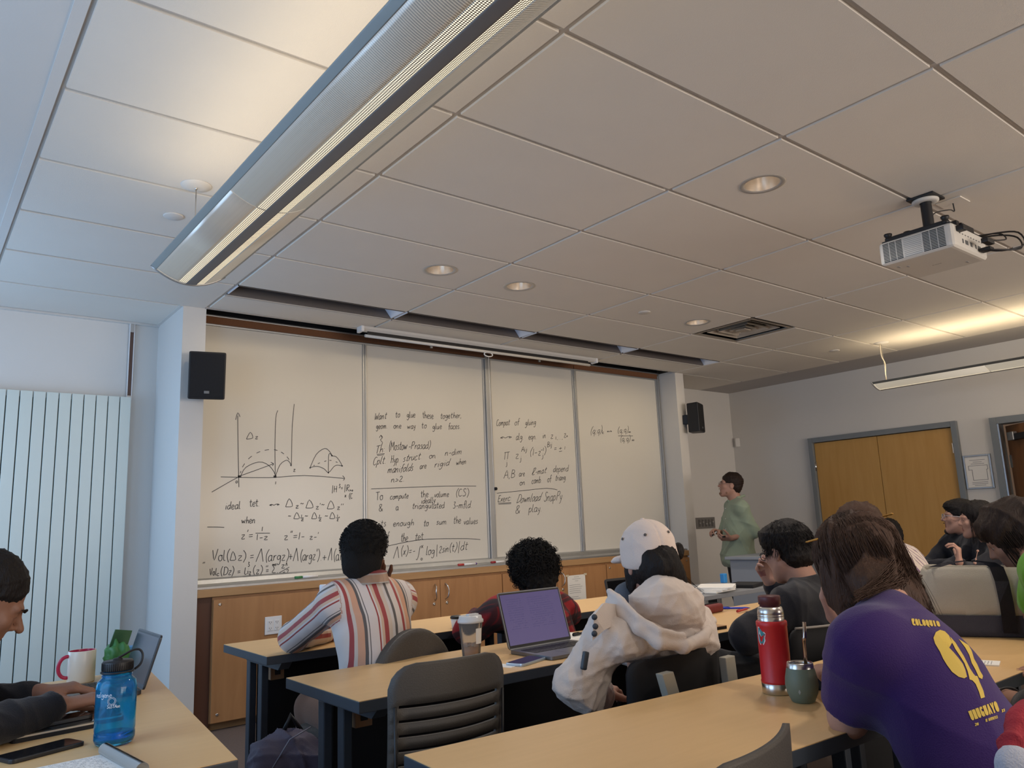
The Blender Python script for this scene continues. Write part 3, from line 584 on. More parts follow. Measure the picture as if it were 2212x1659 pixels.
# radiator
t = thing('panel_radiator', 'tall pale radiator of flat vertical panels in the left alcove', 'radiator', (0, 1.15, 0))
m_rad = mat('radiator_enamel', (.60, .66, .62), .4, var=.02, vscale=3)
for k in range(14):
    x_ = -.324-.0735*(k+1)
    o = bxo('radiator_panel', (x_+.003, x_+.0705, 0, .028, .12, Z0+.985), m_rad, t, .003)
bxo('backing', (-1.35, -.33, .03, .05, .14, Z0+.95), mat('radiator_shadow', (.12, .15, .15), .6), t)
for z_ in (.4, 1.9): bxo('wall_bracket', (-1.2, -.45, .05, .079, z_-.02, z_+.02), m_rad, t)
t = thing('wall_channel', 'narrow brown vertical channel above the radiator', 'pipe', (-.33, 1.222, 0))
bxo('strip', (-.012, .012, -.012, 0, 2.2, 2.70), mat('copper_brown', (.11, .06, .045), .5), t)
for a in (-.017, .012): bxo('edge', (a, a+.005, -.018, 0, 2.18, CZ-.012), m_white, t)
bxo('clip', (-.012, .012, -.02, 0, 2.67, 2.73), m_alu, t); bxo('clip', (-.014, .014, -.02, 0, 2.17, 2.21), m_alu, t)
# small round ceiling plates
for x_, y_, lab in ((-.61, -.903, 'round white cap on the ceiling left of the long lamp'), (2.757, -.889, 'round white cap on the ceiling above the right board panels'), (5.473, -.89, 'round white cap on the ceiling near the right lamp cord')):
    bm = bmesh.new(); lathe(bm, [(0, -.007), (.042, -.007), (.046, -.004), (.046, 0), (0, 0)], 28); tag(obj('sprinkler_cap', bm, m_white if False else m_wall, None, (x_, y_, CZ-.001)), lab, 'sprinkler')
# downlights
m_refl = mat('downlight_reflector', (.85, .80, .74), .22, .9)
for (x_, y_), lab in zip(DL, ('large round downlight nearest the projector', 'round downlight farthest left above the board', 'round downlight second from the left above the board', 'round orange-tinted downlight beside the air diffuser')):
    t = thing('downlight', lab, 'light', (x_, y_, CZ), 0, None)
    bm = bmesh.new(); lathe(bm, [(.082, .0), (.086, -.004), (.104, -.004), (.107, 0), (.107, .003), (.082, .003)], 40); obj('trim_ring', bm, mat('downlight_trim', (.50, .48, .45), .35, .3), t)
    bm = bmesh.new(); lathe(bm, [(.082, .0), (.080, .05), (.070, .10), (.055, .13)], 40); obj('reflector', bm, m_refl, t)
    bm = bmesh.new(); lathe(bm, [(0, .128), (.056, .131)], 24)
    obj('lamp', bm, mat('lamp_glow', (1, .9, .8), .5, emit=(1, .80, .60), estr=3.6), t)
# air diffuser
t = thing('air_diffuser', 'square ceiling air diffuser with stepped louvres', 'vent', (3*TT+TT/4, -1.5*TY, CZ))
m_vent = mat('vent_paint', (.40, .35, .29), .6, var=.35, vscale=9)
for k, (a, z1, z0) in enumerate(((.292, .0, .004), (.215, .045, .012), (.148, .045, .012), (.082, .045, .012))):
    bm = bmesh.new(); r0, r1 = a, a-(.035 if k else .03)
    for q in range(4):
        c, s = math.cos(q*math.pi/2), math.sin(q*math.pi/2)
        def R(x, y, z): return (x*c-y*s, x*s+y*c, z)
        vs = [R(-r0, -r0, z0-.006), R(r0, -r0, z0-.006), R(r1, -r1, z1), R(-r1, -r1, z1)]; bm.faces.new([bm.verts.new(p) for p in vs])
        vs = [R(-r0, -r0, z0), R(r0, -r0, z0), R(r1, -r1, z1+.004), R(-r1, -r1, z1+.004)]; bm.faces.new([bm.verts.new(p) for p in vs])
    obj('louvre' if k else 'frame', bm, m_vent, t, fix=False)
bxo('centre_plate', (-.045, .045, -.045, .045, .0, .006), m_vent, t)
bxo('duct', (-.29, .29, -.29, .29, .14, .15), m_blackm, t)
bm = bmesh.new(); tube(bm, [(.14, .1, .02), (.15, .12, .13)], .004, 6); tube(bm, [(-.14, .15, .02), (-.12, .15, .13)], .004, 6); obj('hanger', bm, m_steel, t)

# ---------------------------------------------------------------- pendant lamps
def perf_mat():
    m = bpy.data.materials.new('perforated_strip'); m.use_nodes = True; nt = m.node_tree; b = nt.nodes['Principled BSDF']
    tc = nt.nodes.new('ShaderNodeTexCoord'); sep = nt.nodes.new('ShaderNodeSeparateXYZ'); nt.links.new(tc.outputs['Object'], sep.inputs[0])
    def mth(op, a, b_=None):
        n = nt.nodes.new('ShaderNodeMath'); n.operation = op
        for i, v in enumerate((a, b_)):
            if v is None: continue
            if isinstance(v, (int, float)): n.inputs[i].default_value = v
            else: nt.links.new(v, n.inputs[i])
        return n.outputs[0]
    P_ = .0062
    sx = mth('SINE', mth('MULTIPLY', sep.outputs[0], 2*math.pi/P_)); sy = mth('SINE', mth('MULTIPLY', sep.outputs[1], 2*math.pi/P_))
    f = mth('GREATER_THAN', mth('ADD', sx, sy), .15)
    b.inputs['Base Color'].default_value = (.28, .26, .23, 1); b.inputs['Metallic'].default_value = .5; b.inputs['Roughness'].default_value = .4
    b.inputs['Emission Color'].default_value = (1, .86, .62, 1)
    nt.links.new(mth('MULTIPLY', f, 1.15), b.inputs['Emission Strength'])
    return m
m_perf = perf_mat()
def shade_lines(m, est):
    nt = m.node_tree; b = nt.nodes['Principled BSDF']; tc = nt.nodes.new('ShaderNodeTexCoord'); sp = nt.nodes.new('ShaderNodeSeparateXYZ'); nt.links.new(tc.outputs['Object'], sp.inputs[0])
    a = nt.nodes.new('ShaderNodeMath'); a.operation = 'MULTIPLY'; a.inputs[1].default_value = 2*math.pi/.0075; nt.links.new(sp.outputs[1], a.inputs[0])
    s = nt.nodes.new('ShaderNodeMath'); s.operation = 'SINE'; nt.links.new(a.outputs[0], s.inputs[0])
    r = nt.nodes.new('ShaderNodeMath'); r.operation = 'MULTIPLY_ADD'; r.inputs[1].default_value = est*.8; r.inputs[2].default_value = est; nt.links.new(s.outputs[0], r.inputs[0]); nt.links.new(r.outputs[0], b.inputs['Emission Strength'])
m_shade = mat('perforated_shade', (.50, .49, .46), .36, .6, stretch=(1, .02, 1), var=.1, vscale=150, emit=(1, .88, .70), estr=.07)
shade_lines(MATS['perforated_shade'], .10)
m_shade_far = mat('bright_lamp_shade', (.55, .53, .49), .4, .3, emit=(1, .88, .68), estr=.30)
def pendant(x, label, ys, cable):
    m_shade = m_shade_far if cable else MATS['perforated_shade']
    t = thing('pendant_lamp', label, 'lamp', (x, -1.235, 0), 0)
    L = 6.6; W2 = .157
    def zc(u): return 2.300+.062*(u/W2)**2      # u across
    def strip(name, u0, u1, y0, y1, m, lift=0, n=8):
        bm = bmesh.new(); N = n; rows = []
        for s, dz in ((0, 0), (1, .002)):
            rows.append([[bm.verts.new((u0+(u1-u0)*k/N, -y, zc(u0+(u1-u0)*k/N)+dz+lift)) for k in range(N+1)] for y in (y0, y1)])
        for r in rows:
            for k in range(N): bm.faces.new((r[0][k], r[0][k+1], r[1][k+1], r[1][k]))
        a, b = rows
        for k in range(N):
            for e in (0, 1): bm.faces.new((a[e][k], a[e][k+1], b[e][k+1], b[e][k]))
        for kk in (0, N): bm.faces.new((a[0][kk], a[1][kk], b[1][kk], b[0][kk]))
        return obj(name, bm, m, t, smooth=True)
    seg = [(0.02, .95), (.955, 3.3), (3.305, L)]
    for y0, y1 in seg:
        strip('shade_left', -.135, -.047, y0, y1, m_shade); strip('shade_right', .062, .135, y0, y1, m_shade)
        strip('light_strip', -.046, -.016, y0, y1, m_perf, .0005); strip('light_strip', .030, .061, y0, y1, m_perf, .0005)
    strip('centre_spine', -.0155, .0295, .01, L, mat('lamp_spine', (.20, .18, .17), .5, .2), -.001)
    strip('edge_left', -.157, -.1355, .01, L, mat('lamp_edge', (.36, .39, .39), .4, .5), -.0005); strip('edge_right', .1355, .157, .01, L, MATS['lamp_edge'], -.0005)
    bm = bmesh.new(); tube(bm, [(-W2+2*W2*k/16, 0, zc(-W2+2*W2*k/16)+.001) for k in range(17)], .0042, 8)
    o = obj('end_trim', bm, m_alu, t)
    bm = bmesh.new(); pts = [(-W2+2*W2*k/16, zc(-W2+2*W2*k/16)) for k in range(17)]; prism(bm, pts, -.012, -.008, axis='y'); obj('end_plate', bm, m_shade, t)
    bm = bmesh.new(); prism(bm, [(-.03, 2.31), (.03, 2.31), (.025, 2.345), (-.025, 2.345)], -L, -.05, axis='y'); obj('lamp_tray', bm, m_white, t)
    bm = bmesh.new(); lathe(bm, [(0, -.012), (.03, -.012), (.062, -.005), (.066, 0), (0, 0)], 32); cn = obj('canopy', bm, m_wall, t, (0, -.065, CZ-.001))
    bm = bmesh.new(); tube(bm, [(0, -.065, CZ-.01), (0, -.068, 2.345)], .0022, 6); tube(bm, [(0, -.065, CZ-.02), (0, -.065, CZ-.008)], .006, 8); obj('suspension_wire', bm, m_steel, t)
    if cable:
        bm = bmesh.new(); tube(bm, [(-.012, -.06, CZ-.012), (-.014, -.058, CZ-.12), (.012, -.07, CZ-.2), (.008, -.064, CZ-.3), (0, -.07, 2.34)], .006, 8); obj('power_cord', bm, mat('cord_cream', (.70, .62, .48), .5), t)
pendant(-.62, 'long curved metal pendant lamp running overhead from the camera', None, False)
pendant(5.565, 'curved pendant lamp hanging along the door wall', None, True)

# ---------------------------------------------------------------- projector
t = thing('projector', 'white ceiling-mounted video projector with side grilles and cables', 'projector', (2.235, -3.165, Z0+1.14))
m_proj = mat('projector_white', (.62, .60, .56), .4)
bm = bmesh.new(); box(bm, -.185, .185, -.168, .168, 0, .115); bevel(bm, .022, 3); obj('case', bm, m_proj, t)
bxo('top_cover', (-.17, .17, -.155, .155, .112, .122), m_black, t, .004)
for y0, y1 in ((.055, .148), (-.135, -.035)):
    bm = bmesh.new()
    for q in range(3):
        for k in range(13):
            a = y0+(y1-y0)*q/3; box(bm, -.1865, -.1845, a+.002, a+(y1-y0)/3-.002, .012+.0072*k, .0155+.0072*k)
    obj('vent_grille', bm, m_blackm, t)
bm = bmesh.new()
for k in range(11): box(bm, -.1868, -.1845, -.03, .05, .013+.0085*k, .0145+.0085*k)
obj('ribbing', bm, mat('rib_grey', (.30, .30, .30), .5), t)
bm = bmesh.new()
for x_, w_ in ((-.09, .012), (-.05, .03), (.0, .02), (.05, .012), (.09, .03), (.13, .01)): box(bm, x_-w_/2, x_+w_/2, -.1695, -.167, .03, .05); 
for k in range(9): box(bm, -.12+.03*k, -.108+.03*k, -.1695, -.167, .072, .076)
obj('ports', bm, m_aludark, t)
bm = bmesh.new()
for x_, y_ in ((-.10, .12), (-.07, .09), (.12, -.10)): box(bm, x_-.012, x_+.012, y_-.004, y_+.004, -.0015, .001)
obj('screw_covers', bm, mat('rib_grey', (0, 0, 0)), t)
# badge: bold short word on the underside
bm = bmesh.new(); st, W_ = letters('SONY')
for s in st: ribbon(bm, [(.022-.0045*v*.35*.5, .02-u*.0022, -.0008) for u, v in s], .0016, Vector((0, 0, -1)))
obj('badge_lettering', bm, m_aludark, t)
bm = bmesh.new()
box(bm, .07, .24, -.10, .07, .135, .15); box(bm, .06, .09, -.10, .08, .15, .20); box(bm, .10, .22, -.06, .06, .15, .215); box(bm, .09, .23, -.11, -.09, .13, .19)
box(bm, -.15, .2, -.14, -.12, .122, .135); box(bm, -.15, .2, .10, .12, .122, .135); box(bm, -.16, -.14, -.14, .12, .122, .14)
bevel(bm, .004); obj('mount_head', bm, m_black, t)
for x_, y_ in ((-.15, .13), (-.10, .06), (-.15, -.13)):
    bm = bmesh.new(); lathe(bm, [(0, .12), (.016, .12), (.016, .135), (.012, .14), (.018, .15), (.018, .158), (0, .16)], 16); obj('mount_foot', bm, m_black, t, (x_, y_, 0))
bm = bmesh.new(); lathe(bm, [(.026, .20), (.026, .44)], 20, c=(.165, .065, 0)); obj('mount_pole', bm, m_black, t)
bm = bmesh.new(); lathe(bm, [(.028, .368), (.05, .366), (.062, .374), (.062, .382), (.03, .392)], 28, c=(.165, .065, 0)); obj('pole_collar', bm, m_proj, t)
bxo('ceiling_plate', (.10, .24, .0, .13, .385, .397), m_black, t, .003)
bm = bmesh.new(); tube(bm, [(.24, -.08, .165), (.30, -.08, .165)], .008, 8); tube(bm, [(.285, -.08, .165), (.30, -.08, .165)], .014, 8); obj('thumb_screw', bm, m_black, t)
cab = bmesh.new()
tube(cab, [(.20, -.10, .13), (.26, -.20, .13), (.28, -.27, .10), (.20, -.30, .02), (.09, -.23, .015), (.07, -.17, .03)], .004, 6)
tube(cab, [(.20, -.10, .135), (.25, -.20, .14), (.27, -.28, .12), (.22, -.31, .04), (.12, -.25, .01), (.09, -.17, .035)], .004, 6)
tube(cab, [(.15, -.12, .125), (.20, -.22, .12), (.16, -.26, .07), (.06, -.24, .05)], .0035, 6)
obj('signal_cables', cab, m_black, t)
for d in ((-.02, .06, -.245, -.215, .03, .052), (-.15, -.11, -.20, -.165, .075, .10), (.07, .12, -.22, -.17, .02, .035)): bxo('cable_plug', d, m_black, t, .005)
t = thing('ceiling_socket', 'small square ceiling plate with a thin black cable to the projector', 'socket', (*at(2058, 437, 'z', CZ-.002)[:2], CZ-.002))
bxo('plate', (-.06, .06, -.06, .06, -.006, 0), m_tile, t, .002)
q = at(2058, 437, 'z', CZ)
bm = bmesh.new(); tube(bm, [(0, 0, -.004), (.005, 0, -.03), (0, 0, -.05), (-.06, .0, -.055), (2.40-q[0]+.02, -3.12-q[1], -.09), (2.40-q[0]+.02, -3.12-q[1], -.16)], .003, 6); obj('cable', bm, m_black, t)
# ---------------------------------------------------------------- desks
TZ = .736
def desk_quad(label, q, group, legs=True, outlet_=False):
    """q: four corners (x, y) counter-clockwise; top surface at TZ"""
    x0, y0 = q[0]
    t = thing('classroom_table', label, 'table', (x0, y0, 0), 0, group)
    L = [(a-x0, b-y0) for a, b in q]
    bm = bmesh.new(); prism(bm, L, TZ-.034, TZ-.0015); bevel(bm, .002); obj('edge_band', bm, m_edge, t)
    c = (sum(a for a, b in L)/4, sum(b for a, b in L)/4)
    bm = bmesh.new(); prism(bm, [(a+(c[0]-a)*.002, b+(c[1]-b)*.004) for a, b in L], TZ-.002, TZ); obj('tabletop', bm, m_table, t)
    if not legs: return t
    (ax, ay), (bx, by), (cx, cy), (dx, dy) = L    # a near-left, b near-right, c far-right, d far-left
    W_ = bx-ax; D = dy-ay
    for ex in (.07, W_-.11):
        e0 = 1 if ex < W_/2 else -1
        bm = bmesh.new(); prism(bm, [(.02, TZ-.034), (D-.05, TZ-.034), (D-.10, TZ-.068), (.06, TZ-.068)], ex, ex+.045, axis='x'); obj('end_bracket', bm, m_edge, t)
        for ly in (.26, .40):
            bm = bmesh.new(); box(bm, ex, ex+.03, D*ly/.52-.022, D*ly/.52+.022, .03, TZ-.066); bevel(bm, .004); obj('leg', bm, m_edge, t)
        bm = bmesh.new(); box(bm, ex, ex+.035, .03, D-.03, .005, .035); bevel(bm, .006); obj('foot_bar', bm, m_edge, t)
    bxo('modesty_panel', (.11, W_-.11, D-.13, D-.115, .22, TZ-.036), m_blackm, t)
    return t
def rect(x0, x1, y0, y1): return [(x0, y0), (x1, y0), (x1, y1), (x0, y1)]
desk_quad('front-row classroom table, left end, before the outlet panel', rect(-.36, 1.01, -1.545, -1.03), 'front-row tables')
desk_quad('front-row classroom table to the right of the curly-haired person', rect(1.014, 2.35, -1.545, -1.03), 'front-row tables')
desk_quad('middle-row table with the iced coffee and grey laptop', rect(-.485, 1.02, -2.57, -2.045), 'middle-row tables')
desk_quad('middle-row table with papers and the blue pen', rect(1.024, 2.40, -2.575, -2.05), 'middle-row tables')
desk_quad('nearest table with the red flask and the green cup', [(-.69, -3.645), (.684, -3.715), (.688, -3.195), (-.66, -3.115)], 'back-row tables')
desk_quad('back-row table carrying the canvas tote bag', rect(.690, 2.10, -3.72, -3.20), 'back-row tables')
desk_quad('back-row table at the right edge beyond the tote bag', rect(2.104, 3.45, -3.74, -3.22), 'back-row tables')
desk_quad('side desk at lower left with the blue water bottle', [(-1.62, -2.878), (-.928, -2.878), (-.766, -1.43), (-1.62, -1.43)], None)
# power plates under the two left table ends
for n, (x_, y_, lab) in enumerate(((-.27, -1.20, 'small outlet box under the left end of the front-row table'), (-.39, -2.22, 'small outlet box under the left end of the middle-row table'))):
    t = thing('table_outlet', lab, 'outlet', (x_+.06, y_-.06, TZ-.10)); bxo('box', (-.03, .03, -.02, .02, -.04, .065), mat('outlet_brown', (.30, .17, .09), .5), t, .003)
    bxo('socket', (-.012, .012, -.023, -.018, -.02, .02), m_black, t)

# ---------------------------------------------------------------- chairs
m_chair = mat('taupe_plastic', (.062, .055, .048), .55, bump=.15, bscale=300)
m_chairfab = mat('grey_upholstery', (.105, .092, .080), .9, var=.35, vscale=260, bump=.6, bscale=500)
def backmesh(w, h, curve, th=.012, slots=0, n=14, m=12, topr=.06, taper=.06):
    """curved shell: x across, z up, bulging toward -y at the middle; slots are openings across the lower half"""
    bm = bmesh.new(); zs = []
    if slots:
        zs = [0, .04, h-.08]; z = h-.108
        for k in range(slots): zs += [z, z+.010]; z -= .035
        zs += [h-.06, h-.035, h-.018, h-.006, h]
    else: zs = [h*k/m for k in range(m-4)]+[h-.06, h-.035, h-.018, h-.006, h]
    zs = sorted(set(zs)); rows = []
    for z in zs:
        half = w/2*(1-taper*(1-z/h))
        if z > h-topr: half -= topr-math.sqrt(max(0, topr**2-(z-(h-topr))**2))
        rows.append([(half*(-1+2*k/n), curve*(1-(half*(-1+2*k/n)/(w/2))**2)*-1+.10*(1-z/h)**2*.6, z) for k in range(n+1)])
    V = [[bm.verts.new(p) for p in r] for r in rows]
    for i in range(len(zs)-1):
        gap = slots and any(abs(zs[i]-(h-.108-.035*k)) < 1e-5 for k in range(slots))
        for k in range(n):
            if gap and 1 <= k < n-1: continue
            bm.faces.new((V[i][k], V[i][k+1], V[i+1][k+1], V[i+1][k]))
    bmesh.ops.recalc_face_normals(bm, faces=bm.faces)
    bmesh.ops.solidify(bm, geom=bm.faces[:], thickness=th)
    return bm
def chair(label, loc, rz, kind='plastic', w=.43, top=.86, group='chairs between the tables'):
    t = thing('classroom_chair', label, 'chair', loc, rz, None)
    # local: sitter faces +y, backrest at y = 0
    if kind == 'fabric':
        bm = bmesh.new(); hh = .40
        prism(bm, [(-w/2+.03, 0)]+[(w/2-.03, 0)]+[(w/2*math.cos(a)*1.0, hh*.45+hh*.55*math.sin(a)) for a in [math.pi*k/20 for k in range(21)]], -.03, .03, axis='y')
        bevel(bm, .02, 3, .5); obj('backrest', bm, m_chairfab, t, (0, 0, top-hh), smooth=True)
        bm = bmesh.new(); tube(bm, [(w/2*.96*math.cos(a), -.012, top-hh*.55+hh*.54*math.sin(a)) for a in [math.pi*k/24 for k in range(25)]], .006, 6); obj('piping', bm, mat('piping_grey', (.16, .145, .13), .8), t)
        bm = bmesh.new(); box(bm, -w/2, w/2, .02, .46, .42, .48); bevel(bm, .025, 3); obj('seat', bm, m_chairfab, t)
        bm = bmesh.new(); tube(bm, [(0, -.02, .60), (0, -.03, .42), (0, .22, .38)], .022, 8); tube(bm, [(0, .22, .42), (0, .22, .10)], .025, 10)
        for k in range(5): a = 2*math.pi*k/5; tube(bm, [(0, .22, .10), (.27*math.cos(a), .22+.27*math.sin(a), .05)], .016, 8)
        obj('pedestal', bm, m_black, t)
        return t
    hh = .44
    bm = backmesh(w, hh, .045, slots=5 if kind == 'plastic' else 0, topr=.07 if kind == 'plastic' else .04)
    mm = m_chair if kind == 'plastic' else m_blackm
    obj('backrest', bm, mm, t, (0, 0, top-hh), smooth=True)
    if kind == 'dark':
        bm = bmesh.new(); tube(bm, [(w/2*.93*k/8, -.052*(1-(k/8*.93)**2)-.004, top+.002) for k in range(-8, 9)], .005, 6); obj('top_rim', bm, mat('rim_grey', (.22, .20, .18), .4), t)
    if kind == 'straps':
        for x0, x1 in ((-.155, -.02), (.16, .19)):
            bm = bmesh.new(); prism(bm, [(x0-.026, top-.03), (x0+.026, top-.03), (x1+.026, top-.42), (x1-.026, top-.42)], -.085, -.060, axis='y'); bevel(bm, .003); obj('frame_strut', bm, mat('frame_ivory', (.36, .35, .30), .5), t)
    if kind == 'plastic':
        for s in (-1, 1):
            bm = bmesh.new(); tube(bm, [(s*w*.455, -.012, top-.10), (s*w*.445, -.006, top-.30), (s*w*.44, .03, top-.44)], .004, 6); obj('edge_seam', bm, m_black, t)
    bm = bmesh.new(); box(bm, -w/2+.01, w/2-.01, .03, .46, .435, .46); bevel(bm, .012, 3); obj('seat', bm, mm, t)
    for s in (-1, 1):
        bm = bmesh.new(); tube(bm, [(s*w*.44, .0, top-.36), (s*w*.45, .03, .44), (s*w*.47, -.02, .01)], .011, 8); obj('rear_leg', bm, m_edge, t)
        bm = bmesh.new(); tube(bm, [(s*w*.44, .10, .43), (s*w*.46, .42, .42), (s*w*.47, .46, .01)], .011, 8); obj('front_leg', bm, m_edge, t)
    return t
chair('grey upholstered chair with a rounded back behind the striped shirt', (.02, -2.02, 0), math.radians(12), 'fabric', .40, .835)
chair('taupe plastic slotted chair, empty, at the middle-row table', (-.375, -2.86, 0), math.radians(-3), 'plastic', .355, .872)
chair('taupe chair cut off by the bottom edge, nearest the camera', (-.375, -3.78, 0), math.radians(14), 'plastic', .42, .828)
chair('black chair with two pale struts behind the white jacket', (.33, -3.03, 0), math.radians(4), 'straps', .46, .812)
chair('dark chair with a thin grey rim behind the black jacket', (1.30, -2.99, 0), math.radians(-6), 'dark', .52, .79)

# ---------------------------------------------------------------- things on the tables
def rbox(bm, w, d, h, r=.01, seg=4, z=0, cx=0, cy=0):
    pts = []
    for sx, sy, a0 in ((1, 1, 0), (-1, 1, 90), (-1, -1, 180), (1, -1, 270)):
        for k in range(seg+1):
            a = math.radians(a0+90*k/seg); pts.append((cx+sx*(w/2-r)+r*math.cos(a), cy+sy*(d/2-r)+r*math.sin(a)))
    prism(bm, pts, z, z+h)
def top(px_, py_, z=TZ): p = at(px_, py_, 'z', z); return (p[0], p[1], z)
def laptop(label, loc, rz, w, d, tilt, body, screen_mat, h=None):
    t = thing('laptop', label, 'laptop', loc, rz)      # hinge at y=0, base toward -y, screen faces -y
    h = h or d
    bm = bmesh.new(); rbox(bm, w, d, .011, .012, cy=-d/2); b = obj('base', bm, body, t, (0, 0, .002))
    bm = bmesh.new()
    for r in range(5):
        for c in range(13): kx = -w*.43+c*w*.86/13; box(bm, kx+.0015, kx+w*.86/13-.0015, -.035-.018*(r+1)+.0015, -.035-.018*r-.0015, .0125, .0145)
    obj('keyboard', bm, m_black, t)
    bm = bmesh.new(); rbox(bm, w*.38, d*.36, .0006, .004, cy=-d*.77); obj('trackpad', bm, body, t, (0, 0, .0128))
    R = Matrix.Rotation(math.radians(-tilt), 4, 'X'); T_ = Matrix.Translation((0, .004, .012))
    bm = bmesh.new(); rbox(bm, w, h, .006, .012, cy=h/2, z=-.003)
    bmesh.ops.transform(bm, verts=bm.verts, matrix=T_ @ R @ Matrix.Rotation(math.pi/2, 4, 'X')); lid = obj('lid', bm, body, t)
    bm = bmesh.new(); box(bm, -w/2+.004, w/2-.004, .004, h-.004, .003, .0035)
    bmesh.ops.transform(bm, verts=bm.verts, matrix=T_ @ R @ Matrix.Rotation(math.pi/2, 4, 'X')); obj('screen_bezel', bm, m_black, lid)
    bm = bmesh.new(); box(bm, -w/2+.009, w/2-.009, .014, h-.010, .0035, .004)
    bmesh.ops.transform(bm, verts=bm.verts, matrix=T_ @ R @ Matrix.Rotation(math.pi/2, 4, 'X')); obj('screen', bm, screen_mat, lid)
    return t, T_ @ R @ Matrix.Rotation(math.pi/2, 4, 'X'), lid
m_scr = mat('screen_violet', (.01, .01, .015), .12, emit=(.062, .048, .125), estr=1.0, spec=.6)
m_scroff = mat('screen_off', (.004, .004, .005), .12)
m_space = mat('space_grey', (.20, .21, .23), .35, .8)
m_dark = mat('dark_lid', (.035, .04, .05), .3, .3)
lp, LM, lid = laptop('open grey laptop with a violet screen beside the iced coffee', (.437, -2.277, TZ), math.radians(1), .318, .235, 17, m_space, m_scr, .212)
bm = bmesh.new(); nb = Vector(LM.to_3x3() @ Vector((0, 0, 1)))
for r in range(14):
    for c0, n_ in ((-.125, 8), (-.02, 9), (.055, 5)):
        x_ = c0
        for k in range(n_):
            wl = RW.uniform(.004, .011)
            if RW.random() < .8: ribbon(bm, [LM @ Vector((x_, .182-.0085*r, .0045)), LM @ Vector((x_+wl, .182-.0085*r, .0045))], .0012, nb)
            x_ += wl+.002
obj('screen_text', bm, mat('screen_text_blue', (.02, .02, .05), .5, emit=(.03, .025, .08), estr=1), lid)
laptop('black laptop standing open in front of the white cap wearer', (.985, -2.30, TZ), math.radians(-3), .32, .22, 12, m_black, m_scroff)
laptop('open laptop with a slate-blue lid on the side desk', (-.905, -1.80, TZ), math.radians(-90), .29, .21, 17, m_dark, mat('slate_screen', (.045, .055, .085), .22, spec=.6, var=.6, vscale=6), .165)
def phone(label, p, rz, m_side, m_face, w=.075, l=.155):
    t = thing('smartphone', label, 'phone', p, rz)
    bm = bmesh.new(); rbox(bm, w, l, .009, .012); bevel(bm, .002); obj('case', bm, m_side, t)
    bm = bmesh.new(); rbox(bm, w-.008, l-.008, .0006, .009); obj('screen', bm, m_face, t, (0, 0, .009))
    return t
m_glass = mat('phone_glass', (.006, .007, .009), .05, spec=.8)
phone('light-rimmed smartphone lying before the grey laptop', top(1137, 1431), math.radians(-72), mat('phone_rim_blue', (.45, .55, .65), .3, .5), m_glass)
phone('black smartphone lying on the side desk beside the notepad', top(88, 1626), math.radians(-70), m_black, m_glass, .078, .165)
# tablet in a black case with a second dark phone on top
t = thing('tablet', 'glossy black tablet with a cream edge beneath the typing hands', 'tablet', (-1.17, -2.20, TZ), math.radians(7))
bm = bmesh.new(); rbox(bm, .26, .24, .010, .012); obj('cover', bm, m_blackm, t)
bm = bmesh.new(); rbox(bm, .255, .235, .004, .012); obj('cream_edge', bm, mat('cream_edge', (.55, .45, .33), .4), t, (0, 0, .010))
bm = bmesh.new(); rbox(bm, .250, .230, .003, .012); obj('screen', bm, m_glass, t, (0, 0, .014))
phone('slim black phone resting on the glossy tablet', (-1.18, -2.245, TZ+.017), math.radians(-80), m_black, m_glass)
# iced coffee
t = thing('iced_coffee_cup', 'clear plastic cup of iced coffee with a flat lid', 'cup', (.130, -2.245, TZ))
m_clear = mat('clear_plastic', (.85, .86, .88), .12, trans=.93, ior=1.12, spec=.4)
bm = bmesh.new(); lathe(bm, [(0, .002), (.030, 0), (.032, .004), (.044, .128), (.045, .130), (.0435, .130), (.031, .006), (0, .005)], 40); obj('cup_wall', bm, m_clear, t)
bm = bmesh.new(); lathe(bm, [(0, .006), (.0305, .007), (.0338, .043), (0, .044)], 32); obj('coffee', bm, mat('iced_coffee', (.50, .25, .11), .3, var=.25, vscale=60), t)
bm = bmesh.new()
for k in range(7):
    a = k*2.4; R_ = Matrix.Translation((.020*math.cos(a), .020*math.sin(a), .035+.004*(k % 3))) @ Euler((k, k*2, k*3)).to_matrix().to_4x4(); box(bm, -.008, .008, -.008, .008, -.008, .008, R_)
obj('ice_cubes', bm, mat('ice', (.50, .33, .22), .15), t)
bm = bmesh.new(); lathe(bm, [(.044, .126), (.0475, .127), (.0475, .136), (.043, .140), (.041, .150), (.036, .151), (0, .148)], 40); box(bm, -.012, .03, -.01, .01, .149, .156); obj('lid', bm, mat('lid_plastic', (.62, .62, .62), .25, spec=.6), t)
bm = bmesh.new()
for k in range(6):
    pass
for k in range(7):
    a0, a1 = -1.75, -1.15
    for q in range(4):
        a, b = a0+(a1-a0)*q/4, a0+(a1-a0)*(q+1)/4
        if k == 0:
            r_ = .0425; bm.faces.new([bm.verts.new(p) for p in ((r_*math.cos(a), r_*math.sin(a), .055), (r_*math.cos(b), r_*math.sin(b), .055), ((r_+.0025)*math.cos(b), (r_+.0025)*math.sin(b), .108), ((r_+.0025)*math.cos(a), (r_+.0025)*math.sin(a), .108))])
obj('label_sticker', bm, m_paper, t)
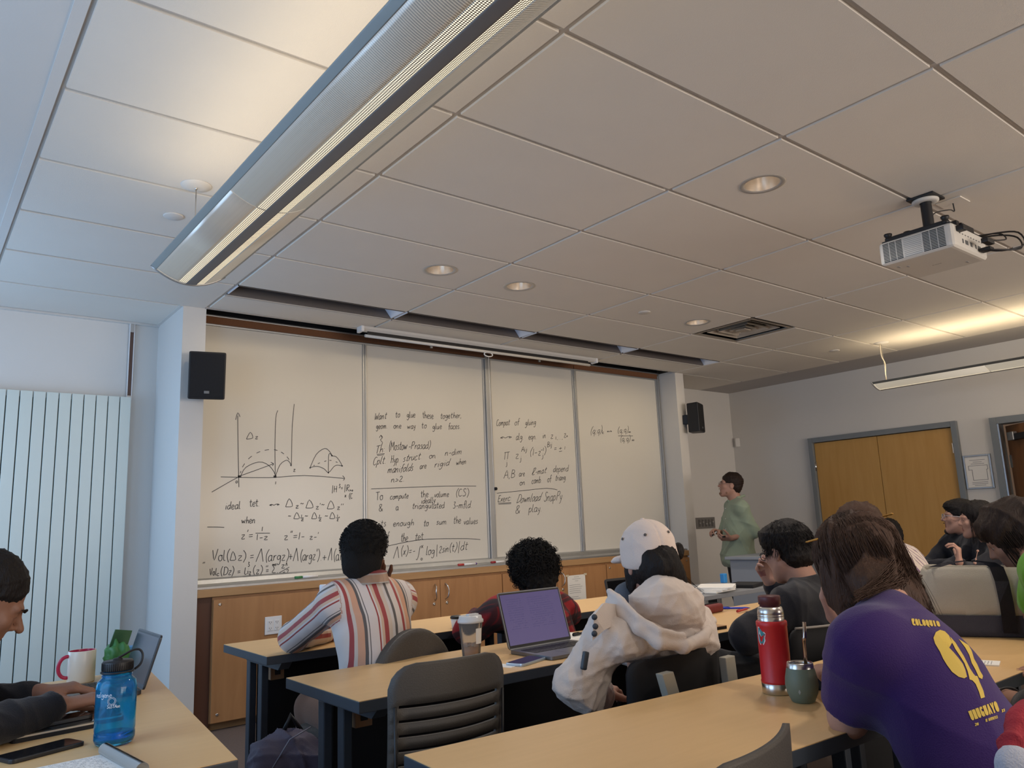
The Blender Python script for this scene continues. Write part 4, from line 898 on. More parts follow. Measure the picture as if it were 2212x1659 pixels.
# white bottle, dark cup
t = thing('drink_bottle', 'white metal bottle behind the striped sleeve', 'bottle', (*Y(700, 1330, -1.16)[:2], TZ))
bm = bmesh.new(); lathe(bm, [(0, 0), (.033, 0), (.036, .006), (.036, .15), (.030, .175), (.020, .192), (.019, .20), (0, .20)], 40); obj('body', bm, mat('bottle_white', (.66, .70, .78), .3), t)
bm = bmesh.new(); lathe(bm, [(0, .198), (.022, .198), (.022, .226), (.019, .23), (0, .23)], 32); obj('cap', bm, MATS['bottle_white'], t)
bm = bmesh.new(); box(bm, .006, .016, -.0372, -.034, .10, .13); obj('mark', bm, m_edge, t)
t = thing('paper_cup', 'small white cup with a black lid left of the red flannel', 'cup', (*Y(986, 1335, -1.48)[:2], TZ))
bm = bmesh.new(); lathe(bm, [(0, 0), (.022, 0), (.028, .045), (0, .045)], 28); obj('body', bm, m_paper, t)
bm = bmesh.new(); lathe(bm, [(0, .044), (.030, .044), (.030, .052), (.025, .056), (0, .055)], 28); obj('lid', bm, m_black, t)
# red flask
p = top(1681, 1497); t = thing('vacuum_flask', 'tall red steel flask with a maroon cap', 'flask', p, math.radians(20))
m_red = mat('flask_red', (.52, .018, .022), .38, bump=.1, bscale=800); m_maroon = mat('maroon_plastic', (.085, .018, .022), .45)
bm = bmesh.new(); lathe(bm, [(0, 0), (.037, 0), (.040, .003), (.040, .028), (.0385, .029)], 48); obj('base_ring', bm, m_steel, t)
bm = bmesh.new(); lathe(bm, [(.0385, .027), (.0405, .028), (.0405, .034), (.0395, .036), (.0395, .172), (.0405, .174), (.0405, .184), (.038, .187), (.033, .187)], 48); obj('body', bm, m_red, t)
bm = bmesh.new(); lathe(bm, [(.034, .186), (.0345, .196), (.0335, .197), (.0345, .199), (.0345, .202), (.0335, .203), (.0345, .205), (.034, .212), (.031, .222), (.028, .224)], 48); obj('neck', bm, m_steel, t)
bm = bmesh.new(); lathe(bm, [(.0265, .222), (.0265, .229), (.0295, .230), (.0295, .249), (.028, .252), (0, .252)], 40); obj('cap', bm, m_maroon, t)
def on_cyl(bm, pts, r, a0, z0, wid, closed=True, fill=True, mi=0):
    """flat shape (u, v) wrapped on a cylinder of radius r about z; angle a0"""
    vs = [bm.verts.new((r*math.cos(a0+u/r), r*math.sin(a0+u/r), z0+v)) for u, v in pts]
    if fill:
        f = bm.faces.new(vs); f.material_index = mi
        bmesh.ops.triangulate(bm, faces=[f])
aC = math.atan2(CAM[1]-p[1], CAM[0]-p[0])-math.radians(20)
stk = [(-.004, -.020), (.006, -.019), (.011, -.010), (.010, .000), (.013, .006), (.009, .010), (.004, .006), (.002, -.002), (-.001, .004), (-.003, .020), (-.008, .021), (-.010, .004), (-.009, -.012)]
bm = bmesh.new(); on_cyl(bm, [(u*1.25-.0003, v*1.16) for u, v in stk], .0399, aC-.85, .150, 0); o = obj('sticker_border', bm, m_white, t)
bm = bmesh.new(); on_cyl(bm, stk, .0402, aC-.85, .150, 0); obj('sticker', bm, mat('sticker_teal', (.03, .20, .22), .4, var=.5, vscale=40), t)
# mate cup
p = top(1736, 1516); t = thing('mate_cup', 'squat sage-green steel cup with a metal straw', 'cup', p)
m_sage = mat('sage_enamel', (.135, .17, .125), .5, bump=.1, bscale=900)
bm = bmesh.new(); lathe(bm, [(0, 0), (.024, 0), (.028, .002), (.037, .022), (.0405, .042), (.039, .060), (.0345, .080), (.0335, .084)], 48); obj('body', bm, m_sage, t)
bm = bmesh.new(); lathe(bm, [(.0338, .083), (.0322, .095), (.0312, .096), (.0305, .090), (.030, .083)], 48); obj('steel_rim', bm, m_steel, t)
bm = bmesh.new(); lathe(bm, [(0, .088), (.0305, .086)], 32); obj('yerba_leaves', bm, mat('yerba', (.16, .13, .055), .95, var=.5, vscale=300, bump=1, bscale=400), t)
bm = bmesh.new(); tube(bm, [(.012, -.008, .07), (.010, -.012, .11), (.006, -.015, .15), (.0055, -.016, .152), (.006, -.018, .158), (.008, -.02, .195)], [.0045, .0045, .0042, .0058, .0046, .0046], 12); obj('metal_straw', bm, mat('straw_steel', (.45, .38, .33), .2, 1.0), t)
aM = math.atan2(CAM[1]-p[1], CAM[0]-p[0])
bm = bmesh.new()
for k in range(5): on_cyl(bm, [(-.003+.001*abs(k-2), -.0045+.0022*k), (.003-.001*abs(k-2), -.0045+.0022*k), (.003-.001*abs(k-2), -.003+.0022*k), (-.003+.001*abs(k-2), -.003+.0022*k)], .0403, aM-.18, .030, 0)
obj('leaf_emblem', bm, mat('emblem_grey', (.40, .42, .38), .4), t)
# dark pouch behind the cup
t = thing('dark_pouch', 'black cloth pouch lying behind the green cup', 'pouch', (*top(1790, 1482)[:2], TZ), math.radians(25))
bm = bmesh.new(); rbox(bm, .14, .10, .035, .03); bevel(bm, .012, 3); obj('pouch_body', bm, m_blackm, t, smooth=True)
bm = bmesh.new(); tube(bm, [(-.06, 0, .037), (0, .01, .040), (.06, 0, .037)], .003, 6); obj('zip', bm, m_edge, t)
# blue bottle
p = top(246, 1606); t = thing('water_bottle', 'translucent blue water bottle with a black loop cap', 'bottle', p)
m_blueg = mat('blue_tritan', (.09, .58, .95), .06, trans=.92, ior=1.30, spec=.6)
bm = bmesh.new(); lathe(bm, [(0, .004), (.034, .0), (.041, .004), (.0445, .014), (.0445, .026), (.0435, .030), (.0445, .034), (.0445, .128), (.042, .142), (.034, .150), (.0325, .152), (.0325, .168), (.0305, .168), (.0305, .150), (.040, .138), (.0425, .126), (.0425, .016), (.038, .007), (0, .007)], 56); obj('bottle_body', bm, m_blueg, t)
bm = bmesh.new()
for z_ in (.155, .162): tube(bm, [(.0330*math.cos(2*math.pi*k/32), .0330*math.sin(2*math.pi*k/32), z_) for k in range(33)], .0015, 6, cap=False)
obj('neck_thread', bm, m_blueg, t)
bm = bmesh.new(); lathe(bm, [(0, .166), (.034, .166), (.034, .1845), (.032, .188), (.012, .188), (.010, .193), (0, .194)], 48)
for k in range(48):
    a = 2*math.pi*k/48; box(bm, .0335, .0350, -.0008, .0008, .168, .184, Matrix.Rotation(a, 4, 'Z'))
obj('screw_cap', bm, m_black, t)
bm = bmesh.new(); tube(bm, [(.0, 0, .193), (.012, -.002, .199), (.030, -.006, .208), (.045, -.010, .208), (.052, -.012, .195), (.048, -.012, .175), (.036, -.010, .164)], .0032, 8, flat=.7); tube(bm, [(.0352*math.cos(2*math.pi*k/32), .0352*math.sin(2*math.pi*k/32), .163) for k in range(33)], .0022, 6, cap=False)
obj('tether_loop', bm, m_black, t)
bm = bmesh.new(); lathe(bm, [(0, .0075), (.0415, .016), (.0423, .024), (0, .024)], 40); obj('water', bm, mat('water_blue', (.05, .35, .85), .02, trans=.9, ior=1.33), t)
aB = math.atan2(CAM[1]-p[1], CAM[0]-p[0])
bm = bmesh.new()
def cyl_text(bm, s, a0, z0, h, r):
    st, W_ = letters(s)
    for q in st:
        pts = [(r*math.cos(a0+(u*h/10)/r), r*math.sin(a0+(u*h/10)/r), z0+v*h/10) for u, v in q]
        V_ = [Vector(a) for a in pts]
        for a, b in zip(V_, V_[1:]):
            n_ = Vector((a.x, a.y, 0)).normalized(); d_ = (b-a).normalized().cross(n_)*.0005
            bm.faces.new([bm.verts.new(c_) for c_ in (a+d_, b+d_, b-d_, a-d_)])
cyl_text(bm, 'nalgene', aB-1.15, .112, .013, .0450); cyl_text(bm, 'SUSTAIN', aB-.42, .088, .0075, .0450)
for rr in (.006, .0085):
    ang = [2*math.pi*k/24 for k in range(25)]
    for a, b in zip(ang, ang[1:]):
        P_ = lambda a, r_: Vector((.045*math.cos(aB-.20+r_*math.cos(a)/.045), .045*math.sin(aB-.20+r_*math.cos(a)/.045), .103+r_*math.sin(a)))
        bm.faces.new([bm.verts.new(c_) for c_ in (P_(a, rr), P_(b, rr), P_(b, rr+.0007), P_(a, rr+.0007))])
obj('printed_logo', bm, mat('print_pale', (.55, .62, .70), .5), t)
# mug
t = thing('coffee_mug', 'white mug with a crimson inside and crimson handle', 'mug', (-1.005, -1.53, TZ))
m_crim = mat('crimson_glaze', (.42, .02, .07), .25)
bm = bmesh.new(); lathe(bm, [(0, 0), (.040, 0), (.043, .004), (.043, .103), (.042, .105), (.0405, .104)], 48); obj('mug_wall', bm, mat('mug_white', (.74, .70, .62), .25), t)
bm = bmesh.new(); lathe(bm, [(.0408, .1045), (.0395, .095), (.039, .012), (0, .008)], 48); obj('inside', bm, m_crim, t)
bm = bmesh.new(); tube(bm, [(-.040-.031*math.sin(a)**.8, -.005, .055+.035*math.cos(a)) for a in [math.pi*k/16+1e-4 for k in range(16)]+[math.pi-1e-4]], .006, 10); obj('handle', bm, m_crim, t)
# notepad
p0 = at(240, 1655, 'z', TZ); p1_ = at(180, 1615, 'z', TZ)
t = thing('notepad', 'handwritten notepad with its cover sheet rolled over', 'notepad', (-1.20, -2.66, TZ), math.radians(3))
bm = bmesh.new(); box(bm, -.15, .062, -.20, .028, 0, .006); obj('pages', bm, m_paper, t)
bm = bmesh.new(); tube(bm, [(.064, .035, .014), (.076, -.20, .014)], .0135, 16, cap=False); bmesh.ops.solidify(bm, geom=bm.faces[:], thickness=.001); obj('rolled_cover', bm, m_paper, t)
bm = bmesh.new()
for r in range(16):
    x_ = -.14
    while x_ < .04:
        st, W_ = letters(RW.choice(['then', 'f(x)=', 'let', 'so the', 'map', 'sum', 'k+1', 'is', 'group', 'z=0', 'and', 'where', 'we get']))
        for q in st: ribbon(bm, [(x_+u*.0009, .014-.0125*r+v*.0009, .0064) for u, v in q], .0005, Vector((0, 0, 1)))
        x_ += W_*.0009+.006
obj('handwriting', bm, mat('pencil', (.16, .16, .18), .7), t)
tag(bxo('loose_sheet', (-.06, .06, -.05, .05, 0, .0012), m_paper, None, loc=(*top(58, 1506)[:2], TZ+.03), rot=(0, math.radians(12), .3)), 'white sheet tucked under the typing forearm', 'paper') if False else None
# tissue box with a blue packet, green bag behind the laptop
t = thing('wooden_box', 'small wooden box with blue packets at the far corner of the side desk', 'box', (-.845, -1.50, TZ))
for d in ((-.055, .055, -.05, -.044, 0, .075), (-.055, .055, .044, .05, 0, .075), (-.055, -.049, -.044, .044, 0, .075), (.049, .055, -.044, .044, 0, .075), (-.049, .049, -.044, .044, 0, .005)): bxo('side_board', d, m_table, t, .001)
bxo('blue_packet', (-.03, .035, -.02, .03, .006, .095), mat('packet_blue', (.04, .26, .62), .35), t, .006); bxo('blue_packet', (.0, .045, -.04, -.022, .006, .088), MATS['packet_blue'], t, .006)
t = thing('green_bag', 'crumpled green bag behind the slate laptop', 'bag', (-.90, -1.555, TZ))
bm = bmesh.new(); bmesh.ops.create_icosphere(bm, subdivisions=4, radius=1)
for v in bm.verts:
    n_ = 1+.16*math.sin(7*v.co.x+3*v.co.z)*math.sin(6*v.co.y+2)+.08*math.sin(17*v.co.x*v.co.z+4)
    v.co = Vector((v.co.x*.042*n_, v.co.y*.05*n_, .062+v.co.z*.062*n_))
    if v.co.z < 0: v.co.z = 0
obj('bag_body', bm, mat('bag_green', (.05, .20, .055), .5, var=.2, vscale=30), t, smooth=True)
bm = bmesh.new(); prism(bm, [(-.03, .10), (.03, .10), (.045, .155), (-.01, .165)], -.004, .004, axis='y'); obj('bag_flap', bm, mat('bag_green_dark', (.02, .09, .03), .5), t)
# papers and pens
def sheet(label, p, rz, w=.216, d=.279, h=.001, lines=True, name='paper_sheet', m=None):
    t = thing(name, label, 'paper', p, rz); bxo('sheet', (-w/2, w/2, -d/2, d/2, 0, h), m or m_paper, t)
    if lines:
        bm = bmesh.new()
        for k in range(9): box(bm, -w*.4, w*RW.uniform(.1, .4), d*.38-k*d*.085, d*.38-k*d*.085+.0015, h, h+.0003)
        obj('writing', bm, MATS['grey_print'], t)
    return t
sheet('white paper sheet between the grey laptop and the flannel sleeve', (.70, -2.17, TZ), math.radians(8))
sheet('small white slip lying by the slotted chair', (*top(1089, 1438)[:2], TZ), .3, .05, .09, .0008, False)
sheet('tiny white scrap on the middle table behind the slotted chair', (*top(930, 1437)[:2], TZ), .2, .05, .03, .0008, False)
sheet('ruled index card on the back table before the tote', (*top(2118, 1433)[:2], TZ), .3, .076, .10, .004)
sheet('printed sheet under the blue pen', (1.36, -2.16, TZ+.001), .25); sheet('printed sheet nearest the black sleeve', (1.20, -2.25, TZ+.0022), -.25)
t = thing('folder', 'brown clipboard folder edge beneath the printed sheets', 'folder', (1.12, -2.40, TZ), -.1); bxo('cover', (-.15, .15, -.11, .11, 0, .012), m_blackm, t, .002); bxo('page_block', (-.145, .148, -.105, .105, .003, .009), m_paper, t); bxo('top_cover', (-.15, .15, -.11, .11, .012, .014), m_ledge, t)
def pen(label, p, rz, L, m, m2, z=.005):
    t = thing('pen', label, 'pen', (p[0], p[1], TZ+z), rz)
    bm = bmesh.new(); tube(bm, [(-L/2, 0, 0), (L/2-.02, 0, 0), (L/2, 0, 0)], [.005, .005, .001], 10); obj('barrel', bm, m, t)
    bm = bmesh.new(); tube(bm, [(-L/2, 0, 0), (-L/2+.04, 0, 0)], .006, 10); tube(bm, [(-L/2, 0, .007), (-L/2+.035, 0, .0065)], .0015, 5); obj('cap', bm, m2, t)
m_penb = mat('pen_blue', (.02, .05, .55), .35)
pen('blue pen lying across the printed sheets', top(1590, 1318), -.9, .14, m_penb, m_penb, .010)
pen('dark pen lying beside the paper near the grey laptop', top(1262, 1371), .1, .14, m_black, m_black, .008)
pen('red pen just left of the black sleeve', top(1605, 1322), .2, .13, MATS['marker_red'], MATS['marker_red'], .010)
t = thing('pencil_case', 'dark red pencil case beyond the printed sheets', 'case', (1.66, -2.12, TZ), .1)
bm = bmesh.new(); rbox(bm, .20, .07, .04, .03); bevel(bm, .014, 3); obj('case_body', bm, mat('case_red', (.16, .02, .02), .6, var=.3, vscale=40), t, smooth=True)
bm = bmesh.new(); tube(bm, [(-.09, 0, .041), (0, .004, .043), (.09, 0, .041)], .003, 6); obj('zip', bm, m_black, t)
# teacher's table
tz = .70; q0 = at(1552, 1284, 'z', tz); 
t = thing('lecturer_table', 'grey table with papers in front of the lecturer', 'table', (q0[0], q0[1], 0), math.radians(2))
m_gt = mat('grey_laminate', (.22, .23, .25), .45); bxo('tabletop', (-.15, .80, 0, .60, tz-.028, tz), m_gt, t, .003)
for a in (-.08, .72):
    for b_ in (.06, .52): bxo('leg', (a-.02, a+.02, b_-.02, b_+.02, 0, tz-.028), m_alu, t, .003)
bxo('modesty_panel', (-.04, .68, .50, .515, .25, tz-.03), m_blackm, t)
for k in range(4):
    o = sheet(['bottom sheet of the paper pile on the grey table', 'second sheet of the paper pile on the grey table', 'third sheet of the paper pile on the grey table', 'top curling sheet of the paper pile on the grey table'][k], (q0[0]+.13+.012*k, q0[1]+.17-.01*k, tz+.003+.0095*k), .2+.12*k, .30, .24, .008, False); o['group'] = 'papers on the grey table'
tag(bxo('black_notebook', (-.13, .13, -.10, .10, 0, .025), m_blackm, None, .006, (q0[0]+.55, q0[1]+.18, tz), (0, 0, .3)), 'black closed notebook on the grey table', 'notebook')
# lectern with equipment behind the lecturer
t = thing('equipment_cabinet', 'grey steel equipment cabinet standing behind the lecturer', 'cabinet', (4.08, -.78, 0), .1)
bm = bmesh.new(); box(bm, 0, .75, -.28, .28, .02, .84); bevel(bm, .006); obj('cabinet_body', bm, mat('cabinet_grey', (.24, .26, .29), .5), t)
bxo('cabinet_top', (-.03, .78, -.31, .31, .84, .865), MATS['cabinet_grey'], t, .004)
bxo('side_rail', (-.02, .0, -.285, -.255, .1, .74), m_white, t, .002)
t = thing('document_camera', 'flat grey device on the equipment cabinet', 'device', (4.14, -.87, .865), .2)
bxo('device_base', (0, .15, -.05, .05, 0, .03), m_white, t, .005); bxo('device_arm', (-.03, .14, -.05, .05, .055, .075), MATS['cabinet_grey'], t, .005); bxo('device_post', (.06, .09, -.015, .015, .03, .056), m_white, t)
p = Y(1748, 1150, -.9)
t = thing('monitor', 'black monitor corner showing above the black-haired head', 'monitor', (p[0]-.10, -.70, .865), .15)
bxo('screen_panel', (-.30, .30, -.015, .015, .03, .245), m_black, t, .006); bxo('stand', (-.05, .05, -.05, .06, 0, .03), m_black, t, .004); bxo('picture_area', (-.29, .29, -.017, -.014, .04, .235), m_scroff, t)
tag(bxo('drink_carton', (-.02, .02, -.02, .02, 0, .07), mat('packet_blue', (0, 0, 0)), None, .006, (q0[0]+.76, q0[1]+.52, tz)), 'small blue and white carton on the grey table', 'carton')
# ---------------------------------------------------------------- smooth solids (distance fields meshed with surface nets)
from mathutils.bvhtree import BVHTree
V3 = lambda *a: np.array(a, float)
def nrm(v): v = np.asarray(v, float); return v/max(1e-9, np.linalg.norm(v))
def C(a, b, ra, rb, k=.02, op='+', flat=None): return dict(t='c', a=np.asarray(a, float), b=np.asarray(b, float), ra=ra, rb=rb, k=k, op=op, flat=flat)
def E(c, r, R=None, k=.02, op='+'): return dict(t='e', c=np.asarray(c, float), r=np.asarray(r, float), R=np.eye(3) if R is None else np.asarray(R), k=k, op=op)
def B(c, h, R=None, rd=.01, k=.02, op='+'): return dict(t='b', c=np.asarray(c, float), h=np.asarray(h, float), R=np.eye(3) if R is None else np.asarray(R), rd=rd, k=k, op=op)
def HP(p, n): return dict(t='h', p=np.asarray(p, float), n=nrm(n), op='&')
def _bb(q):
    if q['t'] == 'c':
        m = max(q['ra'], q['rb']); return np.minimum(q['a'], q['b'])-m, np.maximum(q['a'], q['b'])+m
    if q['t'] == 'e':
        e = np.sqrt(((q['R']*q['r'])**2).sum(1)); return q['c']-e, q['c']+e
    if q['t'] == 'b':
        e = (np.abs(q['R'])*q['h']).sum(1)+q['rd']; return q['c']-e, q['c']+e
def _dist(q, X, Y_, Z):
    if q['t'] == 'c':
        a, b = q['a'], q['b']; d = b-a; L2 = max(1e-12, d@d); s = 1.0
        px_, py_, pz_ = X-a[0], Y_-a[1], Z-a[2]
        if q['flat'] is not None:
            n, f = q['flat']; n = nrm(n); n = n-d*(n@d)/L2 if L2 > 1e-8 else n; n = nrm(n)
            dt = (px_*n[0]+py_*n[1]+pz_*n[2])*(1/f-1); px_ = px_+dt*n[0]; py_ = py_+dt*n[1]; pz_ = pz_+dt*n[2]; s = .5+.5*f
        t = np.clip((px_*d[0]+py_*d[1]+pz_*d[2])/L2, 0, 1)
        return (np.sqrt((px_-t*d[0])**2+(py_-t*d[1])**2+(pz_-t*d[2])**2)-(q['ra']+(q['rb']-q['ra'])*t))*s
    x, y, z = X-q['c'][0], Y_-q['c'][1], Z-q['c'][2]; R = q['R']
    u = x*R[0, 0]+y*R[1, 0]+z*R[2, 0]; v = x*R[0, 1]+y*R[1, 1]+z*R[2, 1]; w = x*R[0, 2]+y*R[1, 2]+z*R[2, 2]
    if q['t'] == 'e':
        r = q['r']; k0 = np.sqrt((u/r[0])**2+(v/r[1])**2+(w/r[2])**2); k1 = np.sqrt((u/r[0]**2)**2+(v/r[1]**2)**2+(w/r[2]**2)**2)
        return k0*(k0-1)/np.maximum(k1, 1e-6)
    h = q['h']; qx, qy, qz = np.abs(u)-h[0], np.abs(v)-h[1], np.abs(w)-h[2]
    return np.sqrt(np.maximum(qx, 0)**2+np.maximum(qy, 0)**2+np.maximum(qz, 0)**2)+np.minimum(np.maximum(qx, np.maximum(qy, qz)), 0)-q['rd']
def nets(prims, h):
    bbs = [_bb(q) for q in prims if q['op'] == '+']
    lo = np.min([b[0] for b in bbs], 0)-3*h-.01; hi = np.max([b[1] for b in bbs], 0)+3*h+.01
    n = np.ceil((hi-lo)/h).astype(int)+1
    D = np.full(n, .2, np.float32)
    ax = [(lo[i]+h*np.arange(n[i])).astype(np.float32) for i in range(3)]
    for q in prims:
        if q['t'] == 'h':
            pl = (ax[0][:, None, None]-q['p'][0])*q['n'][0]+(ax[1][None, :, None]-q['p'][1])*q['n'][1]+(ax[2][None, None, :]-q['p'][2])*q['n'][2]
            D = np.maximum(D, pl.astype(np.float32)); continue
        a, b = _bb(q); m = q['k']+2.5*h
        i0 = np.clip(np.floor((a-m-lo)/h).astype(int), 0, n-1); i1 = np.clip(np.ceil((b+m-lo)/h).astype(int)+1, 1, n)
        if (i1 <= i0).any(): continue
        sl = tuple(slice(i0[k], i1[k]) for k in range(3))
        d = _dist(q, ax[0][sl[0]][:, None, None], ax[1][sl[1]][None, :, None], ax[2][sl[2]][None, None, :]).astype(np.float32)
        o = D[sl]; k = max(q['k'], 1e-5)
        if q['op'] == '+':
            hh = np.maximum(k-np.abs(o-d), 0)/k; D[sl] = np.minimum(o, d)-hh*hh*k*.25
        else:
            d = -d; hh = np.maximum(k-np.abs(o-d), 0)/k; D[sl] = np.maximum(o, d)+hh*hh*k*.25
    S = D < 0
    nc = n-1
    cnt = np.zeros(nc, np.int8)
    for dx in (0, 1):
        for dy in (0, 1):
            for dz in (0, 1): cnt += S[dx:dx+nc[0], dy:dy+nc[1], dz:dz+nc[2]]
    act = np.argwhere((cnt > 0) & (cnt < 8))
    idx = np.full(nc, -1, np.int32); idx[act[:, 0], act[:, 1], act[:, 2]] = np.arange(len(act))
    acc = np.zeros((len(act), 3)); num = np.zeros(len(act))
    cs = [(x, y, z) for x in (0, 1) for y in (0, 1) for z in (0, 1)]
    val = {c: D[act[:, 0]+c[0], act[:, 1]+c[1], act[:, 2]+c[2]] for c in cs}
    for c in cs:
        for axx in range(3):
            if c[axx]: continue
            c2 = list(c); c2[axx] = 1; c2 = tuple(c2); va, vb = val[c], val[c2]; m = (va < 0) != (vb < 0)
            t = np.where(m, va/(va-vb+1e-12), 0); p = np.array(c, float)[None, :]+np.zeros((len(act), 3)); p[:, axx] = t
            acc += p*m[:, None]; num += m
    P = lo+h*(act+acc/num[:, None])
    faces = []
    for axx in range(3):
        a1, a2 = [(1, 2), (2, 0), (0, 1)][axx]
        s0 = [slice(None)]*3; s1 = [slice(None)]*3; s0[axx] = slice(0, n[axx]-1); s1[axx] = slice(1, n[axx])
        A, Bq = S[tuple(s0)], S[tuple(s1)]
        e = np.argwhere(A != Bq)
        e = e[(e[:, a1] > 0) & (e[:, a2] > 0) & (e[:, a1] < nc[a1]) & (e[:, a2] < nc[a2])]
        ins = A[e[:, 0], e[:, 1], e[:, 2]]
        q = []
        for o1, o2 in ((-1, -1), (0, -1), (0, 0), (-1, 0)):
            w = e.copy(); w[:, a1] += o1; w[:, a2] += o2; q.append(idx[w[:, 0], w[:, 1], w[:, 2]])
        q = np.stack(q, 1); q = np.where(ins[:, None], q, q[:, ::-1]); faces.append(q)
    F = np.concatenate(faces); F = F[(F >= 0).all(1)]
    return P, F
def folds(P, amp, freq, seed=0, aniso=(1, 1, 1)):
    r = np.random.RandomState(seed); Q = P*np.array(aniso)*freq; o = np.zeros(len(P))
    for k in range(5):
        d = nrm(r.normal(size=3)); d2 = nrm(r.normal(size=3)); w = np.sin(Q@d2*1.7+r.uniform(0, 6))*1.5
        s = np.sin(Q@d*(1+.5*k)+w+r.uniform(0, 6)); o += (1-np.abs(s))**2/(1+.5*k)-.25
    return amp*o
def solid(name, prims, h, m, parent=None, base=(0, 0, 0), disp=None, smooth=1, attr=None, mats=None, region=None):
    P, F = nets(prims, h)
    me = bpy.data.meshes.new(name)
    for it in range(smooth):            # light Laplacian relax
        e = np.concatenate([F[:, [0, 1]], F[:, [1, 2]], F[:, [2, 3]], F[:, [3, 0]]]); s = np.zeros_like(P); c = np.zeros(len(P))
        np.add.at(s, e[:, 0], P[e[:, 1]]); np.add.at(s, e[:, 1], P[e[:, 0]]); np.add.at(c, e[:, 0], 1); np.add.at(c, e[:, 1], 1)
        P = .5*P+.5*s/np.maximum(c, 1)[:, None]
    if disp is not None:
        nn = np.zeros_like(P); fn = np.cross(P[F[:, 2]]-P[F[:, 0]], P[F[:, 3]]-P[F[:, 1]])
        for k in range(4): np.add.at(nn, F[:, k], fn)
        nn /= np.maximum(1e-12, np.linalg.norm(nn, axis=1))[:, None]; P = P+nn*disp(P)[:, None]
    b = np.asarray(base, float)
    me.vertices.add(len(P)); me.vertices.foreach_set('co', (P-b).astype(np.float32).ravel())
    me.loops.add(F.size); me.loops.foreach_set('vertex_index', F.ravel().astype(np.int32))
    me.polygons.add(len(F)); me.polygons.foreach_set('loop_start', np.arange(0, F.size, 4, dtype=np.int32)); me.polygons.foreach_set('loop_total', np.full(len(F), 4, np.int32))
    me.polygons.foreach_set('use_smooth', np.ones(len(F), bool))
    for q in (m if isinstance(m, (list, tuple)) else [m]): me.materials.append(q)
    if region is not None:
        me.polygons.foreach_set('material_index', region(P[F].mean(1)).astype(np.int32))
    if attr is not None:
        for nm, fn_ in attr.items():
            a = me.attributes.new(nm, 'FLOAT', 'POINT'); a.data.foreach_set('value', fn_(P).astype(np.float32))
    me.update(); me.validate()
    o = bpy.data.objects.new(name, me); COL.objects.link(o)
    if parent: o.parent = parent
    return o
def basis(fwd, up=(0, 0, 1)):
    """columns right, forward, up"""
    f = nrm(fwd); r = nrm(np.cross(f, up)); return np.stack([r, f, np.cross(r, f)], 1)
def headR(yaw, pitch=0, roll=0):
    """yaw: degrees from +y toward +x; pitch up positive; roll to the person's right positive"""
    a, b, c = map(math.radians, (yaw, pitch, roll))
    return np.array(Matrix.Rotation(-a, 3, 'Z') @ Matrix.Rotation(b, 3, 'X') @ Matrix.Rotation(c, 3, 'Y'))
def head_prims(c, R, s=1.0, nose=1.0, jaw=1.0, face=True):
    T = lambda x, y, z: c+R@(np.array([x, y, z])*s)
    r = lambda *a: tuple(q*s for q in a)
    L = [E(T(0, -.015, .035), r(.076, .096, .086), R, .01), E(T(0, .028, -.035), r(.060, .062, .078), R, .03)]
    if not face: return L+[E(T(.078*q, -.008, -.008), r(.009, .019, .031), R, .006) for q in (-1, 1)]
    for q in (-1, 1):
        L += [C(T(q*.050, .0, -.045), T(q*.018, .062, -.098), .020*s*jaw, .017*s*jaw, .03), E(T(q*.040, .060, -.022), r(.022, .020, .020), R, .02),
              C(T(q*.012, .084, .020), T(q*.042, .072, .018), .010*s, .010*s, .015),
              E(T(q*.031, .094, .000), r(.017, .016, .012), R, .012, '-'), E(T(q*.031, .072, .000), r(.0135, .013, .0125), R, .004),
              E(T(q*.077, -.008, -.006), r(.008, .020, .032), R, .006), E(T(q*.084, -.004, -.002), r(.004, .010, .018), R, .004, '-')]
    L += [E(T(0, .066, -.100), r(.020*jaw, .017, .016), R, .02), C(T(0, .084, .012), T(0, .103*nose, -.024), .0075*s, .0115*s, .012), E(T(-.010, .093, -.029), r(.0075, .010, .0075), R, .006), E(T(.010, .093, -.029), r(.0075, .010, .0075), R, .006),
          C(T(-.017, .081, -.0555), T(.017, .081, -.0555), .0065*s, .0065*s, .006), C(T(-.014, .080, -.067), T(.014, .080, -.067), .0070*s, .0070*s, .006), C(T(-.020, .0895, -.0612), T(.020, .0895, -.0612), .0022*s, .0022*s, .002, '-')]
    return L
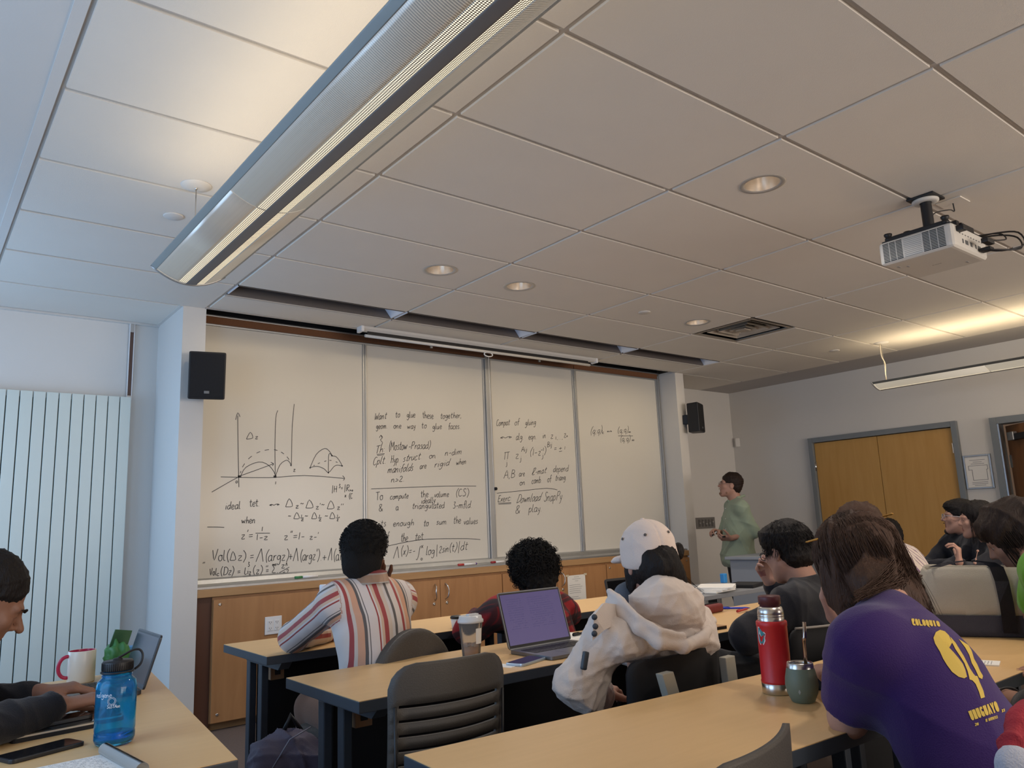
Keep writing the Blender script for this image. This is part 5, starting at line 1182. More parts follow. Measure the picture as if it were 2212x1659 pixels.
def hand_prims(w, d, n, side, curl=(20, 25, 20), thumb=(45, 15), s=1.0, spread=4, curls=None, k=.005):
    """w wrist, d direction of the fingers, n out of the palm, side +1 right hand / -1 left hand"""
    x = nrm(d); n = nrm(np.asarray(n, float)-x*(np.asarray(n, float)@x)); t = side*np.cross(x, n)
    L = []; w = np.asarray(w, float)
    offs = (.029, .010, -.009, -.027); kn = (.083, .086, .082, .074)
    ln = ((.041, .025, .020), (.045, .029, .021), (.042, .027, .020), (.033, .020, .018)); rr = (.0088, .009, .0086, .0076)
    for i in range(4):
        K = w+s*(x*kn[i]+t*offs[i]-n*.004*(1 if i in (1, 2) else 0))
        L.append(C(w+s*(x*.006+t*offs[i]*.62), K, .0135*s, .0112*s, .014, flat=None))
        p = K; ang = 0; cu = curls[i] if curls else curl; sp = math.radians(spread*(1.5-i))
        for j in range(3):
            ang += math.radians(cu[j]); dd = nrm((x*math.cos(sp)+t*math.sin(sp))*math.cos(ang)+n*math.sin(ang)); q = p+dd*ln[i][j]*s
            L.append(C(p, q, rr[i]*s*(1-.09*j), rr[i]*s*(.90-.09*j), k if j else .008)); p = q
    b = w+s*(x*.022+t*.026+n*.004); a = math.radians(thumb[0]); d0 = nrm(x*math.cos(a)+t*math.sin(a)+n*.35)
    q = b+d0*.038*s; L.append(C(b, q, .0150*s, .0120*s, .014)); a2 = math.radians(thumb[0]-thumb[1]); d1 = nrm(x*math.cos(a2)+t*math.sin(a2)+n*.35)
    q2 = q+d1*.030*s; L.append(C(q, q2, .0112*s, .0098*s, .006)); a3 = math.radians(thumb[0]-2*thumb[1]); d2 = nrm(x*math.cos(a3)+t*math.sin(a3)+n*.35)
    L.append(C(q2, q2+d2*.023*s, .0098*s, .0080*s, .004))
    return L
def skin(name, col, var=.06): return mat(name, col, .5, var=var, vscale=25, bump=.08, bscale=250, spec=.35)
def cloth(name, col, rough=.85, var=.06, bs=350): return mat(name, col, rough, var=var, vscale=14, bump=.25, bscale=bs, sheen=.15, spec=.25)
def hairm(name, col): return mat(name, col, .52, var=.35, vscale=70, bump=.5, bscale=220, spec=.22, stretch=(1, 1, .25))
m_lips = mat('lip_skin', (.26, .10, .085), .45); m_iris = mat('dark_iris', (.015, .010, .008), .2); m_eyew = mat('eye_white', (.45, .42, .40), .3)
def strands(bm, gen, n, r=.0014, sides=3, seed=1):
    rg = np.random.RandomState(seed)
    for i in range(n):
        pts = gen(rg)
        if pts is None: continue
        m_ = len(pts); tube(bm, pts, [r*(1-.75*k/(m_-1)) for k in range(m_)], sides, cap=False)
class Person:
    def __init__(s, label, J, skincol='skin_mid', group=None, rz=0):
        s.J = {k: np.asarray(v, float) for k, v in J.items() if k not in ('R', 'scale')}; s.R = J.get('R', np.eye(3)); s.sc = J.get('scale', 1.0)
        b = s.J['pelvis']; s.base = (float(b[0]), float(b[1]), 0.0)
        s.t = thing('person', label, 'person', s.base); s.label = label
        if group: s.t['group'] = group
        J = s.J; s.u = nrm(J['neck']-J['pelvis']); r = J['SR']-J['SL']; s.r = nrm(r-s.u*(r@s.u)); s.f = np.cross(s.u, s.r); s.F = np.stack([s.r, s.f, s.u], 1)
        s.skin = MATS[skincol]
    def torso(s, g=0.0, b=1.0, w=1.0, k=.05, pel=True):
        J = s.J; cc = J['neck']-s.u*.17; F = s.F; P = J['pelvis']
        mid = (P+cc)/2
        L = [E(cc, ((.155+g)*w, .108+g, .165+g), F, k), E(mid, ((.142+g)*w*b, (.112+g)*b, .17+g), F, k), C(J['SL'], J['SR'], .056+g, .056+g, k),
             C(J['neck']-s.u*.02, J['SL']*.8+J['neck']*.2, .042+g, .050+g, k), C(J['neck']-s.u*.02, J['SR']*.8+J['neck']*.2, .042+g, .050+g, k)]
        if pel: L.append(E(P+s.u*.04, ((.155+g)*w*b, (.120+g)*b, .13+g), F, k))
        return L
    def arm(s, q, r0=.058, r1=.048, r2=.036, upto=1.0, fore=True, k=.03):
        J = s.J; S_, E_, W_ = J['S'+q], J['E'+q], J['W'+q]
        L = [C(S_, E_, r0, r1, k)]
        if fore: L.append(C(E_, E_+(W_-E_)*upto, r1*.98, r2, k))
        return L
    def body(s, h=.006, hands=(), face=True, arms='LR', extra=(), nose=1.0, jaw=1.0, lips=True, neckr=.052, legs=False):
        J = s.J; L = s.torso(-.018, .95, pel=True)
        for q in arms: L += s.arm(q, .044, .037, .025)
        hc, R = J['head'], s.R
        L += [C(J['neck']-s.u*.03, hc+R@V3(0, -.022, -.045)*s.sc, neckr+.006, neckr, .03)]
        L += head_prims(hc, R, s.sc, nose, jaw, face)
        for hp in hands: L += hp
        L += list(extra)
        sc = s.sc
        def region(Cn):
            q = (Cn-hc)@R/sc; o = np.zeros(len(Cn), int)
            o[(np.abs(q[:, 0]) < .021) & (q[:, 1] > .076) & (q[:, 2] < -.050) & (q[:, 2] > -.0735)] = 1
            return o
        s.bodyo = solid('body', L, h, [s.skin, m_lips], s.t, s.base, region=region if face and lips else None)
        if face:
            for q in (-1, 1):
                bm = bmesh.new(); bmesh.ops.create_uvsphere(bm, u_segments=14, v_segments=10, radius=.0095*sc)
                for v in bm.verts: v.co = Vector(hc+R@np.array([q*.031, .0745, .000])*sc-np.array(s.base))+Vector(R@np.array(v.co))
                e = obj('eye', bm, m_eyew, s.t, smooth=True)
                bm = bmesh.new(); bmesh.ops.create_uvsphere(bm, u_segments=12, v_segments=8, radius=.0052*sc)
                for v in bm.verts: v.co = Vector(hc+R@np.array([q*.031, .0800, -.001])*sc-np.array(s.base))+Vector(R@np.array(v.co))
                obj('iris', bm, m_iris, e, smooth=True)
        return s.bodyo
    def hx(s, x, y, z): return s.J['head']+s.R@np.array([x, y, z])*s.sc
    def garment(s, name, prims, m, h=.007, disp=None, attr=None, smooth=1, label=None, region=None):
        o = solid(name, prims, h, m, s.t, s.base, disp=disp, smooth=smooth, attr=attr, region=region)
        if label: o['label'] = label
        return o
    def legs(s, m, h=.012, r0=.082, r1=.060, r2=.045, stand=False, shoe=True, disp=None):
        J = s.J; L = [E(J['pelvis']-s.u*.0, (.16, .13, .12), s.F, .05)]
        for q in 'LR':
            hp = J['pelvis']+s.r*(.085 if q == 'R' else -.085)
            L += [C(hp, J['K'+q], r0, r1, .04), C(J['K'+q], J['A'+q], r1*.98, r2, .03)]
        s.garment('trousers', L, m, h, disp=disp)
        if shoe:
            fw = nrm(np.array([s.f[0], s.f[1], 0]))
            for q in 'LR':
                a = J['A'+q]; bm = bmesh.new()
                s.garment('shoe', [C(a+V3(0, 0, -.03)-fw*.02, (a[0]+fw[0]*.15, a[1]+fw[1]*.15, .035), .042, .033, .02), HP((0, 0, .002), (0, 0, -1))], MATS['shoe_dark'], .012)
    def hair(s, prims, m, h=.005, disp=None, gens=(), name='hair'):
        """prims in head space (tuples made with local helpers), gens: (generator, count, radius)"""
        o = solid(name, prims, h, m, s.t, s.base, disp=disp)
        if gens:
            bm = bmesh.new(); bm.from_mesh(o.data)
            b = np.array(s.base)
            for i, (g, n, r) in enumerate(gens): strands(bm, lambda rg: (lambda p: None if p is None else [Vector(q-b) for q in p])(g(rg)), n, r, seed=11+i)
            bm.to_mesh(o.data); bm.free()
        return o
    def HE(s, x, y, z, a, b, c, k=.02, op='+', rot=None): return E(s.hx(x, y, z), (a*s.sc, b*s.sc, c*s.sc), s.R if rot is None else s.R@rot, k, op)
    def HC(s, a, b, ra, rb, k=.02, op='+', flat=None): return C(s.hx(*a), s.hx(*b), ra*s.sc, rb*s.sc, k, op, None if flat is None else (s.R@np.array(flat[0]), flat[1]))
mat('shoe_dark', (.03, .03, .035), .6)
skin('skin_dark', (.115, .052, .030)); skin('skin_mid', (.30, .155, .105)); skin('skin_light', (.42, .235, .175)); skin('skin_tan', (.235, .115, .075))
def seat_legs(J, spread=.10, fwd=(0, 1), reach=.42, kz=.50):
    """adds knees and ankles of a seated person facing fwd"""
    f = nrm([fwd[0], fwd[1], 0]); r = np.array([f[1], -f[0], 0]); p = np.asarray(J['pelvis'], float)
    for q, s_ in (('L', -1), ('R', 1)):
        if 'K'+q not in J: k = p+f*reach+r*s_*spread; k[2] = kz; J['K'+q] = k
        if 'A'+q not in J: a = np.asarray(J['K'+q])+f*.03; a = a.copy(); a[2] = .09; J['A'+q] = a
    return J
def px_of(p):
    d = np.asarray(p, float)-CAM; z = d@CF; return (1106+FPX*(d@CR)/z, 829.5-FPX*(d@CU)/z)
def project_decal(name, polys, target, m, parent, lift=.0012, cuts=2):
    """flat print laid on the surface of target; polys in photo pixels, each a list of points"""
    me = target.data; mw = target.matrix_world if False else Matrix.Translation(parent_loc(target))
    bvh = BVHTree.FromPolygons([mw @ v.co for v in me.vertices], [list(p.vertices) for p in me.polygons])
    bm = bmesh.new()
    for pl in polys:
        vs = [bm.verts.new((x, y, 0)) for x, y in pl]
        try: bm.faces.new(vs)
        except ValueError: pass
    bmesh.ops.triangulate(bm, faces=bm.faces[:])
    for _ in range(cuts):
        es = [e for e in bm.edges if e.calc_length() > 5]
        if es: bmesh.ops.subdivide_edges(bm, edges=es, cuts=1); bmesh.ops.triangulate(bm, faces=[f for f in bm.faces if len(f.verts) > 3])
    o_ = Vector(CAM); kill = []; b = parent_loc(parent)
    for v in bm.verts:
        d = CF*FPX+CR*(v.co.x-1106)+CU*(829.5-v.co.y); hit, n_, i_, _ = bvh.ray_cast(o_, Vector(d).normalized())
        if hit is None: kill.append(v)
        else: v.co = hit+n_*lift*(1 if n_.dot(Vector(d)) < 0 else -1)-Vector(b)
    bmesh.ops.delete(bm, geom=kill, context='VERTS')
    return obj(name, bm, m, parent, fix=False)
def parent_loc(o):
    v = Vector(o.location); p = o.parent
    while p is not None: v = v+Vector(p.location); p = p.parent
    return v
# ---------------------------------------------------------------- people
m_hblack = hairm('hair_black', (.010, .008, .008)); m_hbrown = hairm('hair_brown', (.050, .026, .017)); m_hdark = hairm('hair_dark_brown', (.022, .013, .010))
def stripe_mat(name, period, pat, rough=.7):
    m = bpy.data.materials.new(name); m.use_nodes = True; nt = m.node_tree; b = nt.nodes['Principled BSDF']
    at_ = nt.nodes.new('ShaderNodeAttribute'); at_.attribute_name = 's'
    d = nt.nodes.new('ShaderNodeMath'); d.operation = 'DIVIDE'; d.inputs[1].default_value = period; nt.links.new(at_.outputs['Fac'], d.inputs[0])
    fr = nt.nodes.new('ShaderNodeMath'); fr.operation = 'FRACT'; nt.links.new(d.outputs[0], fr.inputs[0])
    cr = nt.nodes.new('ShaderNodeValToRGB'); cr.color_ramp.interpolation = 'CONSTANT'; tot = sum(w for w, c in pat); x = 0
    for i, (w, c) in enumerate(pat):
        e = cr.color_ramp.elements[i] if i < 2 else cr.color_ramp.elements.new(x/tot)
        e.position = x/tot; e.color = (*c, 1); x += w
    nt.links.new(fr.outputs[0], cr.inputs[0]); nt.links.new(cr.outputs[0], b.inputs['Base Color']); b.inputs['Roughness'].default_value = rough; b.inputs['Sheen Weight'].default_value = .1
    MATS[name] = m; return m
def sleeve_attr(P, J, s_t, segs, ctr=None, lat=None):
    """stripe coordinate: across the torso, but around the arm where the arm is nearer"""
    out = s_t(P); best = np.full(len(P), 1e9)
    for a, b, rad, ref, lo_, sgn, lim in segs:
        a, b = np.asarray(a), np.asarray(b); d = b-a; L2 = d@d; t = np.clip(((P-a)@d)/L2, -.15, 1.1); q = P-(a+t[:, None]*d); dist = np.linalg.norm(q, axis=1)
        e1 = nrm(ref-d*(ref@d)/L2); e2 = nrm(np.cross(d, e1)); m = (dist < rad) & (dist < best) & (((P-a)@d)/L2 > lo_) & ((P-ctr)@lat*sgn > lim); out = np.where(m, np.arcsin(np.clip((q@e2)/.075, -1, 1))*.075+.045, out); best = np.where(m, dist, best)
    return out
# ---- 1. striped shirt
J = seat_legs(dict(pelvis=(-.075, -1.95, .50), neck=(-.088, -1.88, 1.005), head=(-.094, -1.85, 1.112), SL=(-.225, -1.87, .945), SR=(.050, -1.87, .93), EL=(-.245, -1.53, .795), WL=(.00, -1.36, .775), ER=(.110, -1.66, .80), WR=(.012, -1.765, .985), R=headR(36, -4, 4), scale=.95), kz=.52, reach=.40)
p = Person('slim person in a red, cream and grey striped shirt, chin on hand', J, 'skin_dark')
p.body(.0055, hands=(hand_prims(J['WR'], (-.10, -.12, 1), (-.6, -.7, .1), 1, (40, 50, 30), s=.92), hand_prims(J['WL'], (1, .2, -.05), (0, 0, -1), -1, (15, 20, 15))), face=True, neckr=.050)
pat = [(.030, (.66, .60, .58)), (.005, (.30, .04, .04)), (.006, (.66, .60, .58)), (.010, (.62, .44, .32)), (.016, (.34, .055, .055)), (.016, (.60, .50, .42)), (.012, (.60, .56, .55)), (.011, (.11, .10, .10)), (.024, (.66, .60, .57)), (.012, (.34, .055, .055)), (.009, (.60, .52, .46)), (.020, (.62, .34, .22)), (.010, (.11, .10, .10)), (.006, (.64, .58, .55)), (.003, (.11, .10, .10))]
m_strp = stripe_mat('striped_cotton', .200, pat)
sg = [(J['SL'], J['EL'], .12, V3(-.8, -1, .2), -.6, -1, .150), (J['EL'], J['WL'], .085, V3(-.3, -1, .2), .05, -1, -.05), (J['ER'], J['WR'], .08, V3(1, -.6, 0), 0, 1, .1), (J['SR'], J['ER'], .12, V3(1, -.5, 0), -.6, 1, .150)]
F_ = p.F; nk = np.array(J['neck'])
st_t = lambda P: (P-nk)@F_[:, 0]+.08+.012*np.sin(((P-nk)@F_[:, 2])*9)
L = p.torso(.010, 1.0, .95, .05)+p.arm('L', .062, .058, .044, .95)+p.arm('R', .062, .050, .042, .72)
L += [HP((0, 0, .60), (0, 0, -1))]
shirt = p.garment('shirt', L, m_strp, .006, disp=lambda P: folds(P, .0035, 12, 3, (1, 1, .6)), attr={'s': lambda P: sleeve_attr(P, J, st_t, sg, nk, F_[:, 0])})
bm = bmesh.new(); n_ = 28
rings = []
for r_, z_ in ((.060, -.012), (.054, .030), (.068, .026), (.080, -.020)):
    rings.append([bm.verts.new(Vector(np.array(J['neck'])+V3(r_*math.cos(2*math.pi*k/n_), r_*1.05*math.sin(2*math.pi*k/n_), z_-.012*math.sin(2*math.pi*k/n_)+.012)-p.base)) for k in range(n_)])
for a, b in zip(rings, rings[1:]):
    for k in range(n_): bm.faces.new((a[k], a[(k+1) % n_], b[(k+1) % n_], b[k]))
bmesh.ops.solidify(bm, geom=bm.faces[:], thickness=.003)
col_ = obj('collar', bm, stripe_mat('collar_stripes', .064, [(.030, (.62, .40, .27)), (.006, (.64, .56, .5)), (.014, (.34, .055, .055)), (.014, (.64, .58, .52))]), p.t, smooth=True)
a_ = col_.data.attributes.new('s', 'FLOAT', 'POINT'); a_.data.foreach_set('value', np.array([v.co.z+p.base[2]-J['neck'][2]+.05 for v in col_.data.vertices], np.float32)*1.1)
p.legs(cloth('brown_trousers', (.16, .085, .055)), .010, .085, .062, .048)
rg = np.random.RandomState(5)
p.hair([p.HE(0, -.020, .042, .096, .110, .100), p.HE(0, -.050, -.040, .080, .066, .066, .03), p.HE(0, .11, -.03, .07, .07, .085, .02, '-'), p.HE(.095, .008, -.020, .030, .034, .045, .01, '-'), p.HE(-.095, .008, -.020, .030, .034, .045, .01, '-')], mat('hair_afro', (.006, .005, .005), .9, bump=1, bscale=500), .005, disp=lambda P: .0010*np.sin(P[:, 0]*410)*np.sin(P[:, 1]*390+1)*np.sin(P[:, 2]*400+2)+folds(P, .002, 30, 2), gens=[(lambda rg: (lambda n_: None if n_[1] > .35 else (lambda c, t: [c, c+t*.004, c+t*.004+n_[[2, 0, 1]]*.003, c+t*.001+n_[[2, 0, 1]]*.005])(p.hx(*(n_*V3(.097, .111, .101)+V3(0, -.020, .042))), p.R@n_))(nrm(rg.normal(size=3)+V3(0, -.2, .5))), 1600, .0016)])
# ---- 2. curly hair, red flannel
J = seat_legs(dict(pelvis=(.83, -1.93, .48), neck=(.80, -1.79, .865), head=(.845, -1.74, .985), SL=(.605, -1.78, .82), SR=(.985, -1.78, .80), EL=(.520, -1.66, .745), WL=(.75, -1.42, .765), ER=(1.13, -1.66, .765), WR=(.98, -1.42, .765), R=headR(0, -14, 0), scale=.98), kz=.5)
p = Person('person with a round mass of black curls in a red plaid flannel shirt', J, 'skin_dark')
p.body(.008, hands=(hand_prims(J['WL'], (1, .3, 0), (0, 0, -1), -1), hand_prims(J['WR'], (-1, .3, 0), (0, 0, -1), 1)), face=True)
def plaid_mat():
    m = bpy.data.materials.new('red_plaid'); m.use_nodes = True; nt = m.node_tree; b = nt.nodes['Principled BSDF']; outs = []
    for nm, per in (('s', .105), ('t', .115)):
        a = nt.nodes.new('ShaderNodeAttribute'); a.attribute_name = nm; d = nt.nodes.new('ShaderNodeMath'); d.operation = 'DIVIDE'; d.inputs[1].default_value = per; nt.links.new(a.outputs['Fac'], d.inputs[0])
        f = nt.nodes.new('ShaderNodeMath'); f.operation = 'FRACT'; nt.links.new(d.outputs[0], f.inputs[0])
        c = nt.nodes.new('ShaderNodeValToRGB'); c.color_ramp.interpolation = 'LINEAR'; els = [(0, 1), (.50, 1), (.55, .18), (.66, .18), (.69, .7), (.74, .18), (.90, .18), (.95, 1)]
        for i, (x, v) in enumerate(els):
            e = c.color_ramp.elements[i] if i < 2 else c.color_ramp.elements.new(x)
            e.position = x; e.color = (v, v, v, 1)
        nt.links.new(f.outputs[0], c.inputs[0]); outs.append(c.outputs[0])
    mx = nt.nodes.new('ShaderNodeMix'); mx.data_type = 'RGBA'; mx.blend_type = 'MULTIPLY'; mx.inputs[0].default_value = 1; nt.links.new(outs[0], mx.inputs[6]); nt.links.new(outs[1], mx.inputs[7])
    m2 = nt.nodes.new('ShaderNodeMix'); m2.data_type = 'RGBA'; m2.inputs[6].default_value = (.014, .012, .016, 1); m2.inputs[7].default_value = (.27, .010, .014, 1); nt.links.new(mx.outputs[2], m2.inputs[0]); nt.links.new(m2.outputs[2], b.inputs['Base Color']); b.inputs['Roughness'].default_value = .9
    MATS['red_plaid'] = m; return m
plaid_mat()
L = p.torso(.014, 1.0, 1.0, .05)+p.arm('L', .072, .066, .052, .9)+p.arm('R', .072, .066, .052, .9)+[HP((0, 0, .56), (0, 0, -1))]
p.garment('flannel_shirt', L, MATS['red_plaid'], .008, disp=lambda P: folds(P, .008, 9, 4), attr={'s': lambda P: P[:, 0]*.92+P[:, 1]*.3, 't': lambda P: P[:, 2]+P[:, 1]*.4-np.abs(P[:, 0]-.8)*.25})
p.legs(cloth('dark_trousers', (.02, .02, .025)))
def curl(rg):
    th, z = rg.uniform(0, 2*math.pi), rg.uniform(-.85, 1); r_ = math.sqrt(1-z*z); n_ = V3(r_*math.cos(th), r_*math.sin(th), z)
    if n_[1] > .5 and z < .3: return None
    c = p.hx(*(n_*V3(.115, .118, .118)*rg.uniform(.93, 1.07)+V3(0, -.02, .022))); a = nrm(rg.normal(size=3)); e1 = nrm(np.cross(a, V3(.3, .5, .8))); e2 = np.cross(a, e1); R_ = rg.uniform(.006, .012)
    return [c+e1*R_*math.cos(k*.9)+e2*R_*math.sin(k*.9)+a*(k*.0022) for k in range(12)]
p.hair([p.HE(0, -.02, .022, .117, .118, .120), p.HE(0, -.06, -.06, .085, .07, .06, .03), p.HE(0, .12, -.03, .07, .08, .09, .02, '-')], MATS['hair_afro'], .007, disp=lambda P: .006*np.sin(P[:, 0]*150)*np.sin(P[:, 1]*140+1)*np.sin(P[:, 2]*160+2)+folds(P, .006, 40, 9), gens=[(curl, 1500, .0028)])
# ---- 3. white cap and cream jacket
J = seat_legs(dict(pelvis=(.36, -2.93, .50), neck=(.405, -2.93, .955), head=(.400, -2.885, 1.068), SL=(.215, -2.93, .875), SR=(.545, -2.93, .845), EL=(.050, -2.92, .725), WL=(.27, -2.76, .66), ER=(.66, -2.80, .70), WR=(.52, -2.55, .75), R=headR(22, -6, -4), scale=.95), kz=.52)
p = Person('person in a cream baseball cap and a big cream hooded jacket', J, 'skin_light')
p.body(.006, hands=(hand_prims(J['WL'], (1, .6, 0), (0, 0, -1), -1), hand_prims(J['WR'], (-.3, 1, 0), (0, 0, -1), 1)), face=True)
m_cream = cloth('cream_nylon', (.62, .545, .50), .62, .03); m_capc = cloth('cream_cotton', (.64, .54, .485), .8, .03)
S_, N_ = np.array(J['SL']), np.array(J['neck'])
JL = lambda *q: np.array(Y(*q))
L = [C(JL(1312, 1372, -2.95), JL(1500, 1372, -2.97), .066, .072, .05), C(JL(1340, 1398, -3.0), JL(1505, 1385, -3.0), .050, .060, .05), E(J['neck']-V3(0, .02, .10), (.17, .09, .12), p.F, .05),
     C(JL(1308, 1375, -2.95), JL(1243, 1478, -2.93), .066, .060, .03), C(JL(1243, 1480, -2.93), J['WL'], .058, .050, .03),
     C(JL(1228, 1485, -2.95), JL(1262, 1515, -2.96), .030, .034, .03), C(JL(1312, 1400, -2.97), JL(1298, 1520, -2.96), .045, .030, .03, flat=((0, 1, 0), .6)),
     C(J['SR'], J['ER'], .070, .066, .04), C(J['ER'], J['WR'], .062, .05, .03), C(JL(1330, 1350, -2.93), JL(1300, 1330, -2.93), .040, .03, .03)]
p.garment('jacket', L, m_cream, .0055, disp=lambda P: folds(P, .010, 9, 6, (1, 1, 1.0))+folds(P, .004, 26, 8), smooth=1)
bm = bmesh.new(); lathe(bm, [(.0, 0), (.040, 0), (.046, .006), (.044, .012), (0, .012)], 24); cf = obj('cuff', bm, m_cream, p.t, Vector(J['WL'])-Vector(p.base)); cf.rotation_euler = (math.pi/2, 0, -.9)
# hood lying on the shoulders, with a rolled rim
hc = np.array(Y(1452, 1312, -3.00)); th = lambda a: V3(math.cos(a), math.sin(a), 0)
L = [E(hc, (.128, .085, .100), headR(-10, 0, 16), .03), E(hc+V3(.055, .0, -.01), (.082, .075, .085), None, .04), E(hc+V3(-.075, .02, .025), (.080, .07, .055), None, .04)]
p.garment('hood', L, m_cream, .006, disp=lambda P: folds(P, .012, 9, 12, (1, 1, .8))+folds(P, .004, 24, 5), smooth=1)
rim = [Y(1318, 1300, -2.93), Y(1345, 1322, -2.98), Y(1380, 1358, -3.05), Y(1425, 1390, -3.10), Y(1475, 1397, -3.11), Y(1515, 1382, -3.08), Y(1538, 1340, -3.0)]
L = [C(a, b, .019, .019, .02) for a, b in zip(rim, rim[1:])]+[C(np.array(a)+V3(0, .0, .030), np.array(b)+V3(0, 0, .030), .014, .014, .006) for a, b in zip(rim[:5], rim[1:5])]
p.garment('hood_rim', L, m_cream, .005, disp=lambda P: folds(P, .004, 14, 2))
# flap with three snaps
fl = [Y(1276, 1384, -2.99), Y(1279, 1330, -2.99), Y(1300, 1304, -2.97), Y(1335, 1308, -2.95), Y(1322, 1352, -2.98), Y(1300, 1362, -3.0)]
bm = bmesh.new(); vs = [bm.verts.new(Vector(q)-Vector(p.base)) for q in fl]; f = bm.faces.new(vs); bmesh.ops.triangulate(bm, faces=[f]); bmesh.ops.subdivide_edges(bm, edges=bm.edges[:], cuts=1, use_grid_fill=True); bmesh.ops.solidify(bm, geom=bm.faces[:], thickness=.010)
flp = obj('collar_flap', bm, m_cream, p.t)
for q in ((1284, 1333), (1286, 1353), (1284, 1369)):
    c = Vector(Y(q[0], q[1], -3.002))-Vector(p.base); bm = bmesh.new(); lathe(bm, [(0, .004), (.0075, .0035), (.0085, 0), (0, 0)], 18)
    o = obj('snap', bm, m_edge, p.t, c); o.rotation_euler = Vector((-.62, -.78, 0)).to_track_quat('Z', 'Y').to_euler()
arm_tab = p.garment('sleeve_patch', [B(Y(1263, 1427, -2.99), (.006, .004, .022), np.array(Matrix.Rotation(.3, 3, 'Y')), .003)], m_edge, .003)
# grey-blue sweater collar visible past the jacket
p.garment('blue_sweater', [C(Y(1352, 1285, -2.80), Y(1405, 1262, -2.82), .040, .040, .03)], cloth('slate_knit', (.10, .115, .14)), .006)
# cap
Rr = p.R; m_dk = mat('eyelet_dark', (.08, .07, .065), .6)
L = [p.HE(0, -.012, .048, .093, .110, .098), p.HE(0, -.012, .005, .094, .111, .060, .02), p.HE(0, -.118, -.005, .050, .050, .045, .008, '-'), HP(p.hx(0, 0, -.012), Rr@V3(0, .20, -1))]
p.garment('cap', L, m_capc, .0045, disp=lambda P: (lambda q: -.0022*np.exp(-(np.minimum(np.abs(np.mod(np.arctan2(q[:, 0], q[:, 1]+.012)+math.pi/6, math.pi/3)-math.pi/6), 9)/.035)**2))((P-p.J['head'])@Rr)+folds(P, .0012, 25, 8))
L = [p.HE(0, .125, .020, .078, .070, .010, .01), p.HE(0, .115, .029, .070, .050, .010, .02), HP(p.hx(0, .085, 0), Rr@V3(0, -1, 0))]
p.garment('cap_brim', L, m_capc, .004)
bm = bmesh.new(); lathe(bm, [(0, .006), (.006, .005), (.009, 0), (0, 0)], 16); o = obj('cap_button', bm, m_capc, p.t, Vector(p.hx(0, -.012, .144))-Vector(p.base)); o.rotation_euler = Vector(Rr@V3(0, 0, 1)).to_track_quat('Z', 'Y').to_euler()
for a in (-150, 150, -90, 90):
    q = V3(.088*math.sin(math.radians(a)), -.012+.102*math.cos(math.radians(a)), .088); n_ = Rr@nrm(V3(q[0]/.008, (q[1]+.012)/.012, .035/.0096)); bm = bmesh.new(); lathe(bm, [(0, .0008), (.002, .001), (.0042, .0018), (.005, 0), (0, -.002)], 14)
    o = obj('eyelet', bm, m_dk, p.t, Vector(p.hx(*q))-Vector(p.base)); o.rotation_euler = Vector(n_).to_track_quat('Z', 'Y').to_euler()
L = [p.HC((-.062, -.095, .002), (.062, -.095, .002), .010, .010, .01, flat=((0, 1, 0), .4))]
p.garment('cap_strap', [p.HC((.09*math.sin(a), -.012-.107*math.cos(a), -.012), (.09*math.sin(b), -.012-.107*math.cos(b), -.012), .007, .007, .004, flat=((0, 1, 0), .5)) for a, b in ((-.6, -.3), (-.3, 0), (0, .3), (.3, .6))], m_capc, .004)
def pony(rg):
    x0 = rg.uniform(-.055, .055); s0 = p.hx(x0, -.10+rg.uniform(-.01, .01), rg.uniform(-.055, .03)); m_ = np.array(Y(1455+rg.uniform(-12, 12), 1250+rg.uniform(-12, 14), -2.97+rg.uniform(-.02, .02))); e_ = np.array(Y(1500+rg.uniform(-22, 22), 1300+rg.uniform(-30, 25), -3.02)); w = rg.normal(size=3)*.006
    return [(1-t)**2*s0+2*t*(1-t)*m_+t*t*e_+w*math.sin(3*t) for t in np.linspace(0, 1, 9)]
hA, hB = np.array(Y(1442, 1240, -2.97)), np.array(Y(1490, 1290, -2.99))
p.hair([p.HE(0, -.03, -.03, .078, .082, .062), p.HE(0, -.085, .012, .060, .036, .050, .02), C(p.hx(0, -.09, -.02), hA, .058, .050, .04), C(hA, hB, .046, .022, .03), p.HE(-.071, .020, -.045, .016, .03, .06, .02), E(Y(1466, 1190, -2.93), (.022, .02, .03), None, .02), p.HE(0, .13, -.04, .062, .075, .10, .015, '-')], m_hblack, .005, disp=lambda P: folds(P, .004, 45, 3, (1, 1, .3)), gens=[(pony, 240, .0017)])
# ---- 4. black hair, black jacket
J = seat_legs(dict(pelvis=(1.31, -2.93, .48), neck=(1.355, -2.87, .920), head=(1.330, -2.80, 1.053), SL=(1.180, -2.89, .855), SR=(1.51, -2.86, .855), EL=(1.01, -2.80, .755), WL=(1.20, -2.64, .700), ER=(1.50, -2.66, .780), WR=(1.395, -2.665, .925), R=headR(8, -12, 0), scale=.97), kz=.56, reach=.40)
J['KL'] = V3(.93, -2.62, .66)
p = Person('person with short black hair in a black jacket pinching the bridge of the nose', J, 'skin_light')
p.body(.005, hands=(hand_prims(J['WR'], (-.35, .25, 1), (-.5, -1, .2), 1, (50, 50, 25), (35, -10), s=.95), hand_prims(np.array(J['WL'])+V3(.03, -.04, .0), (.75, -.1, -.35), (-.3, .4, -.8), -1, (30, 40, 30))), face=True)
m_blk = cloth('black_jacket_cloth', (.013, .014, .020), .8)
L = p.torso(.022, 1.0, 1.05, .05)+p.arm('L', .074, .066, .052, .92)+p.arm('R', .07, .06, .050, .82)+[HP((0, 0, .56), (0, 0, -1))]
p.garment('jacket', L, m_blk, .0065, disp=lambda P: folds(P, .010, 8, 7), smooth=2)
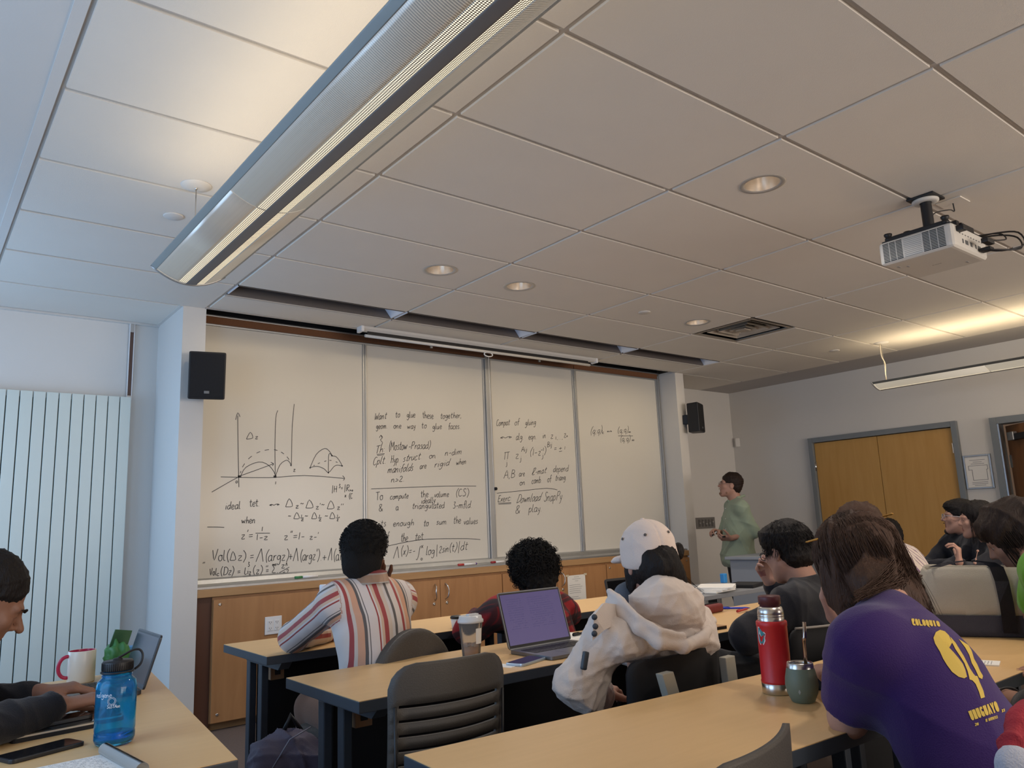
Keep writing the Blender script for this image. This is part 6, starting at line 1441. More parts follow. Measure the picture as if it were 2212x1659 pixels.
p.garment('trousers', [C(J['pelvis'], J['KL'], .10, .078, .05), C(J['pelvis'], J['KR'], .10, .075, .05), C(J['KL'], J['AL'], .07, .05, .03), C(J['KR'], J['AR'], .07, .05, .03)], cloth('charcoal_trousers', (.022, .022, .024)), .008, disp=lambda P: folds(P, .010, 9, 17))
def shortb(rg):
    th = rg.uniform(-2.4, 2.4); z = rg.uniform(-.45, 1); r_ = math.sqrt(max(0, 1-z*z)); n_ = V3(r_*math.sin(th), -r_*math.cos(th), z)
    s0 = V3(.088, .106, .100)*n_+V3(0, -.016, .035); dn = nrm(V3(n_[0]*.4, n_[1]*.5, -.8+.3*z)+rg.normal(size=3)*.10); L_ = rg.uniform(.012, .030)
    return [p.hx(*(s0+dn*L_*t+n_*.003*math.sin(t*2.6))) for t in np.linspace(0, 1, 5)]
p.hair([p.HE(0, -.018, .042, .089, .108, .096), p.HE(0, -.055, -.030, .078, .062, .058, .03), p.HE(0, .045, .075, .074, .065, .052, .03), p.HE(0, .125, -.02, .068, .070, .075, .015, '-'), p.HE(-.085, .005, -.025, .02, .028, .036, .01, '-'), p.HE(.085, .005, -.025, .02, .028, .036, .01, '-')], m_hblack, .005, disp=lambda P: folds(P, .005, 50, 5, (1, 1, .4)), gens=[(shortb, 1300, .0014)])
def glasses(p, m, w=.0016):
    bm = bmesh.new(); b = Vector(p.base)
    for q in (-1, 1):
        tube(bm, [Vector(p.hx(q*.032+.0215*math.cos(a), .104-.004*math.cos(a)*q, .0+.0165*math.sin(a)))-b for a in [2*math.pi*k/20 for k in range(21)]], w, 6, cap=False)
        tube(bm, [Vector(p.hx(q*.054, .100, .004))-b, Vector(p.hx(q*.072, .085, .006))-b, Vector(p.hx(q*.080, .0, .006))-b], w, 6)
    tube(bm, [Vector(p.hx(-.011, .105, .003))-b, Vector(p.hx(0, .108, .006))-b, Vector(p.hx(.011, .105, .003))-b], w, 6)
    return obj('glasses', bm, m, p.t)
glasses(p, m_black)
# ---- 5. purple T-shirt, brown bob
J = seat_legs(dict(pelvis=(.12, -4.02, .52), neck=(.215, -3.745, .985), head=(.325, -3.635, 1.073), SL=(.075, -3.775, .925), SR=(.335, -3.690, .925), EL=(.140, -3.672, .757), WL=(.38, -3.50, .79), ER=(.58, -3.50, .785), WR=(.465, -3.485, .930), R=headR(-8, -22, 0), scale=.96), reach=.30, kz=.55)
p = Person('person in a purple T-shirt with a yellow back print, brown bob over the face', J, 'skin_light')
p.body(.005, hands=(hand_prims(J['WL'], (.6, .6, 0), (0, 0, -1), -1), hand_prims(J['WR'], (-.5, -.1, 1), (-.3, -1, .2), 1, (20, 30, 20))), face=True)
m_purp = cloth('purple_cotton', (.030, .010, .090), .85, .05)
el, sl = np.array(J['EL']), np.array(J['SL'])
cutp = sl+(el-sl)*.80
L = [C(J['SL'], sl+(el-sl)*1.0, .068, .070, .02), HP(cutp, el-sl)]+p.torso(.012, 1.06, .92, .05)+[C(J['SL'], sl+(el-sl)*.45, .070, .070, .04), C(J['SR'], np.array(J['SR'])*.3+np.array(J['ER'])*.7, .072, .078, .035), HP((0, 0, .50), (0, 0, -1))]
hem = sl+(el-sl)*.86
shirt5 = p.garment('tshirt', L, m_purp, .006, disp=lambda P: folds(P, .007, 8, 21, (1, 1, .8)), smooth=2)
p.garment('shorts', [E(J['pelvis'], (.19, .16, .12), p.F, .05), C(np.array(J['pelvis'])-p.r*.09, J['KL'], .10, .08, .05), C(np.array(J['pelvis'])+p.r*.09, J['KR'], .10, .08, .05)], cloth('black_shorts', (.012, .012, .014)), .012)
p.garment('shins', [C(J['KL'], J['AL'], .058, .04), C(J['KR'], J['AR'], .058, .04)], p.skin, .012)
def bob(rg):
    th = rg.uniform(-2.6, 2.6); z = rg.uniform(.25, 1.0); r_ = math.sqrt(max(0, 1-z*z)); n_ = V3(math.sin(th), -math.cos(th), 0)
    s0 = V3(.094*r_*n_[0], .112*r_*n_[1]-.015, .118*z+.02); back = max(0, math.cos(th)); R_ = rg.uniform(.088, .108)*(.88 if n_[0] > .15 and back > -.6 else 1); e_ = V3(R_*n_[0]*(1-.10*back), (R_+.006)*n_[1]-.02+.02*back, -.120-.035*rg.uniform(0, 1)-.030*back+.05*max(0, n_[0])+(.085 if n_[0] > .15 and back > -.6 else 0)); w = rg.normal(size=3)*.006; a = rg.uniform(0, 6)
    m1 = V3(.112*n_[0], .120*n_[1]-.015, .045+.03*z)
    wv = lambda t: w*math.sin(5*t+a)*t
    out = [p.hx(*((1-t)**2*s0+2*t*(1-t)*m1+t*t*e_+wv(t))) for t in np.linspace(0, 1, 11)]
    return out
def nape(rg):
    s0 = p.hx(rg.uniform(-.085, .060), -.100+rg.uniform(-.015, .01), rg.uniform(-.085, -.02)); e_ = np.array(Y(1905+rg.uniform(-62, 48), 1292+rg.uniform(-16, 12), -3.735+rg.uniform(-.012, .01))); m_ = (s0+e_)/2+p.R@V3(0, -.018, .0)+V3(-.010, -.012, .006)+rg.normal(size=3)*.003
    return [(1-t)**2*s0+2*t*(1-t)*m_+t*t*e_ for t in np.linspace(0, 1, 9)]
p.hair([p.HE(0, -.018, .038, .096, .112, .100), p.HE(-.012, -.026, -.050, .084, .086, .085, .05), p.HE(-.020, -.062, -.085, .058, .040, .065, .04), p.HE(-.080, .035, -.045, .024, .055, .085, .03), p.HE(.080, .035, -.045, .024, .055, .085, .03), p.HE(0, .135, -.05, .070, .075, .10, .02, '-'), p.HE(-.048, -.045, -.125, .046, .050, .070, .03), E(Y(1890, 1262, -3.715), (.062, .050, .050), None, .04), E(Y(1925, 1258, -3.70), (.055, .050, .045), None, .04), HP(p.hx(0, -.02, -.200), p.R@V3(0, 0, -1)), p.HE(-.030, -.075, -.115, .045, .036, .060, .04)], m_hbrown, .006, disp=lambda P: folds(P, .007, 26, 14, (1, 1, .22)), gens=[(bob, 2600, .0012), (nape, 800, .0012)])
for q in (V3(-.085, .045, .088), V3(.050, -.11, .085)):
    p.garment('hair_clip', [C(p.hx(*(q+V3(-.006, -.018, 0))), p.hx(*(q+V3(.006, .018, .006))), .0032, .0026, .002)], mat('clip_brass', (.45, .22, .04), .3, .6), .0025)
# yellow print on the back
m_yel = mat('yellow_print', (.50, .35, .055), .6)
def Q(*s): return [(1700+float(a.split(',')[0])/2.865, 1080+float(a.split(',')[1])/2.865) for a in s]
polys = [Q('945,806', '975,815', '1000,840', '1010,862', '1030,905', '1020,885', '1000,880', '993,895', '1002,915', '1030,945', '1055,975', '1085,1015', '1100,1050', '1112,1095', '1095,1105', '1060,1095', '1020,1065', '990,1025', '965,985', '945,940', '915,890', '905,855', '920,820'),
         Q('1008,848', '1040,885', '1065,925', '1090,965', '1108,1000', '1130,1045', '1150,1075', '1162,1090', '1175,1090', '1190,1130', '1212,1180', '1222,1222', '1198,1230', '1186,1190', '1165,1140', '1145,1118', '1128,1112', '1115,1060', '1095,1010', '1070,970', '1040,925', '1020,885'),
         Q('1060,862', '1120,900', '1140,935', '1155,985', '1175,1020', '1192,1060', '1210,1090', '1205,1110', '1185,1100', '1165,1055', '1140,1010', '1125,960', '1100,915')]
project_decal('yellow_figure', polys, shirt5, m_yel, p.t)
def text_polys(txt, x0, y0, x1, y1, h0, h1, shear=0.0):
    """blocky bold letters in photo pixels between two points"""
    blk = {'O': [[(0, 2), (1, 0), (3, 0), (4, 2), (4, 8), (3, 10), (1, 10), (0, 8)]], 'Q': [[(0, 2), (1, 0), (3, 0), (4, 2), (4, 8), (3, 10), (4, 12.5), (2, 11), (1, 10), (0, 8)]],
           'U': [[(0, 0), (1.7, 0), (1.7, 7.4), (2.3, 7.4), (2.3, 0), (4, 0), (4, 8), (3, 10), (1, 10), (0, 8)]], 'I': [[(.6, 0), (3.0, 0), (3.0, 10), (.6, 10)]], 'R': [[(0, 0), (3.4, 0), (4, 2), (4, 4), (3, 5.2), (4, 10), (2.4, 10), (1.7, 6.4), (1.7, 10), (0, 10)]],
           'G': [[(1, 0), (3.6, 0), (3.8, 2.4), (2, 2.4), (2, 7.6), (2.5, 7.6), (2.5, 5), (4, 5), (4, 10), (1, 10), (0, 8), (0, 2)]], 'A': [[(1, 0), (3, 0), (4.2, 10), (2.7, 10), (2, 7), (1.3, 10), (-.2, 10)]], 'Y': [[(-.2, 0), (1.5, 0), (2, 3), (2.5, 0), (4.2, 0), (2.9, 6), (2.9, 10), (1.1, 10), (1.1, 6)]],
           'M': [[(0, 0), (1.2, 0), (2, 4), (2.8, 0), (4, 0), (4, 10), (2.8, 10), (2.8, 5), (2, 8), (1.2, 5), (1.2, 10), (0, 10)]], 'T': [[(0, 0), (4, 0), (4, 2.2), (2.9, 2.2), (2.9, 10), (1.1, 10), (1.1, 2.2), (0, 2.2)]], 'E': [[(0, 0), (4, 0), (4, 2), (1.8, 2), (1.8, 4), (3.6, 4), (3.6, 6), (1.8, 6), (1.8, 8), (4, 8), (4, 10), (0, 10)]],
           'C': [[(1, 0), (4, 0), (4, 2.4), (2, 2.4), (2, 7.6), (4, 7.6), (4, 10), (1, 10), (0, 8), (0, 2)]], 'L': [[(0, 0), (1.8, 0), (1.8, 8), (4, 8), (4, 10), (0, 10)]], 'D': [[(0, 0), (3, 0), (4, 2), (4, 8), (3, 10), (0, 10)]], '2': [[(0, 0), (4, 0), (4, 5.4), (2, 8), (4, 8), (4, 10), (0, 10), (0, 7.5), (2.2, 4.6), (2.2, 2), (0, 2)]], '0': [[(0, 2), (1, 0), (3, 0), (4, 2), (4, 8), (3, 10), (1, 10), (0, 8)]], '3': [[(0, 0), (4, 0), (4, 10), (0, 10), (0, 8), (2.2, 8), (2.2, 6), (1, 6), (1, 4), (2.2, 4), (2.2, 2), (0, 2)]]}
    out = []; n = len(txt)
    for i, ch in enumerate(txt):
        if ch == ' ': continue
        for pl in blk[ch]:
            q = []
            for u, v in pl:
                f = (i+(u+.2)/4.6)/n; h_ = h0+(h1-h0)*f; q.append((x0+(x1-x0)*f+shear*(v/10-.5), y0+(y1-y0)*f+(v/10)*h_))
            out.append(q)
    return out
def T5(x, y): return 1700+x/2.865, 1080+y/2.865
a, b = T5(770, 735), T5(945, 752); project_decal('print_word', text_polys('COLOQUIO', *a, *b, 15, 12, 4), shirt5, m_yel, p.t, cuts=1)
a, b = T5(1130, 1310), T5(1305, 1245); project_decal('print_word', text_polys('URUGUAYO', *a, *b, 20, 22, 8), shirt5, m_yel, p.t, cuts=1)
a, b = T5(1228, 1358), T5(1302, 1334); project_decal('print_word', text_polys('DE MATEMATICA', *a, *b, 6.5, 6.5, 1), shirt5, m_yel, p.t, cuts=1)
a, b = T5(1162, 1384), T5(1186, 1378); project_decal('print_word', text_polys('20', *a, *b, 6, 6, 1), shirt5, m_yel, p.t, cuts=1)
a, b = T5(1326, 1300), T5(1346, 1292); project_decal('print_word', text_polys('23', *a, *b, 6, 6, 1), shirt5, m_yel, p.t, cuts=1)
# ---- 6. man typing at the side desk
J = seat_legs(dict(pelvis=(-1.72, -2.10, .50), neck=(-1.450, -2.10, .955), head=(-1.345, -2.085, 1.058), SL=(-1.52, -1.93, .90), SR=(-1.52, -2.27, .89), EL=(-1.40, -1.93, .775), WL=(-1.195, -2.045, .800), ER=(-1.40, -2.36, .775), WR=(-1.175, -2.235, .790), R=headR(88, -30, 0), scale=1.02), fwd=(1, 0))
p = Person('man with dark tied-back hair in a black top typing on the side desk', J, 'skin_tan')
p.body(.0042, hands=(hand_prims(J['WR'], (1, .15, .04), (.1, 0, -1), 1, (28, 30, 18), (38, 20), s=1.0, curls=[(26, 30, 18), (20, 30, 20), (26, 32, 20), (34, 34, 20)]), hand_prims(J['WL'], (1, -.12, .04), (.1, 0, -1), -1, (24, 30, 20), (35, 15), s=1.0, curls=[(18, 28, 18), (24, 30, 20), (26, 32, 20), (30, 30, 20)])), face=True, nose=1.10, jaw=1.05)
m_blk2 = cloth('black_fleece', (.007, .008, .013), .85)
L = p.torso(.02, 1.0, 1.0, .05)+p.arm('L', .062, .055, .044, .86)+p.arm('R', .064, .058, .046, .88)+[HP((0, 0, .56), (0, 0, -1))]
for q in 'LR':
    e_, w_ = np.array(J['E'+q]), np.array(J['W'+q]); L.append(C(e_+(w_-e_)*.80, e_+(w_-e_)*.86, .043, .040, .006))
p.garment('black_top', L, m_blk2, .006, disp=lambda P: folds(P, .008, 12, 31), smooth=1)
p.legs(cloth('dark_trousers', (.02, .02, .025)))
def slick(rg):
    th = rg.uniform(-1.1, 1.1); z = rg.uniform(-.2, .9); s0 = V3(.078*math.sin(th)*math.sqrt(1-z*z), .080*math.cos(th)*math.sqrt(1-z*z)*.9-.01, .09*z+.04)
    e_ = V3(rg.normal()*.012, -.125, .035+rg.normal()*.012); m_ = V3(s0[0]*1.25, -.03, .135*max(.2, z)+.03)
    return [p.hx(*((1-t)**2*s0+2*t*(1-t)*m_+t*t*e_)) for t in np.linspace(0, 1, 8)]
p.hair([p.HE(0, -.022, .046, .084, .104, .092), p.HE(0, -.065, -.015, .070, .05, .05, .03), p.HE(0, -.135, .035, .034, .034, .034, .02), p.HE(0, .112, -.018, .075, .070, .088, .012, '-'), p.HE(.0, .035, -.075, .11, .06, .062, .015, '-')], m_hblack, .0045, disp=lambda P: folds(P, .003, 60, 5, (1, 1, .5)), gens=[(slick, 260, .0013)])
for q in (-1, 1): p.garment('eyebrow', [p.HC((q*.014, .0975, .0185), (q*.032, .0960, .0245), .0036, .0036, .002), p.HC((q*.032, .0960, .0245), (q*.047, .084, .020), .0034, .002, .002)], m_hblack, .002)
0 and p.garment('stubble', [p.HC((-.02, .1005, -.0475), (.02, .1005, -.0475), .0030, .0030, .002)], mat('stubble', (.06, .032, .022), .8), .002)
# ---- 7. the lecturer
J = dict(pelvis=(4.90, .02, .80), neck=(4.920, .0, 1.350), head=(4.870, .02, 1.500), SL=(4.815, -.13, 1.270), SR=(5.025, .13, 1.285), EL=(4.935, -.16, 1.035), WL=tuple(Y(1578, 1163, -.05)), ER=(5.00, .25, 1.03), WR=tuple(Y(1553, 1150, .16)), KL=(4.85, -.07, .46), KR=(4.95, .08, .46), AL=(4.87, -.07, .08), AR=(4.99, .08, .08), R=headR(-44, 12, 0), scale=1.0)
p = Person('bearded lecturer in a pale green shirt holding a marker before the board', J, 'skin_light')
p.body(.0055, hands=(hand_prims(J['WL'], (-.8, .5, .08), (.3, .6, .9), -1, (45, 55, 35), (50, 10)), hand_prims(J['WR'], (-.85, .1, .2), (.1, -.4, -1), 1, (35, 50, 30), (40, 10))), face=True, nose=1.03, neckr=.060)
m_green = cloth('sage_linen', (.285, .345, .255), .85, .07)
el, sl = np.array(J['EL']), np.array(J['SL']); er, sr = np.array(J['ER']), np.array(J['SR'])
L = p.torso(.018, 1.16, 1.02, .05)+[C(J['SL'], el*.94+sl*.06, .070, .062, .03), C(el*.80+sl*.2, el*1.0, .064, .062, .008), C(J['SR'], er*.94+sr*.06, .070, .062, .03), E(np.array(J['pelvis'])+V3(-.01, 0, -.02), (.20, .16, .12), p.F, .04), HP((0, 0, .715), (0, 0, -1))]
p.garment('shirt', L, m_green, .0065, disp=lambda P: folds(P, .007, 10, 41), smooth=2)
nk = np.array(J['neck'])
p.garment('collar', [C(nk+V3(-.065, .045, .0), nk+V3(-.045, -.055, .025), .012, .012, .01), C(nk+V3(-.045, -.055, .025), nk+V3(.04, -.065, .045), .014, .014, .01), C(nk+V3(-.065, .045, .0), nk+V3(-.085, .0, -.040), .010, .005, .01), C(nk+V3(-.045, -.055, .025), nk+V3(-.095, -.045, -.030), .013, .006, .01)], m_green, .004)
for k in range(3):
    bm = bmesh.new(); bmesh.ops.create_uvsphere(bm, u_segments=8, v_segments=6, radius=.005); o = obj('shirt_button', bm, m_white, p.t, Vector(nk+V3(-.118-.012*k, .05, -.07-.10*k))-Vector(p.base))
p.legs(cloth('black_trousers', (.010, .010, .012)), .01, .098, .075, .058)
p.hair([p.HE(0, -.020, .045, .087, .106, .095), p.HE(0, -.060, -.015, .074, .054, .062, .03), p.HE(0, .112, -.020, .075, .062, .078, .012, '-'), p.HE(.085, .02, -.045, .03, .045, .06, .01, '-'), p.HE(-.085, .02, -.045, .03, .045, .06, .01, '-')], m_hdark, .005, disp=lambda P: folds(P, .004, 45, 5))
p.garment('short_beard', [p.HE(0, .055, -.092, .040, .040, .026, .02), p.HC((-.050, .030, -.075), (.050, .030, -.075), .014, .014, .03), p.HE(0, .060, -.066, .030, .07, .018, .006, '-')], mat('beard_brown', (.25, .135, .090), .8, var=.2, vscale=200), .004)
p.garment('moustache', [p.HC((-.020, .0975, -.049), (.020, .0975, -.049), .0045, .0045, .002)], MATS['beard_brown'], .003)
glasses(p, mat('wire_grey', (.2, .18, .16), .3, .7), .0012)
for q in (-1, 1): p.garment('eyebrow', [p.HC((q*.014, .096, .020), (q*.044, .085, .022), .0034, .0028, .002)], m_hdark, .003)
w_ = np.array(J['WR'])+V3(-.075, -.02, -.005); tm = thing('marker', 'silver marker held in the lecturer\'s right hand', 'marker', tuple(w_))
bm = bmesh.new(); tube(bm, [(.055, .01, .028), (-.055, -.01, -.012)], .0085, 10); obj('barrel', bm, m_white, tm)
bm = bmesh.new(); tube(bm, [(-.055, -.01, -.012), (-.072, -.013, -.018), (-.080, -.0145, -.021)], [.0085, .0065, .003], 10); obj('tip', bm, m_black, tm)
w_ = np.array(J['WL'])+V3(-.085, .02, .0); tag(bxo('black_eraser', (-.018, .018, -.008, .008, -.008, .008), m_black, None, .004, tuple(w_+V3(0, -.01, .02))), 'small black eraser in the lecturer\'s left hand', 'eraser')
# ---- 8. cream shirt with purple stripes, leaning over the middle row
J = seat_legs(dict(pelvis=(2.42, -2.96, .52), neck=(2.16, -2.80, 1.000), head=(2.03, -2.74, 1.105), SL=(2.05, -2.86, .955), SR=(2.36, -2.80, .95), EL=(1.98, -2.66, .775), WL=(2.14, -2.50, .78), ER=(2.42, -2.62, .775), WR=(2.25, -2.48, .785), R=headR(-30, -20, 0), scale=1.0))
p = Person('person with long brown hair in a cream shirt with thin purple stripes', J, 'skin_mid')
p.body(.009, hands=(hand_prims(J['WL'], (.5, .8, 0), (0, 0, -1), -1), hand_prims(J['WR'], (-.5, .8, 0), (0, 0, -1), 1)))
pm = stripe_mat('purple_pinstripe', .036, [(.027, (.52, .44, .38)), (.009, (.13, .07, .13))])
F8 = p.F; n8 = np.array(J['neck']); L = p.torso(.016, 1.05, 1.0, .05)+p.arm('L', .068, .06, .05, .9)+p.arm('R', .068, .06, .05, .9)+[HP((0, 0, .60), (0, 0, -1))]
p.garment('shirt', L, pm, .008, disp=lambda P: folds(P, .006, 10, 51), attr={'s': lambda P: (P-n8)@F8[:, 0]+.3*((P-n8)@F8[:, 1])})
p.legs(cloth('dark_trousers', (.02, .02, .025)))
def longh(R0, R1, zend, ymin=-.6):
    def g(rg):
        th = rg.uniform(-2.3, 2.3); z = rg.uniform(.2, 1.0); r_ = math.sqrt(max(0, 1-z*z)); n_ = V3(math.sin(th), -math.cos(th), 0)
        s0 = V3(.090*r_*n_[0], .108*r_*n_[1]-.015, .112*z+.02); R_ = rg.uniform(R0, R1); e_ = V3(R_*n_[0], (R_+.01)*n_[1]-.02, zend+.03*rg.uniform(-1, 1)); m1 = V3((R0+.012)*n_[0], (R0+.02)*n_[1]-.015, .045+.03*z); w = rg.normal(size=3)*.006
        return [p.hx(*((1-t)**2*s0+2*t*(1-t)*m1+t*t*e_+w*math.sin(5*t)*t)) for t in np.linspace(0, 1, 8)]
    return g
p.hair([p.HE(0, -.018, .040, .096, .114, .104), p.HE(0, -.045, -.05, .092, .085, .09, .05), p.HE(0, .13, -.05, .068, .070, .10, .02, '-')], m_hbrown, .007, disp=lambda P: folds(P, .006, 28, 14, (1, 1, .25)), gens=[(longh(.09, .11, -.13), 350, .002)])
# ---- 9. man with glasses and goatee
J = seat_legs(dict(pelvis=(4.72, -2.16, .50), neck=(4.58, -2.21, .985), head=(4.520, -2.19, 1.125), SL=(4.43, -2.32, .93), SR=(4.62, -2.06, .93), EL=(4.28, -2.22, .80), WL=(4.18, -2.05, .80), ER=(4.45, -1.95, .78), WR=(4.30, -2.0, .80), R=headR(-30, 8, 0), scale=1.02), fwd=(-.7, .7))
p = Person('man with glasses and a goatee in black, looking up by the closet door', J, 'skin_light')
p.body(.006, hands=(hand_prims(J['WL'], (-1, .5, 0), (0, 0, -1), -1), hand_prims(J['WR'], (-1, .5, 0), (0, 0, -1), 1)), nose=1.03)
L = p.torso(.022, 1, 1.0, .05)+p.arm('L', .07, .06, .046, .88)+p.arm('R', .07, .06, .05, .88)+[HP((0, 0, .56), (0, 0, -1))]
p.garment('black_jacket', L, m_blk, .009, disp=lambda P: folds(P, .008, 10, 61)); p.legs(cloth('dark_trousers', (.02, .02, .025)))
p.hair([p.HE(0, -.018, .046, .088, .108, .096), p.HE(0, -.06, -.02, .078, .058, .066, .03), p.HE(0, .060, .078, .066, .048, .034, .03), p.HE(0, .118, -.03, .072, .070, .078, .012, '-')], m_hblack, .006, disp=lambda P: folds(P, .005, 40, 5))
p.garment('goatee', [p.HE(0, .070, -.104, .024, .024, .022, .01), p.HC((-.022, .096, -.048), (.022, .096, -.048), .004, .004, .004)], mat('beard_black', (.03, .022, .018), .85), .004)
glasses(p, mat('glasses_silver', (.45, .45, .5), .3, .5), .0022)
# ---- 10. woman with black bob
J = seat_legs(dict(pelvis=(4.36, -2.52, .50), neck=(4.31, -2.46, .965), head=(4.235, -2.41, 1.108), SL=(4.20, -2.58, .905), SR=(4.44, -2.34, .905), EL=(4.02, -2.40, .78), WL=tuple(Y(2072, 1215, -2.44)), ER=(4.24, -2.18, .78), WR=(4.12, -2.25, .80), R=headR(-32, 2, 0), scale=1.0), fwd=(-.7, .7))
p = Person('woman with a black bob and dangling bead earring resting chin on hand', J, 'skin_light')
p.body(.006, hands=(hand_prims(J['WL'], (.2, .0, 1), (-.3, 1, 0), -1, (45, 50, 30)), hand_prims(J['WR'], (-1, .5, 0), (0, 0, -1), 1)))
L = p.torso(.020, .95, .95, .05)+p.arm('L', .066, .058, .046, .88)+p.arm('R', .066, .058, .046, .88)+[HP((0, 0, .56), (0, 0, -1))]
p.garment('black_sweater', L, m_blk, .009, disp=lambda P: folds(P, .008, 10, 71)); p.legs(cloth('dark_trousers', (.02, .02, .025)))
p.hair([p.HE(0, -.020, .042, .094, .112, .102), p.HE(0, -.050, -.055, .092, .080, .095, .05), p.HE(0, .135, -.030, .082, .088, .100, .015, '-')], m_hblack, .006, disp=lambda P: folds(P, .005, 30, 14, (1, 1, .3)), gens=[(longh(.088, .10, -.14), 260, .002)])
bm = bmesh.new(); e_ = [Vector(Y(2112, 1190, -2.50)), Vector(Y(2108, 1208, -2.52)), Vector(Y(2106, 1216, -2.53))]
for k, v in enumerate(e_): bmesh.ops.create_uvsphere(bm, u_segments=10, v_segments=8, radius=(.008, .006, .010)[k], matrix=Matrix.Translation(v-Vector(p.base)))
tube(bm, [q-Vector(p.base) for q in e_], .0015, 5); obj('earring', bm, mat('bead_pink', (.45, .26, .20), .4), p.t)
# ---- 11. green T-shirt at the right edge
J = seat_legs(dict(pelvis=(1.86, -3.93, .50), neck=tuple(Y(2244, 1212, -3.60)), head=tuple(Y(2192, 1162, -3.49)), SL=tuple(Y(2254, 1235, -3.66)), SR=tuple(Y(2254, 1235, -3.66)+V3(.31, .03, .02)), EL=tuple(Y(2240, 1330, -3.56)), WL=tuple(Y(2240, 1330, -3.56)+V3(.24, .16, -.01)), ER=(2.22, -3.50, .785), WR=(2.12, -3.36, .79), R=headR(-18, -28, 0), scale=1.0))
p = Person('dark-haired person in a bright green T-shirt bent over the right table', J, 'skin_mid')
p.body(.007, hands=(hand_prims(J['WL'], (.6, .5, 0), (0, 0, -1), -1), hand_prims(J['WR'], (-.7, .3, 0), (0, 0, -1), 1)))
el, sl = np.array(J['EL']), np.array(J['SL'])
L = p.torso(.012, 1.0, .95, .05)+[C(J['SL'], sl+(el-sl)*.7, .060, .068, .03), C(J['SR'], np.array(J['SR'])*.4+np.array(J['ER'])*.6, .07, .075, .03), HP((0, 0, .56), (0, 0, -1))]
p.garment('green_tshirt', L, cloth('green_cotton', (.085, .26, .018)), .008, disp=lambda P: folds(P, .006, 10, 81)); p.legs(cloth('dark_trousers', (.02, .02, .025)))
p.hair([p.HE(0, -.018, .044, .104, .122, .108), p.HE(0, -.050, -.04, .100, .085, .085, .05), p.HE(0, .135, -.045, .066, .072, .090, .02, '-')], m_hdark, .007, disp=lambda P: folds(P, .010, 26, 15, (1, 1, .5)), gens=[(longh(.09, .112, -.10), 420, .0025)])
# ---- 12. half-hidden head in the front row
H12 = Y(1918, 1158, -1.50); h12 = lambda x, y, z: tuple(H12+V3(x, y, z))
J = seat_legs(dict(pelvis=(H12[0], -1.66, .48), neck=h12(-.005, -.06, -.125), head=tuple(H12), SL=h12(-.165, -.06, -.175), SR=h12(.175, -.04, -.175), EL=h12(-.225, .18, -.245), WL=h12(-.095, .35, -.22), ER=h12(.205, .14, -.22), WR=h12(.115, .14, -.045), R=headR(-10, -20, 0)))
p = Person('dark-haired person mostly hidden in the front row before the closet', J, 'skin_tan')
p.body(.009, hands=(hand_prims(J['WR'], (-.2, .2, 1), (-1, 0, 0), 1), hand_prims(J['WL'], (.5, .8, 0), (0, 0, -1), -1)))
p.garment('dark_sweater', p.torso(.02)+p.arm('L', .066, .058, .046, .88)+p.arm('R', .066, .058, .046, .88)+[HP((0, 0, .5), (0, 0, -1))], m_blk, .012); p.legs(cloth('dark_trousers', (.02, .02, .025)))
p.hair([p.HE(0, -.018, .046, .090, .110, .098), p.HE(0, -.06, -.02, .078, .058, .066, .03), p.HE(0, .118, -.03, .072, .070, .078, .012, '-')], m_hblack, .007, disp=lambda P: folds(P, .007, 40, 5))
# ---- 13. neighbour at the lower right edge, only a forearm in view
J = seat_legs(dict(pelvis=(.98, -4.20, .50), neck=(1.00, -4.16, 1.0), head=(1.02, -4.10, 1.14), SL=(.83, -4.16, .93), SR=(1.18, -4.14, .93), EL=tuple(Y(2262, 1548, -3.95)), WL=tuple(Y(2172, 1510, -3.80)), ER=(1.22, -3.98, .70), WR=(1.10, -3.80, .74), R=headR(0, -10, 0)))
p = Person('person cut off by the right edge, bare forearm with a dark bracelet', J, 'skin_mid')
p.body(.007, hands=(hand_prims(J['WL'], (-.7, .5, -.1), (.2, .3, -1), -1, (20, 25, 20)), hand_prims(J['WR'], (-.5, .8, 0), (0, 0, -1), 1)))
el, sl = np.array(J['EL']), np.array(J['SL']); wl = np.array(J['WL'])
p.garment('black_tshirt', p.torso(.02)+[C(J['SL'], el, .07, .06, .03), C(el, el+(wl-el)*.25, .058, .05, .02), C(J['SR'], J['ER'], .07, .06, .03), HP((0, 0, .5), (0, 0, -1))], m_blk, .01); p.legs(cloth('dark_trousers', (.02, .02, .025)))
p.hair([p.HE(0, -.018, .046, .090, .110, .098), p.HE(0, -.06, -.02, .078, .058, .066, .03), p.HE(0, .118, -.03, .072, .070, .078, .012, '-')], m_hblack, .01)
dd = nrm(wl-el); a_ = nrm(np.cross(dd, V3(0, 0, 1))); b_ = np.cross(dd, a_); cc = wl-dd*.03
bm = bmesh.new(); tube(bm, [Vector(cc+a_*.031*math.cos(t)+b_*.031*math.sin(t)-p.base) for t in [2*math.pi*k/24 for k in range(25)]], .003, 6, cap=False); obj('bracelet', bm, m_black, p.t)

# ---------------------------------------------------------------- bags and draped clothes
def soft(name, label, cat, base, parts):
    t = thing(name, label, cat, base)
    for nm, pr, h, m, dp in parts: solid(nm, pr, h, m, t, base, disp=dp)
    return t
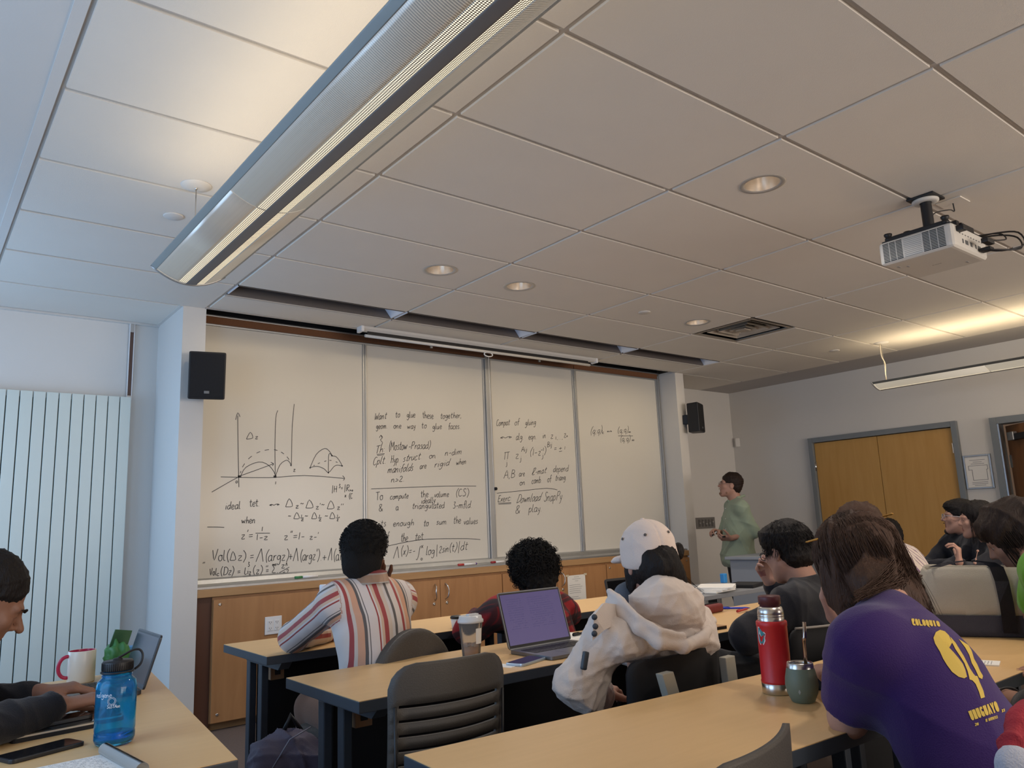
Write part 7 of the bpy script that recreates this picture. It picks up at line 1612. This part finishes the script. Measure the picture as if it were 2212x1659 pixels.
# canvas tote on the back table
q_ = at(2158, 1379, 'z', TZ); tb = (q_[0]+.100, q_[1]+.045, TZ); t = thing('tote_bag', 'cream canvas tote with navy base and straps on the back table', 'bag', tb, math.radians(-62))
m_canvas = mat('cream_canvas', (.70, .64, .54), .85, var=.08, vscale=12, bump=.4, bscale=500); m_navy = mat('navy_canvas', (.040, .038, .052), .85, bump=.4, bscale=500)
def shell(bm, ring, zs, dx=.0, n=40, wob=0.0):
    rows = []
    for i, (z, w, d) in enumerate(zs):
        rows.append([bm.verts.new((math.copysign(abs(math.cos(a))**.45, math.cos(a))*w*(1+wob*math.sin(3*a+z*30)), math.copysign(abs(math.sin(a))**.45, math.sin(a))*d*(1+wob*math.sin(2*a+z*20+1)), z+wob*.25*math.sin(3*a+1)*(i/len(zs)))) for a in [2*math.pi*k/n for k in range(n)]])
    for a, b in zip(rows, rows[1:]):
        for k in range(n): f = bm.faces.new((a[k], a[(k+1) % n], b[(k+1) % n], b[k])); f.smooth = True
    return rows
bm = bmesh.new(); r = shell(bm, 0, [(.0, .205, .085), (.006, .222, .10), (.03, .232, .108), (.078, .234, .110)]); bm.faces.new(r[0][::-1]); obj('navy_base', bm, m_navy, t)
bm = bmesh.new(); r = shell(bm, 0, [(.074, .231, .108), (.11, .234, .112), (.16, .230, .110), (.20, .224, .104), (.232, .220, .098), (.245, .214, .090), (.24, .206, .082), (.20, .205, .082)], wob=.035); bmesh.ops.solidify(bm, geom=bm.faces[:], thickness=.002); obj('canvas_body', bm, m_canvas, t)
bm = bmesh.new(); prism(bm, [(-.20, .0), (.19, .0), (.19, .075), (-.20, .075)], 0.222, .228, axis='z'); 
for v in bm.verts: v.co.y -= .04
obj('navy_lining', bm, m_navy, t)
for sx in (.03,):
    bm = bmesh.new(); prof = [(sx, -.124, .02), (sx, -.126, .12), (sx-.004, -.124, .20), (sx-.012, -.110, .248), (sx-.03, -.06, .262), (sx-.09, -.02, .268), (sx-.16, -.05, .262), (sx-.21, -.085, .250)]
    L_ = [(bm.verts.new((x-.022, y, z)), bm.verts.new((x+.022, y-.002, z))) for x, y, z in prof]
    for a, b in zip(L_, L_[1:]): bm.faces.new((a[0], a[1], b[1], b[0]))
    bmesh.ops.solidify(bm, geom=bm.faces[:], thickness=.004); obj('strap', bm, m_navy, t, smooth=True)
# olive jacket over a chair back
t = soft('olive_jacket', 'olive jacket hung over the chair behind the tote bag', 'jacket', (2.12, -3.06, 0), [('jacket_body', [E(Y(2010, 1330, -3.05), (.14, .05, .10), None, .04), C(Y(1985, 1312, -3.05), Y(2040, 1300, -3.04), .038, .036, .04), C(Y(1990, 1330, -3.04), Y(2000, 1430, -3.0), .06, .05, .04), C(Y(2035, 1330, -3.04), Y(2045, 1430, -3.0), .06, .05, .04)], .007, cloth('olive_cloth', (.17, .13, .055)), lambda P: folds(P, .010, 12, 5))])
def seat_for(label, pel, f, top_, kind='dark'):
    f = nrm([f[0], f[1], 0]); q = np.array([pel[0], pel[1], 0])-f*.24
    chair(label, (float(q[0]), float(q[1]), 0), math.atan2(-f[0], f[1]), kind, .44, top_)
seat_for('dark chair under the curly-haired person in flannel', (.83, -1.93), (0, 1), .70)
seat_for('dark chair of the man typing at the side desk', (-1.72, -2.10), (1, 0), .80)
seat_for('dark chair under the man with glasses and goatee', (4.72, -2.16), (-.7, .7), .74)
seat_for('dark chair under the woman with the black bob', (4.36, -2.52), (-.7, .7), .72)
seat_for('dark chair under the person in the green T-shirt', (1.86, -3.93), (0, 1), .72)
seat_for('dark chair under the person in the purple T-shirt', (.12, -4.02), (.1, 1), .68)
seat_for('dark chair under the half-hidden front-row person', (float(H12[0]), -1.66), (0, 1), .70)
chair('dark chair carrying the olive jacket', (2.36, -3.03, 0), math.radians(-4), 'dark', .46, .80)
# red plaid blanket and pale cloth at the bottom right corner
rb = np.array(Y(2200, 1600, -4.12))
t = soft('draped_jacket', 'red and pink jacket with a pale lining at the bottom right corner', 'jacket', (float(rb[0]), float(rb[1]), 0), [
    ('red_cloth', [C(Y(2196, 1562, -4.12), Y(2240, 1535, -4.12), .014, .02, .02), C(Y(2188, 1585, -4.12), Y(2180, 1625, -4.12), .014, .016, .02), C(Y(2205, 1575, -4.12), Y(2215, 1640, -4.12), .022, .024, .02), C(Y(2235, 1560, -4.13), Y(2240, 1640, -4.13), .03, .03, .03)], .004, mat('red_pink_cloth', (.30, .020, .035), .9, var=.5, vscale=14, bump=.4, bscale=300), lambda P: folds(P, .005, 20, 3)),
    ('pale_lining', [C(Y(2176, 1650, -4.12), Y(2190, 1700, -4.12), .018, .030, .02), C(Y(2195, 1660, -4.13), Y(2225, 1720, -4.13), .03, .04, .02), C(Y(2225, 1720, -4.13), (float(rb[0])+.05, -4.13, .02), .04, .05, .02)], .005, mat('pale_cloth', (.42, .44, .52), .9, bump=.4, bscale=300), lambda P: folds(P, .005, 20, 6))])
# backpack under the front row
c = np.array(Y(610, 1610, -1.80)); bp = (float(c[0]), -1.80, 0)
c = V3(c[0]+.02, -1.80, .30)
m_bp = mat('navy_ripstop', (.05, .085, .19), .6, var=.15, vscale=9, bump=.3, bscale=300); m_bp2 = mat('purple_grey_nylon', (.10, .085, .13), .6, bump=.3, bscale=300)
t = soft('backpack', 'navy backpack on the floor under the middle-row table end', 'backpack', bp, [
    ('pack_body', [B(c+V3(0, 0, -.05), (.10, .055, .16), headR(20, 0, 8), .05), E(c+V3(.01, 0, .12), (.13, .09, .10), headR(20, 0, 8), .05)], .008, m_bp2, lambda P: folds(P, .012, 16, 3)),
    ('front_pocket', [B(c+V3(-.03, -.10, -.08), (.08, .02, .10), headR(20, 0, 8), .035)], .007, m_bp, lambda P: folds(P, .006, 14, 4))])
bm = bmesh.new(); b_ = Vector(bp)
tube(bm, [Vector(c+V3(-.10, -.08, .10))-b_, Vector(c+V3(-.03, -.09, .20))-b_, Vector(c+V3(.06, -.06, .22))-b_], .0025, 6); tube(bm, [Vector(c+V3(-.09, -.15, .0))-b_, Vector(c+V3(-.01, -.165, .02))-b_, Vector(c+V3(.05, -.15, .0))-b_], .0025, 6)
obj('zipper', bm, mat('zip_pale', (.25, .26, .34), .4), t)
bm = bmesh.new(); tube(bm, [Vector(c+V3(.03, -.15, -.02))-b_, Vector(c+V3(.05, -.18, -.08))-b_, Vector(c+V3(.03, -.17, -.16))-b_], .012, 6, flat=.3); tube(bm, [Vector(c+V3(-.02, -.0, .20))-b_, Vector(c+V3(.01, .0, .26))-b_, Vector(c+V3(.05, 0, .20))-b_], .010, 6, flat=.5); obj('strap', bm, m_black, t)
